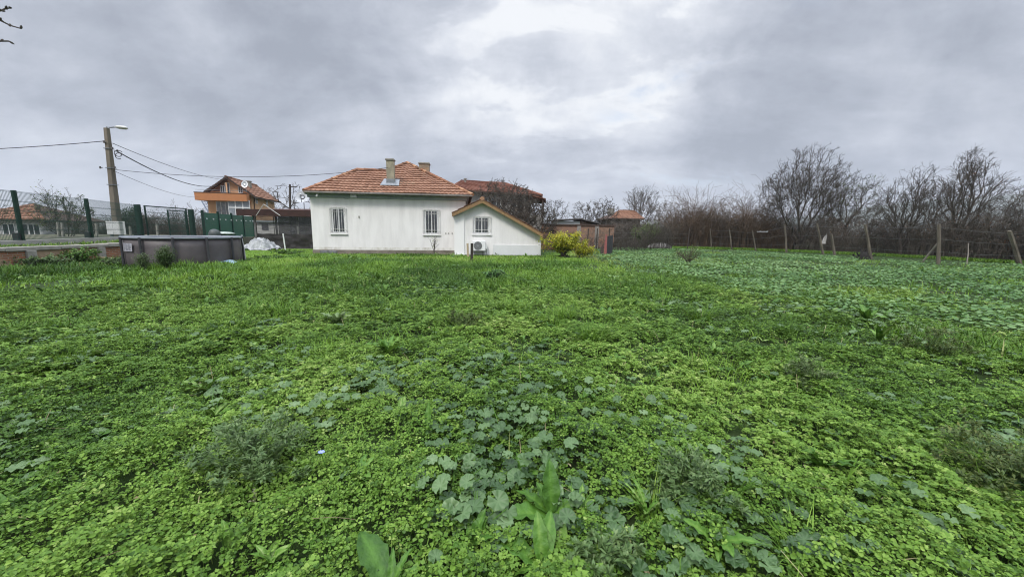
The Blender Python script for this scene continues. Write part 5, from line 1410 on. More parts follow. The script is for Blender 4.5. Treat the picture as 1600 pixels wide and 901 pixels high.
def build_back():
    # long brick yard wall with piers and dark coping
    a, b = AT(846, 388, 30.5), AT(958, 388, 31.3); ang = math.atan2(b[1] - a[1], b[0] - a[0]); M = frame((a[0], a[1], 0), ang); L = float(np.hypot(*(b - a)[:2])); h = AT(900, 352.5, 30.9)[2]
    root = thing('brick_wall', 'long reddish brick yard wall with dark coping behind the yellow shrub', 'wall', (a[0], a[1], 0))
    m = MB(M); m.box(0, L, 0, .25, -.2, h); m.build('brickwork', brick_mat('reddish_brick', (.32, .15, .095), (.23, .11, .072), (.26, .21, .17), patch=(.26, .165, .12)), root)
    m = MB(M); m.box(-.1, L + .1, -.08, .33, h + .003, h + .10); m.build('coping', M_BROWNEAVE, root)
    for px in (904, 932): x = on_plane(M, px, 370)[0]; m = MB(M); m.box(x - .16, x + .16, -.06, -.002, -.1, h - .002); m.build('pier', mat('grey_pier', (.30, .28, .26), (.22, .2, .18), 3, .95), root)
    # low sheds behind it
    a, b = AT(869, 352, 36), AT(905, 352, 36.4); root = thing('flat_roof_shed', 'pale shed with dark sloping sheet roof behind the brick wall', 'shed', (a[0], a[1], 0)); M = frame((a[0], a[1], 0), 0.02); L = b[0] - a[0]; h = AT(885, 343, 36)[2]
    m = MB(M); m.box(0, L, 0, 4, 0, h - .15); m.build('wall', mat('pale_grey_wall', (.55, .56, .56), (.45, .46, .46), 1.5, .9), root)
    x2 = AT(938, 352, 36)[0] - a[0]; z2 = AT(938, 350.5, 36)[2]
    m = MB(M); m.slab([(-.3, -.3, h - .12), (L, -.3, h + .02), (L, 4.3, h + .02), (-.3, 4.3, h - .12)], (0, 0, .10)); m.slab([(L + .01, -.3, h + .03), (x2, -.3, z2), (x2, 4.3, z2), (L + .01, 4.3, h + .03)], (0, 0, .10)); m.build('roof', mat('dark_sheet_roof', (.06, .055, .055), (.10, .09, .085), 2, .7), root)
    m = MB(M); m.slab([(L + .02, 0, 0), (x2 - .2, 0, 0), (x2 - .2, 0, z2 - .05), (L + .02, 0, h - .05)], (0, 4, 0)); m.build('side_wall', mat('brown_boards', (.14, .09, .07), (.10, .07, .055), 3, .9), root)
    # far house with a hipped terracotta roof
    a, b = AT(953, 342, 50), AT(1006, 342, 50.5); root = thing('terracotta_house', 'far low house with hipped terracotta roof under the tall bare tree', 'house', (a[0], a[1], 0)); M = frame((a[0], a[1], 0), 0.05); L = b[0] - a[0]; Q = lambda px, py, y=0.0: on_plane(M, px, py, y)
    ze = Q(980, 341.5)[1]; m = MB(M); m.box(.4, L - .4, .4, 7, 0, ze - .02); m.build('wall', mat('brown_brick_wall', (.13, .095, .08), (.09, .07, .06), 2, .95), root)
    r0 = (Q(967, 328.5, 3.7)[0], 3.7, Q(967, 328.5, 3.7)[1]); r1 = (Q(991, 329, 3.7)[0], 3.7, Q(991, 329, 3.7)[1])
    e = [(0, 0, ze), (L, 0, ze), (L, 7.4, ze), (0, 7.4, ze)]; m = MB(M); m.slab([e[0], e[1], r1, r0], (0, 0, -.1)); m.slab([e[1], e[2], r1], (0, 0, -.1)); m.slab([e[3], e[0], r0], (0, 0, -.1)); m.slab([e[2], e[3], r0, r1], (0, 0, -.1)); ro = m.build('roof', M_BROWNEAVE, root)
    m = MB(M); u = np.array([1.0, 0, 0]); q = np.array(r0); sv = q - u * q[0] - np.array([0, 0, ze]) + np.array([0, 0, 0]); sv[0] = 0; ln = np.linalg.norm(sv); sv /= ln; nn = np.cross(u, sv)
    tile_roof(m, np.array([0, 0, ze + .02]), u, sv, nn, [(0, 0), (L, 0), (r1[0], ln), (r0[0], ln)], row=.42, colw=.42, sub=2); m.build('roof_tiles', tint_mat('far_clay_tile', [(0, (.20, .10, .066)), (1, (.28, .155, .10))]), ro)
    m = MB(M); x = Q(967.5, 327)[0]; m.box(x - .4, x + .4, 3.2, 3.9, r0[2] - .6, r0[2] + .25); m.build('chimney', M_CEMENT, root)
    # house with broad terracotta roof beyond the street on the far left
    a, b = AT(-70, 345, 31), AT(74, 345, 33); ang = math.atan2(b[1] - a[1], b[0] - a[0]); M = frame((a[0], a[1], 0), ang); L = float(np.hypot(*(b - a)[:2])); Q = lambda px, py, y=0.0: on_plane(M, px, py, y)
    root = thing('street_house', 'low white house with terracotta roof beyond the mesh fence', 'house', (a[0], a[1], .5)); ze = Q(30, 343)[1]
    m = MB(M); m.box(.4, L - .6, .3, 8, .2, ze); m.build('wall', mat('grey_white_wall', (.55, .55, .55), (.44, .44, .44), 1.2, .9), root)
    zr = Q(20, 317.5, 4)[1]; e = [(0, -.2, ze), (L, -.2, ze), (L, 8.4, ze), (0, 8.4, ze)]; r0, r1 = (2.5, 4.1, zr), (L - 3.0, 4.1, zr)
    m = MB(M); m.slab([e[0], e[1], r1, r0], (0, 0, -.12)); m.slab([e[1], e[2], r1], (0, 0, -.12)); m.slab([e[3], e[0], r0], (0, 0, -.12)); m.slab([e[2], e[3], r0, r1], (0, 0, -.12)); ro = m.build('roof', M_BROWNEAVE, root)
    sv = np.array([0, 4.3, zr - ze]); ln = np.linalg.norm(sv); sv /= ln; nn = np.cross([1.0, 0, 0], sv)
    m = MB(M); tile_roof(m, np.array([0, -.2, ze + .02]), (1, 0, 0), sv, nn, [(0, 0), (L, 0), (r1[0], ln), (r0[0], ln)], row=.42, colw=.42, sub=2); m.build('roof_tiles', M_TILE, ro)
    for px in (8, 30, 48): x = Q(px, 350)[0]; simple_window(M, root, x - .4, x + .4, ze - 1.3, ze - .35, .27)
    # folded sheet-metal hatch standing among the mallows: red edge, dark leaf
    p = G(944, 397.5); root = thing('metal_hatch', 'dark sheet metal hatch with a red edge standing in the mallow field', 'metal hatch', (p[0], p[1], 0))
    Y = p[1]
    x0, x1, x2, x3 = AT(940, 390, Y)[0], AT(943.5, 390, Y)[0], AT(948, 390, Y)[0], AT(959, 390, Y)[0]; z1 = AT(945, 366, Y)[2]
    m = MB(); m.slab([(x1, Y, -.05), (x2, Y - .03, -.05), (x2 - .02, Y - .03, z1 - .05), (x1 + .07, Y, z1)], (0, .05, 0)); m.build('edge_board', mat('red_pink_paint', (.30, .105, .10), (.22, .08, .075), 5, .6), root)
    m = MB(); m.slab([(x2 + .004, Y - .02, -.05), (x3, Y + .3, -.05), (x3, Y + .3, z1 - .05), (x2 + .004, Y - .02, z1 - .12)], (0, .04, 0)); m.build('leaf_panel', mat('black_sheet_metal', (.035, .037, .042), (.055, .055, .058), 4, .5), root)
    m = MB(); m.slab([(x0, Y + .25, -.05), (x1 - .01, Y + .02, -.05), (x1 - .01, Y + .02, z1 * .42), (x0, Y + .25, z1 * .36)], (0, .04, 0)); m.build('side_panel', mat('brown_sheet_metal', (.09, .06, .055), (.06, .05, .05), 4, .6), root)
build_orange_house(); build_red_house(); build_back()

# ------------------------------------------------------------------ bare trees, shrubs, thicket, right-hand fence
def tubes_np(P, R, sides):
    """P (n,k,3) polylines, R (n,k) radii -> verts, quads"""
    n, k, _ = P.shape
    T = np.empty_like(P); T[:, 1:-1] = P[:, 2:] - P[:, :-2]; T[:, 0] = P[:, 1] - P[:, 0]; T[:, -1] = P[:, -1] - P[:, -2]
    T /= np.linalg.norm(T, axis=-1, keepdims=True) + 1e-9
    ref = np.array([0.31, 0.52, 0.79]); A = np.cross(T, ref); A /= np.linalg.norm(A, axis=-1, keepdims=True) + 1e-9; B = np.cross(T, A)
    w = 2 * np.pi * np.arange(sides) / sides
    V = P[:, :, None] + R[:, :, None, None] * (A[:, :, None] * np.cos(w)[:, None] + B[:, :, None] * np.sin(w)[:, None])
    i = (np.arange(n)[:, None, None] * k + np.arange(k - 1)[None, :, None]) * sides; s = np.arange(sides)[None, None]; s2 = (s + 1) % sides
    F = np.stack([i + s, i + s2, i + sides + s2, i + sides + s], -1).reshape(-1, 4)
    return V.reshape(-1, 3), F

def grow(rng, parents, lens, radii, per, k, ang, lenf, up, wander, start=.25, rf=.55, rmin=.006, gravity=0.0):
    """children polylines for every parent polyline; vectorised"""
    P, L, R = parents, lens, radii
    n = len(P); kk = P.shape[1]
    cnt = np.maximum(1, rng.poisson(per, n)); idx = np.repeat(np.arange(n), cnt); m = len(idx)
    t = start + (1 - start) * rng.rand(m) ** .8; f = t * (kk - 1); i0 = np.clip(f.astype(int), 0, kk - 2); fr = (f - i0)[:, None]
    p = P[idx, i0] * (1 - fr) + P[idx, i0 + 1] * fr
    d = P[idx, i0 + 1] - P[idx, i0]; d /= np.linalg.norm(d, axis=-1, keepdims=True) + 1e-9
    r0 = (R[idx, i0] * (1 - fr[:, 0]) + R[idx, i0 + 1] * fr[:, 0])
    rv = rng.normal(size=(m, 3)); rv -= d * (rv * d).sum(-1, keepdims=True); rv /= np.linalg.norm(rv, axis=-1, keepdims=True) + 1e-9
    a = np.radians(rng.normal(ang, ang * .25, m))[:, None]
    dr = d * np.cos(a) + rv * np.sin(a); dr[:, 2] += up; dr /= np.linalg.norm(dr, axis=-1, keepdims=True)
    l = L[idx] * lenf * rng.uniform(.55, 1.25, m) * (1.15 - .5 * t)
    pts = [p]; q = p
    for j in range(k - 1):
        q = q + dr * (l / (k - 1))[:, None]; pts.append(q)
        dr = dr + rng.normal(size=(m, 3)) * wander; dr[:, 2] += up * .35 - gravity; dr /= np.linalg.norm(dr, axis=-1, keepdims=True)
    NP = np.stack(pts, 1)
    rr = np.maximum(r0 * rf * rng.uniform(.7, 1.1, m), rmin)
    NR = np.maximum(rr[:, None] * np.linspace(1, .45, k)[None], rmin * .8)
    return NP, l, NR

def crown_tree(rng, width, height, nodes, env, trunk_top, stems, bf, lean):
    """points filling a crown envelope, each joined to the existing branch that gives the shortest way down"""
    pts = []
    for (cx, cz, rx, rz, share) in env:
        n = int(nodes * share); v = rng.normal(size=(n * 2, 3)); v /= np.linalg.norm(v, axis=1, keepdims=True); v *= (rng.rand(n * 2) ** .42)[:, None]
        v = v * [rx * width, rx * width * .8, rz * height] + [cx * width, 0, cz * height]
        v = v[v[:, 2] > trunk_top * height * .7][:n]; pts.append(v)
    pts = np.concatenate(pts)
    N, PAR, LEN = [np.zeros(3)], [-1], [0.0]
    for s in range(stems):
        ox = 0 if stems == 1 else (s - (stems - 1) / 2) / stems * .34 * width
        prev = 0
        for j in range(1, 6):
            t = j / 5; q = np.array([ox * t ** 1.3, rng.normal(0, .01) * width, trunk_top * height * t * (1 if stems == 1 else 1.25)]) + rng.normal(0, .008 * height, 3) * [1, 1, 0]
            LEN.append(LEN[prev] + np.linalg.norm(q - N[prev])); N.append(q); PAR.append(prev); prev = len(N) - 1
    pts = pts[np.argsort(np.linalg.norm(pts - np.array([0, 0, trunk_top * height]), axis=1))]
    A = np.zeros((len(N) + len(pts), 3)); LL = np.zeros(len(A)); c = len(N); A[:c] = N; LL[:c] = LEN; PAR = PAR + [0] * len(pts); nt = c
    for p in pts:
        dv = p - A[:c]; dd = np.linalg.norm(dv, axis=1)
        cost = dd + bf * LL[:c] + np.where(dv[:, 2] < -.02 * height, .35 * -dv[:, 2], 0)
        cost[:max(1, 3)] += height
        j = int(np.argmin(cost)); A[c] = p; LL[c] = LL[j] + dd[j]; PAR[c] = j; c += 1
    W = np.zeros(c); kids = np.zeros(c, int)
    for i in range(c - 1, 0, -1):
        if kids[i] == 0: W[i] = 1.0
        W[PAR[i]] += W[i]; kids[PAR[i]] += 1
    return A, np.array(PAR), W, kids, nt

def bare_tree(base, height, width, seed, label, group=None, mats=None, stems=1, lean=0.0, nodes=420, twigs=2.7, twig=.010, env=None, trunk_top=.28, bf=.55, name='bare_tree', leaves=None, trunk_r=None, up=.12):
    nodes = int(nodes * .62); twig *= .72
    rng = np.random.RandomState(seed)
    env = env or [(0, .64, .46, .35, 1.0)]
    A, PAR, W, kids, nt = crown_tree(rng, width, height, nodes, env, trunk_top, stems, bf, lean)
    tr = trunk_r or height * .0165
    rad = np.maximum(tr * (W / W[0]) ** .52, twig * 1.25)
    idx = np.arange(1, len(A)); p0, p1 = A[PAR[idx]], A[idx]; ln = np.linalg.norm(p1 - p0, axis=1)
    k = 5; t = np.linspace(0, 1, k)[None, :, None]
    P = p0[:, None] * (1 - t) + p1[:, None] * t
    bow = rng.normal(size=(len(idx), 1, 3)) * (ln * .035)[:, None, None]; P = P + bow * np.sin(np.pi * t)
    P[..., 2] -= (np.sin(np.pi * t[..., 0]) * (ln * .06)[:, None]) * (-1 if up > 0 else 1) * -1
    R = rad[PAR[idx]][:, None] * (1 - t[..., 0]) + rad[idx][:, None] * t[..., 0]
    R = np.minimum(R, (rad[idx] * 1.35)[:, None])
    base = np.asarray(base, dtype=float); tm = mats or (M_BARK, M_TWIG)
    S = np.array([1, 1, 1.0])
    fine = idx[W[idx] < W[0] * .05] - 1
    P2, L2, R2 = grow(rng, P[fine], np.maximum(ln[fine], .05 * height), R[fine], twigs, 4, 40, .9, up, .10, .1, .7, twig)
    P3, L3, R3 = grow(rng, P2, L2, R2, twigs * .8, 3, 38, .66, up * .6, .10, .12, .8, twig * .8)
    k4 = rng.rand(len(P3)) < .5; P4, L4, R4 = grow(rng, P3[k4], L3[k4], R3[k4], 1.5, 3, 36, .8, .04, .1, .2, .85, twig * .75)
    top = np.percentile(np.concatenate([q[:, -1, 2] for q in (P2, P3, P4)]), 99.5); S[2] = height / top
    hw = np.percentile(np.abs(np.concatenate([q[:, -1, 0] for q in (P2, P3, P4)])), 98.5); S[0] = S[1] = width / 2 / hw
    def T(P):
        q = P * S; q[..., 0] += lean * q[..., 2]; return q + base
    root = thing(name, label, 'tree', base, group)
    istr = idx < nt
    V, F = tubes_np(T(P[istr]), R[istr], 7); V[:, 2] = np.where(V[:, 2] < base[2] + .02, base[2] - .15, V[:, 2]); mesh_np('trunk', V, [F], tm[0], root, smooth=True)
    Vs, Fs, n = [], [], 0
    for q, r, sd in ((P[~istr], R[~istr], 5), (P2, R2, 3), (P3, R3, 3), (P4, R4, 3)):
        V, F = tubes_np(T(q), r, sd); Vs.append(V); Fs.append(F + n); n += len(V)
    mesh_np('branches', np.concatenate(Vs), [np.concatenate(Fs)], tm[1], root)
    if leaves:
        m_, cnt, size = leaves
        tip = T(P3)[:, -1]; tip = tip[rng.randint(0, len(tip), cnt)] + rng.normal(0, .06, (cnt, 3))
        cov = Cover(); t_ = _merge([([(0, 0, 0), (.5, -.32, .05), (1, 0, 0), (.5, .32, .05)], [(0, 1, 2, 3)])])
        cov.put(t_, tip, rng.rand(cnt) * 6.28, rng.uniform(-.5, 1.2, cnt), rng.rand(cnt) * 6.28, size * rng.uniform(.6, 1.3, cnt), rng.rand(cnt))
        cov.build('leaves', m_, root)
    return root

M_BARK = mat('grey_bark', (0.070, 0.058, 0.050), (0.045, 0.038, 0.034), 6, 0.95, 0.6, 30, stretch=(1, 1, .3))
M_TWIG = mat('dark_twig', (0.082, 0.071, 0.058), (0.056, 0.048, 0.040), 2, 0.9)
M_TWIG2 = mat('brown_twig', (0.095, 0.083, 0.068), (0.060, 0.053, 0.044), 2, 0.9)
M_TWIG3 = mat('pale_twig', (0.13, 0.105, 0.085), (0.085, 0.068, 0.055), 2, 0.9)
M_OLIVE = leaf_mat('olive_leaf', [(0, (.045, .075, .018)), (.6, (.085, .13, .030)), (1, (.17, .19, .05))], rough=.6)
M_DKLEAF = leaf_mat('dark_evergreen', [(0, (.014, .032, .014)), (.6, (.030, .058, .022)), (1, (.055, .085, .032))], rough=.5)
M_YELLOW = leaf_mat('yellow_leaf', [(0, (.13, .19, .018)), (.35, (.28, .33, .022)), (.75, (.46, .44, .028)), (1, (.58, .47, .04))], rough=.5, trans=.35, namt=.35, nscale=1.6)
M_RUSTLEAF = leaf_mat('rust_leaf', [(0, (.08, .04, .02)), (1, (.20, .10, .04))], rough=.7)

def build_trees():
    gb = 'bare trees behind the house'; 
    def T(px, Y, top, w, seed, label, **kw):
        p = AT(px, 380, Y); h = AT(px, top, Y)[2]; return bare_tree((p[0], p[1], 0), h, w * Y / FPX, seed, label, **kw)
    T(787, 31, 281, 92, 1, 'dense dark bare tree right in front of the red roofed house', nodes=720, twig=.017, trunk_top=.3)
    T(828, 30, 314, 84, 2, 'dense low bare tree hanging over the annex roof edge', nodes=760, twigs=3.0, twig=.019, trunk_top=.2, env=[(0, .58, .48, .42, 1)])
    T(808, 33, 296, 70, 26, 'slim bare tree between the red roof and the annex roof', nodes=560, twig=.016)
    T(866, 45, 311, 46, 3, 'small round bare tree beside the porch of the red roofed house', nodes=260, twig=.014)
    T(914, 42, 314, 50, 4, 'left one of two round bare trees behind the brick wall', nodes=320, twig=.015)
    T(941, 43, 308, 48, 5, 'right one of two round bare trees behind the brick wall', nodes=320, twig=.015)
    T(999, 54, 290, 54, 6, 'tall vase shaped bare tree above the terracotta roof', stems=2, nodes=330, twig=.014, trunk_top=.34, bf=.9, env=[(0, .72, .48, .27, 1)])
    T(1029, 44, 313, 46, 7, 'bare tree just right of the terracotta house', nodes=280, twig=.014)
    T(1061, 46, 327, 44, 8, 'low bare tree above the brown thicket, left end', nodes=240, twig=.013)
    T(1100, 45, 325, 44, 27, 'low bare tree rising behind the rusty part of the thicket', nodes=220, twig=.012)
    T(1162, 58, 308, 34, 9, 'thin pale faraway tree rising alone above the thicket', nodes=120, twig=.013, twigs=2, mats=(M_BARK, M_TWIG3), bf=1.0)
    T(1247, 33, 230, 136, 10, 'largest bare tree with fan shaped crown above the fence', stems=3, nodes=1050, twig=.013, trunk_top=.24, bf=.85, env=[(.02, .70, .34, .30, .55), (-.25, .55, .26, .20, .25), (.24, .58, .26, .22, .2)])
    T(1312, 33.5, 268, 92, 11, 'bare tree with a few olive leaves right of the largest tree', stems=2, nodes=480, twig=.011, trunk_top=.28, bf=.8, leaves=(M_OLIVE, 900, .12), env=[(0, .64, .46, .34, 1)])
    T(1410, 27, 258, 98, 12, 'crooked wide bare tree with low sprawling limbs', stems=2, nodes=420, twig=.010, twigs=3.0, bf=.85, trunk_top=.34, env=[(-.12, .60, .38, .26, .6), (.14, .72, .24, .26, .4)])
    T(1456, 29, 284, 64, 28, 'slender bare tree squeezed between two wider crowns on the right', nodes=260, twig=.010, twigs=3.0)
    T(1494, 25, 231, 94, 13, 'tall bare tree with sparse upright top near the right edge', nodes=460, twig=.010, twigs=3.0, bf=.9, trunk_top=.36, env=[(0, .60, .46, .22, .65), (.02, .82, .20, .17, .35)], leaves=(M_RUSTLEAF, 200, .08))
    T(1616, 22, 262, 80, 14, 'bare tree cut by the right edge of the photo', nodes=300, twig=.009, twigs=3.0)
    T(1556, 26, 302, 72, 15, 'low bare tree before the blue hill', nodes=260, twig=.010)
    T(1358, 30, 318, 60, 29, 'short twiggy tree between the olive one and the crooked one', nodes=280, twig=.011)
    T(1200, 36, 318, 60, 32, 'low twiggy tree at the left foot of the largest tree', nodes=240, twig=.011)
    T(105, 27, 294, 84, 16, 'sparse leaved tree behind the mesh fence, left of the pole', stems=2, nodes=260, twig=.011, bf=.8, trunk_top=.2, leaves=(M_OLIVE, 1500, .10), env=[(0, .60, .48, .40, 1)])
    T(-6, 29, 300, 40, 30, 'sparse tree at the left edge beside the terracotta roof', nodes=160, twig=.011, leaves=(M_OLIVE, 300, .10))
    T(460, 40, 285, 66, 17, 'dark knotty pollarded tree behind the canopy', nodes=150, twig=.020, twigs=2.0, bf=.3)
    T(427, 62, 291, 46, 31, 'pale bare tree behind the right end of the orange house', nodes=170, twig=.016, twigs=3.0, mats=(M_BARK, M_TWIG3))
    # wooden pole beside it
    p0, p1 = AT(453, 370, 38), AT(453, 288, 38); ut = thing('wooden_pole', 'dark wooden utility pole with one crossarm behind the canopy', 'utility pole', (p0[0], p0[1], 0))
    k = MB(); k.tube([(p0[0], p0[1], -.2), p1], [.13, .09], 8); k.build('shaft', M_BARK, ut)
    k = MB(); q = AT(458, 291.5, 38); k.beam(p1 + np.array([-.15, 0, -.25]), q + np.array([.4, 0, 0]), .08, .08); k.build('crossarm', M_BARK, ut)

def leafy(name, base, w, d, h, n, size, m, seed, label, cat, group=None, stems=14, stem_m=None, droop=.5, shape=1.0, hollow=.35):
    rng = np.random.RandomState(seed); base = np.asarray(base, dtype=float)
    root = thing(name, label, cat, base, group)
    k = 6; az = rng.rand(stems) * 6.283; sp = rng.rand(stems) ** .6
    t = np.linspace(0, 1, k)[None]
    end = np.stack([np.cos(az) * sp * w / 2, np.sin(az) * sp * d / 2, h * (1 - .45 * sp ** 2) * rng.uniform(.75, 1.05, stems)], -1)
    P = np.zeros((stems, k, 3)); P[..., 0] = end[:, None, 0] * t ** 1.3; P[..., 1] = end[:, None, 1] * t ** 1.3; P[..., 2] = end[:, None, 2] * t ** .85
    P[:, :, :2] += np.cumsum(rng.normal(0, .02 * w, (stems, k, 2)), 1) * .5; P[:, 0, :2] = rng.normal(0, .06 * w, (stems, 2)); P[:, 0, 2] = -.05
    R = np.linspace(.016, .006, k)[None] * np.ones((stems, 1)) * max(.5, h)
    P2, L2, R2 = grow(rng, P, np.full(stems, h * .8), R, 7, 4, 42, .42, .12, .18, .2, .6, .004)
    V1, F1 = tubes_np(P + base, R, 5); V2, F2 = tubes_np(P2 + base, R2, 3)
    mesh_np('stems', np.concatenate([V1, V2]), [np.concatenate([F1, F2 + len(V1)])], stem_m or M_TWIG2, root)
    src = P2.reshape(-1, 3)[rng.randint(0, P2.shape[0] * P2.shape[1], n)] + rng.normal(0, .05 * h, (n, 3))
    src[:, 2] = np.clip(src[:, 2], .02, None)
    cov = Cover(); tp = [_merge([([(0, 0, 0), (.3, -.26, .06), (.72, -.2, .02), (1, 0, -.12 * q), (.72, .2, .02), (.3, .26, .06)], [(0, 1, 2, 3), (0, 3, 4, 5)])]) for q in (0, 1, 2.2)]
    yaw = np.arctan2(src[:, 1], src[:, 0]) + rng.normal(0, .9, n); tl = rng.normal(droop, .5, n); tint = np.clip(rng.normal(.45, .22, n) + .25 * (src[:, 2] / h - .5), 0, 1); sz = size * rng.uniform(.6, 1.25, n)
    pick = rng.randint(0, 3, n)
    for i in range(3): kk = pick == i; cov.put(tp[i], (src + base)[kk], yaw[kk], tl[kk], yaw[kk], sz[kk], tint[kk])
    cov.build('foliage', m, root)
    return root

def build_shrubs():
    p = G(880, 403); leafy('shrub', (p[0] + .1, p[1] + .6, 0), 3.1, 1.6, 1.42, 5600, .095, M_YELLOW, 3, 'bushy yellow leaved shrub at the right end of the annex', 'shrub', stems=34)
    p = G(903, 404); leafy('shrub', (p[0] + .2, p[1] + .3, 0), 1.6, .9, .85, 2200, .08, M_YELLOW, 33, 'low outer yellow shrub spilling into the mallows', 'shrub', stems=16)
    p = AT(1006, 386, 33); leafy('shrub', (p[0], p[1], 0), 2.6, 2, 2.3, 4200, .12, M_OLIVE, 4, 'dark olive shrub before the brown thicket, below the tall vase tree', 'shrub', stems=26)
    p = AT(207, 360, 37); leafy('shrub', (p[0], p[1], .3), 2.3, 2.2, 2.75, 6500, .12, M_DKLEAF, 5, 'round dark evergreen bush behind the mesh gate', 'shrub', stems=40)
    p = G(264, 421); 
    leafy('conifer', (p[0], p[1] - .05, 0), .46, .40, .72, 5200, .040, leaf_mat('young_conifer', [(0, (.03, .07, .02)), (.6, (.07, .13, .035)), (1, (.14, .19, .05))], rough=.5), 6, 'young green conifer before the middle of the pool', 'conifer', stems=30, droop=.1)
    p = G(228, 422); leafy('conifer', (p[0], p[1] - .05, 0), .36, .30, .60, 1500, .035, M_GREY, 7, 'smaller dull conifer before the left part of the pool', 'conifer', stems=18, droop=.1)
    # sapling under the second window
    p = AT(680, 397, 21.6); leafy('sapling', (p[0], p[1] - .3, 0), .70, .35, 1.2, 40, .05, M_YELLOW, 8, 'thin bare sapling with few yellow leaves under the house window', 'sapling', stems=4)
    p = AT(673, 352, 21.3)
    # weed bush standing in the mallow field
    p = G(1075, 413); leafy('weed_bush', (p[0], p[1], 0), 1.15, .9, .92, 420, .075, M_OLIVE, 9, 'scraggly yellowish weed bush standing alone in the mallow field', 'weed bush', stems=16, stem_m=M_TWIG3)
    # rank weeds along the foot of the brick wall
    for i, (px, py, w, h, lab) in enumerate(((128, 412, 1.5, .62, 'leafy nettle heap at the wall pier beside the pool'), (75, 416, 1.5, .42, 'low weed heap under the brick wall, left of the nettles'), (12, 418, 1.3, .45, 'weed heap under the brick wall at the left edge of the photo'), (185, 415, .8, .34, 'small weed heap at the left foot of the pool'))):
        p = G(px, py); leafy('weed_heap', (p[0], p[1], 0), w, .9, h, 1500, .075, M_DOCK if i == 0 else M_GREY, 20 + i, lab, 'weeds', 'weed heaps at the brick wall', stems=22)
    for i, (px, py, w, h, lab) in enumerate(((452, 398, 2.6, .30, 'low leafy weed patch in front of the white pole'), (425, 406, 1.8, .24, 'low weed patch between lawn and pool'), (775, 438, .85, .30, 'grey green mallow bush standing out in the long grass'))):
        p = G(px, py); leafy('weed_patch', (p[0], p[1], 0), w, .9, h, 1200, .07 if i < 2 else .10, M_DOCK if i < 2 else M_MALLOW, 40 + i, lab, 'weeds', stems=24)

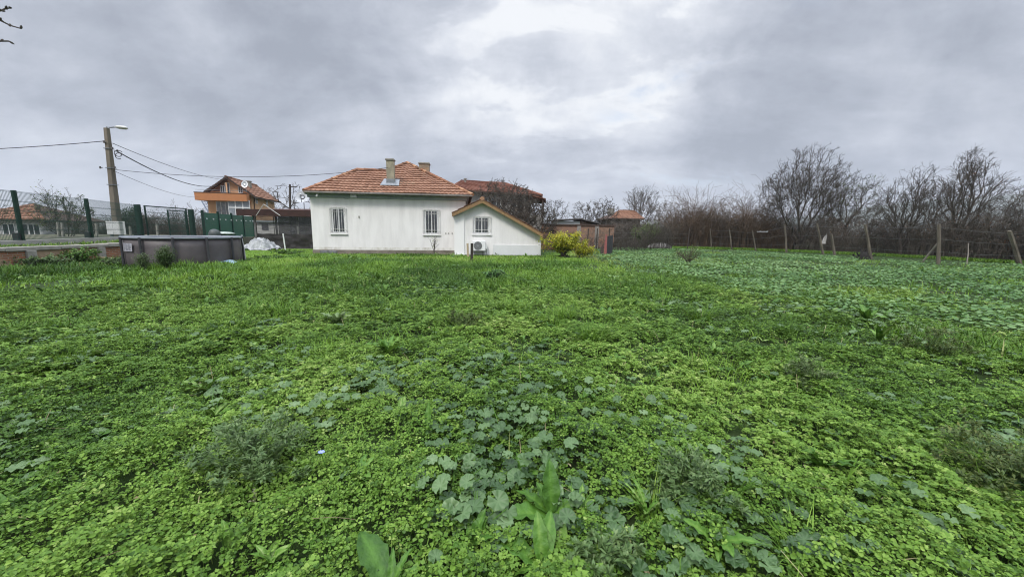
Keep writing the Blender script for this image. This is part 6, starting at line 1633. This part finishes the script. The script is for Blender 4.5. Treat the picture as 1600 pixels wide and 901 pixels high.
def build_thicket():
    rng = np.random.RandomState(21)
    # brambles and suckers behind the fence on the right: one tangled mass
    line = np.array([[AT(1040, 380, 38)[0], 38.0], [AT(1130, 380, 37)[0], 37.0], [AT(1240, 380, 33)[0], 33.0], [AT(1380, 380, 28)[0], 28.0], [AT(1500, 380, 24)[0], 24.0], [AT(1640, 380, 20.5)[0], 20.5], [28.0, 15.0]])
    def mass(line, n, depth, hmin, hmax, name, m, label, seed, hf=lambda u: np.where((u > .52) & (u < .60), .55, 1.0), twig=.009):
        rng = np.random.RandomState(seed)
        seg = np.linalg.norm(np.diff(line, axis=0), axis=1); cs = np.concatenate([[0], np.cumsum(seg)])
        t = rng.rand(n) * cs[-1]; x = np.interp(t, cs, line[:, 0]); y = np.interp(t, cs, line[:, 1])
        d = rng.rand(n) * depth; x = x + d * .45; y = y + d
        h = (hmin + (hmax - hmin) * rng.rand(n) ** 1.5) * np.clip(.1 + 1.75 * fbm(t, d * .6, .55, seed, 3), .25, 1.5)
        if hf is not None: h = h * hf(t / cs[-1])
        k = 6; az = rng.rand(n) * 6.283; rc = h * rng.uniform(.25, .9, n); tt = np.linspace(0, 1, k)[None]
        P = np.zeros((n, k, 3)); P[..., 0] = x[:, None] + np.cos(az)[:, None] * rc[:, None] * tt ** 1.5; P[..., 1] = y[:, None] + np.sin(az)[:, None] * rc[:, None] * .6 * tt ** 1.5
        P[..., 2] = h[:, None] * np.sin(tt * rng.uniform(1.2, 2.3, n)[:, None]) / 1.0
        P += np.cumsum(rng.normal(0, .04, P.shape), 1) * (tt[..., None] > 0)
        R = np.linspace(1.0, .5, k)[None] * rng.uniform(twig * .8, twig * 1.8, n)[:, None]
        P2, L2, R2 = grow(rng, P, h, R, 3.2, 4, 44, .42, .12, .15, .15, .65, twig * .7)
        P3, L3, R3 = grow(rng, P2, L2, R2, 1.6, 3, 44, .6, .05, .12, .15, .8, twig * .65)
        Vs, Fs, c = [], [], 0
        for a, b in ((P, R), (P2, R2), (P3, R3)):
            V, F = tubes_np(a, b, 3); Vs.append(V); Fs.append(F + c); c += len(V)
        tag(mesh_np(name, np.concatenate(Vs), [np.concatenate(Fs)], m, tint=np.random.RandomState(1).rand(c)), label, None, kind='stuff')
    mass(line, 2100, 3.2, .4, 2.9, 'thicket', M_TWIG2, 'tangled brown bramble thicket behind the post fence', 22, twig=.011)
    mass(line[:3], 1500, 2.5, 1.2, 3.6, 'undergrowth', mat('rusty_twig', (.125, .084, .056), (.082, .060, .042), 2, .9), 'rust brown undergrowth at the left end of the thicket', 23, twig=.012)
    mass(line + np.array([1.2, 2.6]), 2300, 4.0, .8, 3.2, 'far_undergrowth', M_TWIG, 'dark undergrowth deeper behind the bramble thicket', 24, twig=.012)
    mass(line + np.array([.2, .6]), 900, 2.0, .5, 2.6, 'pale_undergrowth', M_TWIG3, 'pale dead canes among the brambles', 28, twig=.009)
    bl = np.array([[AT(870, 380, 29.4)[0], 29.4], [AT(985, 380, 29.6)[0], 29.6], [AT(1050, 380, 33)[0], 33.0]])
    mass(bl, 520, .9, .5, 1.9, 'back_undergrowth', M_TWIG2, 'thin brown weeds along the back wire fence', 25, twig=.008)
    bl = np.array([[AT(945, 380, 35)[0], 35.0], [AT(1060, 380, 39)[0], 39.0]])
    mass(bl, 1100, 2.0, .8, 2.2, 'back_thicket', M_TWIG, 'dark thicket before the terracotta roofed house', 29, twig=.012)
    ll = np.array([[AT(70, 360, 34)[0], 34.0], [AT(200, 360, 36)[0], 36.0], [AT(330, 360, 39)[0], 39.0]])
    mass(ll, 1500, 4.0, .9, 2.0, 'left_undergrowth', M_TWIG2, 'brown leafless undergrowth behind the mesh fence', 26, twig=.012)
    fl = np.array([[-75.0, 66.0], [-10.0, 74.0], [40.0, 66.0], [75.0, 48.0]])
    mass(fl, 3200, 8.0, 1.2, 3.6, 'far_scrub', M_TWIG2, 'far brown scrub between the houses', 27, twig=.025)
    # small leaves caught in the brambles, and the dead stalks in front
    n = 5200; cov = Cover(); seg = np.linalg.norm(np.diff(line, axis=0), axis=1); cs = np.concatenate([[0], np.cumsum(seg)]); t = rng.rand(n) * cs[-1]
    x = np.interp(t, cs, line[:, 0]) + rng.rand(n) * 1.2; y = np.interp(t, cs, line[:, 1]) + rng.rand(n) * 3.0; z = rng.rand(n) ** .7 * 2.6 * (.5 + fbm(t, t * 0, .4, 5, 3))
    cov.put(_merge([([(0, 0, 0), (.5, -.32, .05), (1, 0, 0), (.5, .32, .05)], [(0, 1, 2, 3)])]), np.stack([x, y, z], -1), rng.rand(n) * 6.28, rng.uniform(-.5, 1.2, n), rng.rand(n) * 6.28, rng.uniform(.05, .11, n), rng.rand(n))
    tag(cov.build('bramble_leaves', M_RUSTLEAF), 'withered leaves left on the bramble thicket', None, kind='stuff')
    # strip of rough grass at the thicket's foot
    cov = Cover(); n = 30000; t = rng.rand(n) * cs[-1]; x = np.interp(t, cs, line[:, 0]) - .4 + rng.rand(n) * 1.0; y = np.interp(t, cs, line[:, 1]) - 2.2 + rng.rand(n) * 3.2; yaw = rng.rand(n) * 6.28; l = rng.uniform(.10, .28, n)
    cov.put(tpl_blade(1.2), np.stack([x, y, np.full(n, -.02)], -1), yaw, rng.rand(n) * .4, yaw, np.stack([l, np.full(n, .035), l], -1), np.clip(rng.normal(.45, .2, n), 0, .92))
    tag(cov.build('verge_grass', M_GRASS), 'rough grass at the foot of the thicket and fence', None, kind='stuff')

def build_right_fence():
    posts = [((1111.5, 388.5), (1109.5, 357), .11), ((1143.5, 390), (1139.5, 358), .13), ((1181, 392.5), (1175.5, 361), .12), ((1229, 394.5), (1226, 350.5), .15), ((1286, 397.5), (1276.5, 350), .16), ((1361, 404.5), (1351.5, 350.5), .17), ((1466, 411.5), (1467, 350), .17), ((1594, 416), (1577, 360.5), .20), ((1745, 428), (1730, 362), .2)]
    b0 = G(*posts[3][0]); root = thing('post_fence', 'old wire fence on leaning weathered posts along the thicket', 'fence', (b0[0], b0[1], 0))
    tops, bots = [], []
    for (b, t, w) in posts:
        p = G(*b); q = AT(t[0], t[1], p[1] + .05); tops.append(q); bots.append(p)
        k = MB(); d = q - p; vs = []
        mid = p + d * .5 + np.array([.02, 0, 0])
        k.tube([p - d * .08, p + d * .3, mid, q - d * .04, q], [w * .52, w * .50, w * .45, w * .43, w * .34], 6); k.build('post', M_GREYWOOD, root)
    for f in (.30, .62, .92):
        for i in range(len(posts) - 1):
            a = bots[i] + (tops[i] - bots[i]) * f; c = bots[i + 1] + (tops[i + 1] - bots[i + 1]) * f; off = np.array([0, -.09, 0]); k = MB(); k.tube([a + off, (a + c) / 2 + off + np.array([0, 0, -.05]), c + off], .006, 4, False); k.build('wire', M_WIRE, root)
    a = G(1441, 409.5); c = AT(1465, 380, G(1466, 411)[1]); k = MB(); k.tube([a, c], [.05, .04], 6); k.build('brace', mat('bleached_wood', (.30, .27, .23), (.22, .2, .17), 5, .9), root)
    k = MB(); q = AT(1341, 351, 25.5); k.tube([q + np.array([-.07, 0, .02]), q + np.array([.06, 0, 0])], .03, 6); k.build('insulator', M_CEMENT, root)
    # second short post, stick, white scraps and a dark stump
    p = G(1305, 400); q = AT(1299, 366, p[1]); k = MB(); k.tube([p - np.array([0, 0, .1]), q], [.09, .07], 6); tag(k.build('leaning_post', M_GREYWOOD, loc=p), 'short dark post leaning just right of the tall pale post', 'post')
    p = G(1511, 411.5); q = AT(1513, 380, p[1]); k = MB(); k.tube([p - np.array([0, 0, .1]), (p + q) / 2 + np.array([.03, 0, 0]), q], [.030, .028, .02], 5); tag(k.build('pale_stick', mat('bleached_stick', (.33, .29, .26), None), loc=p), 'thin pale stick standing right of the braced post', 'stick')
    p = AT(1288.5, 374, 29.5); k = MB(); k.add([(p[0] - .20, p[1], p[2] - .35), (p[0] + .12, p[1], p[2] - .33), (p[0] + .24, p[1] + .1, p[2] + .15), (p[0] + .10, p[1], p[2] + .38), (p[0] - .02, p[1] + .1, p[2] + .1)], [(0, 1, 2, 3, 4)]); o = k.build('white_scrap', mat('white_scrap', (.36, .35, .33), (.26, .25, .24), 6, .7), loc=p); sl = o.modifiers.new('thick', 'SOLIDIFY'); sl.thickness = .03; tag(o, 'pale torn sack caught in the brambles beside the tall pale post', 'sack')
    a, c = AT(1183, 362.5, 32.2), AT(1200, 363, 32.2); k = MB(); n = 9
    for i in range(n): q = a + (c - a) * i / n; q2 = a + (c - a) * (i + .72) / n; k.slab([q, q2, q2 + np.array([.02, 0, .04 + .05 * (i % 3)]), q + np.array([.02, 0, .09 - .05 * (i % 2)])], (0, .02, 0))
    k.tube([a, c], .006, 4)
    tag(k.build('white_strip', mat('white_plastic_strip', (.30, .30, .30), None, rough=.6), loc=a), 'ragged white plastic strip hanging on the wire between two posts', 'plastic strip')
    p = G(1354, 404); k = MB(); rg = random.Random(4)
    for i in range(16): a_ = rg.uniform(0, 6.28); q = p + np.array([rg.uniform(-.5, .3), rg.uniform(-.1, .3), .0]); k.tube([q, q + np.array([math.cos(a_) * .4, math.sin(a_) * .2, rg.uniform(.1, .7)])], [.07, .03], 5)
    k.lathe((p[0] - .1, p[1], -.05), [(.34, 0), (.30, .25), (.22, .42), (.05, .48)], 9); tag(k.build('stump', mat('black_root', (.022, .02, .019), None, rough=.95), loc=p), 'blackened stump with roots at the foot of a leaning post', 'stump')
    # back wire fence with thin posts between the brick wall and the thicket
    bf = AT(933, 390, 31.2); root = thing('back_fence', 'thin wire fence on dark slim posts at the back of the yard', 'fence', (bf[0], bf[1], 0)); prev = None
    for px, py in ((918, 391), (932, 391), (951, 391), (970, 390), (992, 390), (1017, 389.5), (1043, 389), (1075, 389)):
        p = G(px, py, 0); p[1] = min(p[1], 33); p = AT(px, 380, p[1]); top = AT(px, 357, p[1])[2]; k = MB(); k.tube([(p[0], p[1], -.1), (p[0] + .02, p[1], top)], .045, 6); k.build('post', M_BARK, root)
        if prev is not None:
            for z in (.5, 1.0, 1.4): k = MB(); k.tube([(prev[0], prev[1], z), (p[0], p[1], z)], .008, 4, False); k.build('wire', M_WIRE, root)
        prev = p
    p = AT(1030, 388, 36); k = MB(); k.lathe((p[0], p[1], -.1), [(1.3, 0), (1.2, .25), (.8, .5), (.2, .62)], 12)
    o = k.build('rubble_heap', mat('grey_rubble', (.24, .23, .22), (.14, .13, .12), 5, .95, .8, 12), loc=(p[0], p[1], 0)); tag(o, 'low grey rubble heap behind the back wire fence', 'rubble heap')
    dm = o.modifiers.new('rough', 'SUBSURF'); dm.levels = dm.render_levels = 1

def build_near_branch():
    # bare twigs reaching in from a young tree beside the photographer
    root = thing('young_tree', 'bare budding twigs of a tree reaching in at the upper left corner', 'tree', (-5.2, 2.0, 0))
    k = MB(); k.tube([(-5.2, 2.0, -.1), (-5.15, 2.05, 1.2), (-5.2, 2.1, 2.4), (-5.1, 2.1, 3.4)], [.07, .06, .045, .02], 8); k.build('trunk', M_BARK, root)
    rg = random.Random(6)
    for pts in (((-160, 60), (-60, 25), (2, 17), (9, 13.5), (15, 13)), ((-150, 10), (-70, 12), (0, 32), (16, 40), (33, 45)), ((-160, 80), (-60, 70), (2, 64.5), (14, 64.5))):
        P = [np.array([-5.15, 2.08, 2.2])] + [AT(px, py, 2.35 + .02 * i) for i, (px, py) in enumerate(pts)]
        k = MB(); k.tube(P, [.02] + [.009, .006, .0045, .004, .003][:len(pts)], 6)
        for i, q in enumerate(P[3:]):
            for j in range(2): dv = np.array([rg.uniform(-.01, .02), rg.uniform(-.01, .01), rg.uniform(-.012, .016)]); k.tube([q, q + dv * .6, q + dv * 1.1], [.004, .006, .002], 5)
        k.build('branch', M_TWIG, root)
build_trees(); build_shrubs(); build_thicket(); build_right_fence(); build_near_branch()
# ------------------------------------------------------------------ single plants that stand out in the near carpet
def pt(px, py):
    p = G(px, py); p[2] = float(ground_z(p[0], p[1])); return p

def leaf_mesh(name, tpl, P, yaw, tilt, tdir, scale, tint, m, parent, smooth=True):
    cov = Cover(); a = np.array
    cov.put(tpl, a([P]), a([yaw]), a([tilt]), a([tdir]), a([scale]) if np.isscalar(scale) else a([scale]), a([tint]))
    return cov.build(name, m, parent, smooth)

def dock(px, py, seed, label, n=6, size=.2, width=.115, teeth=0.0, name='dock_plant', cat='dock plant', m=None, start=(45, 80), arch=(.5, 1.4), leaves=None, tint=(.1, .65), lift=.04, group='dock plants in the clover'):
    pr = random.Random(seed); p = pt(px, py)
    root = thing(name, label, cat, p, group)
    for i in range(n if leaves is None else len(leaves)):
        if leaves is None:
            yaw, s, st, ar, w, tn = pr.uniform(0, 6.283), size * pr.uniform(.6, 1.15), pr.uniform(*start), pr.uniform(*arch), width * pr.uniform(.85, 1.2), pr.uniform(*tint)
        else: yaw, s, st, ar, w, tn = leaves[i]
        t = tpl_strap(pr, 17 if teeth else 15, w, ar, st, .035, teeth)
        leaf_mesh('leaf', t, (p[0], p[1], p[2] + lift), yaw, 0.0, 0.0, s, tn, m or M_DOCK, root, smooth=not teeth)
    return root

def mallow(px, py, seed, label, n=16, spread=.28, size=(.026, .045), h=(.10, .24), tint=(.2, .85), group='mallow plants in the clover'):
    pr = random.Random(seed); rng = np.random.RandomState(seed); p = pt(px, py)
    root = thing('mallow_plant', label, 'mallow plant', p, group)
    for i in range(n):
        a, r = rng.rand() * 6.283, spread * math.sqrt(rng.rand()); q = (p[0] + r * math.cos(a), p[1] + r * math.sin(a), p[2] + rng.uniform(*h) * (1.1 - .4 * r / spread))
        leaf_mesh('leaf', tpl_mallow(pr, 29, .22), q, rng.rand() * 6.283, abs(rng.normal(.25, .22)), rng.choice([a, -1.57]) + rng.normal(0, .6), rng.uniform(*size), rng.uniform(*tint), M_MALLOW_NEAR, root, smooth=True)
    k = MB()
    for i in range(7): a = rng.rand() * 6.28; k.tube([p + np.array([0, 0, .0]), p + np.array([math.cos(a) * spread * .4, math.sin(a) * spread * .4, h[1] * .5]), p + np.array([math.cos(a) * spread * .8, math.sin(a) * spread * .8, h[1] * .75])], [.004, .003, .002], 5)
    k.build('stems', M_DOCK, root)
    return root

def tuft(px, py, seed, label, n=260, h=.28, spread=.20, tint=.45, m=None, name='grass_tuft', cat='grass tuft', group='grass tufts'):
    rng = np.random.RandomState(seed); p = pt(px, py); cov = Cover()
    az = rng.rand(n) * 6.283; r = spread * .45 * np.sqrt(rng.rand(n)); P = np.stack([p[0] + r * np.cos(az), p[1] + r * np.sin(az), np.full(n, p[2])], -1)
    yaw = az + rng.normal(0, .5, n); l = h * rng.uniform(.6, 1.2, n); pick = rng.randint(0, 3, n); tn = np.clip(rng.normal(tint, .18, n), 0, .95)
    for i, d in enumerate((.6, 1.2, 1.9)): k = pick == i; cov.put(tpl_blade(d, 5), P[k], yaw[k], rng.rand(k.sum()) * .5, yaw[k], np.stack([l[k], np.full(k.sum(), .007), l[k]], -1), tn[k])
    o = cov.build(name, m or M_GRASS, loc=p); return tag(o, label, cat, group)

def feathery(px, py, seed, label, n=26, h=.34, spread=.34, m=None, group='feathery weeds'):
    """bushy weed of finely cut leaves on thin stalks"""
    rng = np.random.RandomState(seed); p = pt(px, py); root = thing('feathery_weed', label, 'weed', p, group)
    k = 7; az = rng.rand(n) * 6.283; sp = np.sqrt(rng.rand(n)) * spread; t = np.linspace(0, 1, k)[None]; hh = h * (1 - .5 * (sp / spread) ** 2) * rng.uniform(.7, 1.1, n)
    P = np.zeros((n, k, 3)); P[..., 0] = p[0] + (np.cos(az) * sp)[:, None] * t; P[..., 1] = p[1] + (np.sin(az) * sp)[:, None] * t; P[..., 2] = p[2] + hh[:, None] * np.sin(t * 1.7)
    P += np.cumsum(rng.normal(0, .008, P.shape), 1); R = np.linspace(.004, .0012, k)[None] * np.ones((n, 1))
    P2, L2, R2 = grow(rng, P, hh, R, 7, 4, 55, .32, .1, .25, .15, .5, .0011)
    P3, L3, R3 = grow(rng, P2, L2, R2, 5, 3, 50, .45, .05, .3, .15, .8, .0014)
    Vs, Fs, c = [], [], 0
    for a, b in ((P, R), (P2, R2)): V, F = tubes_np(a, b, 4); Vs.append(V); Fs.append(F + c); c += len(V)
    mesh_np('stalks', np.concatenate(Vs), [np.concatenate(Fs)], M_GREY, root, tint=np.full(c, .5))
    # narrow leaf segments along the finest shoots
    tip = P3.reshape(-1, 3); d = np.repeat(P3[:, -1] - P3[:, 0], 3, 0); cov = Cover(); tp = _merge([([(0, 0, 0), (.5, -.20, .05), (1, 0, 0), (.5, .20, .05)], [(0, 1, 2, 3)])])
    yaw = np.arctan2(d[:, 1], d[:, 0]) + rng.normal(0, .6, len(tip)); cov.put(tp, tip, yaw, rng.normal(-.3, .5, len(tip)), yaw, rng.uniform(.018, .042, len(tip)), np.clip(rng.normal(.5, .22, len(tip)), 0, 1))
    cov.build('foliage', m or M_GREY, root); return root

def build_plants():
    # the big dock in the centre foreground, leaf by leaf: (yaw, length, start angle, arch, half width, tint)
    dock(862, 812, 1, 'largest broad leaved dock in the centre foreground, spreading pale leaves', leaves=[
        (1.75, .28, 76, .7, .17, .25), (3.35, .28, 30, .8, .22, .35), (2.55, .25, 42, 1.0, .17, .30), (-1.45, .23, 42, 1.7, .22, .82), (2.1, .20, 60, 1.1, .15, .3), (.5, .19, 36, 1.2, .17, .4), (3.9, .18, 30, 1.3, .18, .3)], lift=.07)
    dock(848, 892, 2, 'dock with two upright pointed leaves at the bottom edge, right of centre', leaves=[(1.2, .25, 66, 1.0, .15, .45), (1.9, .23, 74, .8, .15, .5), (2.7, .27, 38, 1.1, .16, .35), (-.3, .15, 45, 1.4, .15, .3), (3.4, .15, 40, 1.4, .14, .45)], lift=.06)
    dock(610, 930, 3, 'dock with one long dark leaf at the bottom edge, left of centre', leaves=[(2.4, .31, 42, .9, .18, .12), (1.1, .17, 66, .9, .10, .35), (.6, .15, 50, 1.2, .12, .5), (1.7, .16, 60, 1., .10, .3), (3.1, .16, 35, 1.3, .14, .4)], lift=.06)
    dock(668, 690, 4, 'dock with one tall upright leaf left of the pale mallow patch', leaves=[(1.75, .24, 80, .5, .10, .42), (2.6, .14, 45, 1.3, .13, .5), (.4, .15, 45, 1.3, .12, .4), (3.6, .13, 40, 1.3, .13, .5)], lift=.06)
    dock(325, 612, 5, 'fresh green dock rosette on the left, nearest the long grass', n=9, size=.24, tint=(.55, .95))
    dock(228, 712, 6, 'bright toothed rosette in the left clover below the fresh dock', n=9, size=.2, teeth=.4, name='dandelion_plant', cat='dandelion', tint=(.4, .9), group='dandelions in the clover')
    dock(1285, 742, 7, 'dark dock clump in the right clover', n=8, size=.22, tint=(.05, .45))
    dock(605, 562, 8, 'pale upright dock tuft in the middle of the clover', n=10, size=.30, start=(65, 85), tint=(.4, .8))
    dock(1164, 668, 9, 'small bright yellow green dock right of the centre', n=4, size=.14, start=(65, 85), tint=(.9, 1))
    dock(1372, 540, 10, 'tall pale dock standing in the mallows on the right', n=6, size=.34, start=(70, 86), tint=(.4, .8))
    dock(14, 806, 11, 'dock with broad leaves at the lower left edge', n=7, size=.15, tint=(.2, .6))
    dock(366, 882, 12, 'pale twisted dock leaf near the bottom, left of centre', n=3, size=.17, start=(60, 82), tint=(.5, .8))
    dock(1352, 508, 13, 'yellowish dock clump in the mallows on the right, beyond the pale dock', n=12, size=.32, start=(60, 85), tint=(.4, .8))
    dock(525, 508, 14, 'grey dock rosette on the edge of the long grass', n=11, size=.30, m=M_GREY, tint=(.5, 1))
    dock(1010, 800, 15, 'toothed dandelion right of the big dock', n=8, size=.17, teeth=.5, name='dandelion_plant', cat='dandelion', tint=(.5, .95), group='dandelions in the clover')
    dock(400, 792, 16, 'withered pale lobed leaf standing below the feathery weed', n=2, size=.12, teeth=.55, name='dandelion_plant', cat='dandelion', start=(60, 80), m=M_DRYLEAF, group='dandelions in the clover')
    dock(1430, 700, 17, 'toothed dandelion in the clover near the right edge', n=8, size=.18, teeth=.45, name='dandelion_plant', cat='dandelion', tint=(.3, .8), group='dandelions in the clover')
    dock(90, 722, 18, 'pale dandelion rosette at the left edge, above the lower left dock', n=7, size=.16, teeth=.45, name='dandelion_plant', cat='dandelion', tint=(.6, 1), group='dandelions in the clover')
    dock(735, 862, 19, 'dock with narrow upright leaves at the bottom, left of the two pointed leaves', n=6, size=.20, start=(60, 84), tint=(.2, .6))
    dock(1120, 860, 20, 'dock with arching leaves at the bottom, right of the big dock', n=7, size=.22, start=(45, 80), tint=(.2, .6))
    dock(560, 760, 21, 'low green dock between the blue flower and the pale mallow', n=6, size=.17, start=(35, 75), tint=(.3, .7))
    mallow(790, 700, 1, 'wide pale mallow just above the big dock', n=70, spread=.46, size=(.026, .050), h=(.12, .26), tint=(.12, .7))
    mallow(748, 832, 2, 'small mallow with grey leaves left of the big dock', n=14, spread=.17, size=(.036, .052))
    mallow(480, 640, 3, 'silvery mallow patch left of the centre', n=40, spread=.5, tint=(.3, .85))
    mallow(840, 632, 4, 'mallow patch in the middle beyond the wide pale one', n=36, spread=.55, tint=(.2, .75))
    mallow(1142, 776, 5, 'small greyish mallow right of the dandelion', n=9, spread=.14, size=(.026, .038))
    mallow(705, 775, 6, 'mallow with dark round leaves below the tall dock leaf', n=18, spread=.22, size=(.032, .048))
    mallow(985, 645, 7, 'loose mallow right of the middle patch', n=16, spread=.38)
    mallow(1050, 700, 8, 'mallow beside the dark feathery weed', n=12, spread=.26)
    mallow(890, 815, 9, 'two toned mallow leaves tucked against the big dock', n=7, spread=.16, size=(.030, .042))
    mallow(60, 690, 10, 'mallow leaves at the left edge of the clover', n=12, spread=.3)
    mallow(330, 650, 11, 'mallow left of the silvery patch', n=12, spread=.35)
    mallow(1390, 655, 12, 'mallow in the right clover below the tall pale dock', n=16, spread=.4)
    mallow(1440, 820, 13, 'mallow with flat round leaves at the lower right', n=9, spread=.3)
    mallow(760, 595, 14, 'mallow between the pale dock tuft and the grass tufts', n=14, spread=.4)
    mallow(560, 590, 15, 'small mallow below the pale upright dock tuft', n=12, spread=.35)
    tuft(922, 538, 1, 'rounded dark grass tuft alone in the clover', n=420, h=.34, spread=.40, tint=.35)
    tuft(805, 492, 2, 'lighter grass tuft at the edge of the long grass', n=420, h=.36, spread=.5, tint=.55)
    tuft(880, 500, 3, 'grass tuft right of the lighter one', n=360, h=.34, spread=.45, tint=.5)
    tuft(1225, 525, 4, 'small dark grass tuft at the edge of the mallow field', n=260, h=.30, spread=.3, tint=.25)
    tuft(1265, 470, 5, 'dark grass tuft within the mallow field', n=300, h=.36, spread=.35, tint=.25)
    tuft(360, 522, 6, 'dark grass tuft left of the grey dock', n=420, h=.32, spread=.5, tint=.25)
    tuft(1020, 800, 7, 'thin upright grass tuft behind the toothed dandelion', n=60, h=.24, spread=.16, tint=.6)
    tuft(1260, 880, 8, 'thin grass tuft at the bottom edge on the right', n=70, h=.26, spread=.22, tint=.45)
    tuft(100, 575, 9, 'broad grass tuft near the left edge', n=300, h=.28, spread=.45, tint=.5)
    tuft(1095, 500, 10, 'grass tuft left of the mallow field edge', n=300, h=.32, spread=.4, tint=.45)
    feathery(392, 750, 1, 'large feathery grey green weed in the left foreground', n=34, h=.36, spread=.40)
    feathery(1075, 775, 2, 'dark feathery weed right of the big dock', n=22, h=.26, spread=.24)
    feathery(945, 880, 3, 'dry greyish feathery weed at the bottom edge right of the big dock', n=14, h=.16, spread=.20, m=M_GREY)
    feathery(1565, 765, 4, 'large yellowish feathery weed at the right edge', n=30, h=.34, spread=.42, m=M_OLIVE)
    feathery(1262, 610, 5, 'brownish feathery weed in the right clover', n=22, h=.32, spread=.30, m=M_DRY)
    feathery(1450, 560, 6, 'olive feathery weed standing in the mallows', n=24, h=.40, spread=.36, m=M_OLIVE)
    feathery(725, 520, 7, 'olive feathery weed before the grass tufts', n=20, h=.30, spread=.3, m=M_OLIVE)
    # one blue chicory flower
    p = pt(507, 752); root = thing('chicory_flower', 'single pale blue flower left of the centre foreground', 'flower', p)
    k = MB(); k.tube([p, p + np.array([.01, 0, .12]), p + np.array([0, -.01, .205])], [.003, .002, .002], 5); k.build('stem', M_DOCK, root)
    k = MB(); c = p + np.array([0, -.01, .21]); n = 14
    for i in range(n):
        a = 2 * math.pi * i / n; u = np.array([math.cos(a), math.sin(a) * .8, .25 + .1 * (i % 2)]); v = np.array([-math.sin(a), math.cos(a), 0]) * .004; q = c + u * .019; k.quad(c - v * .4, c + v * .4, q + v, q - v)
    k.build('petals', mat('pale_blue_petal', (.26, .32, .72), None, rough=.6), root)
M_DRYLEAF = leaf_mat('withered_leaf', [(0, (.30, .33, .18)), (1, (.42, .42, .26))], rough=.6)
build_plants()
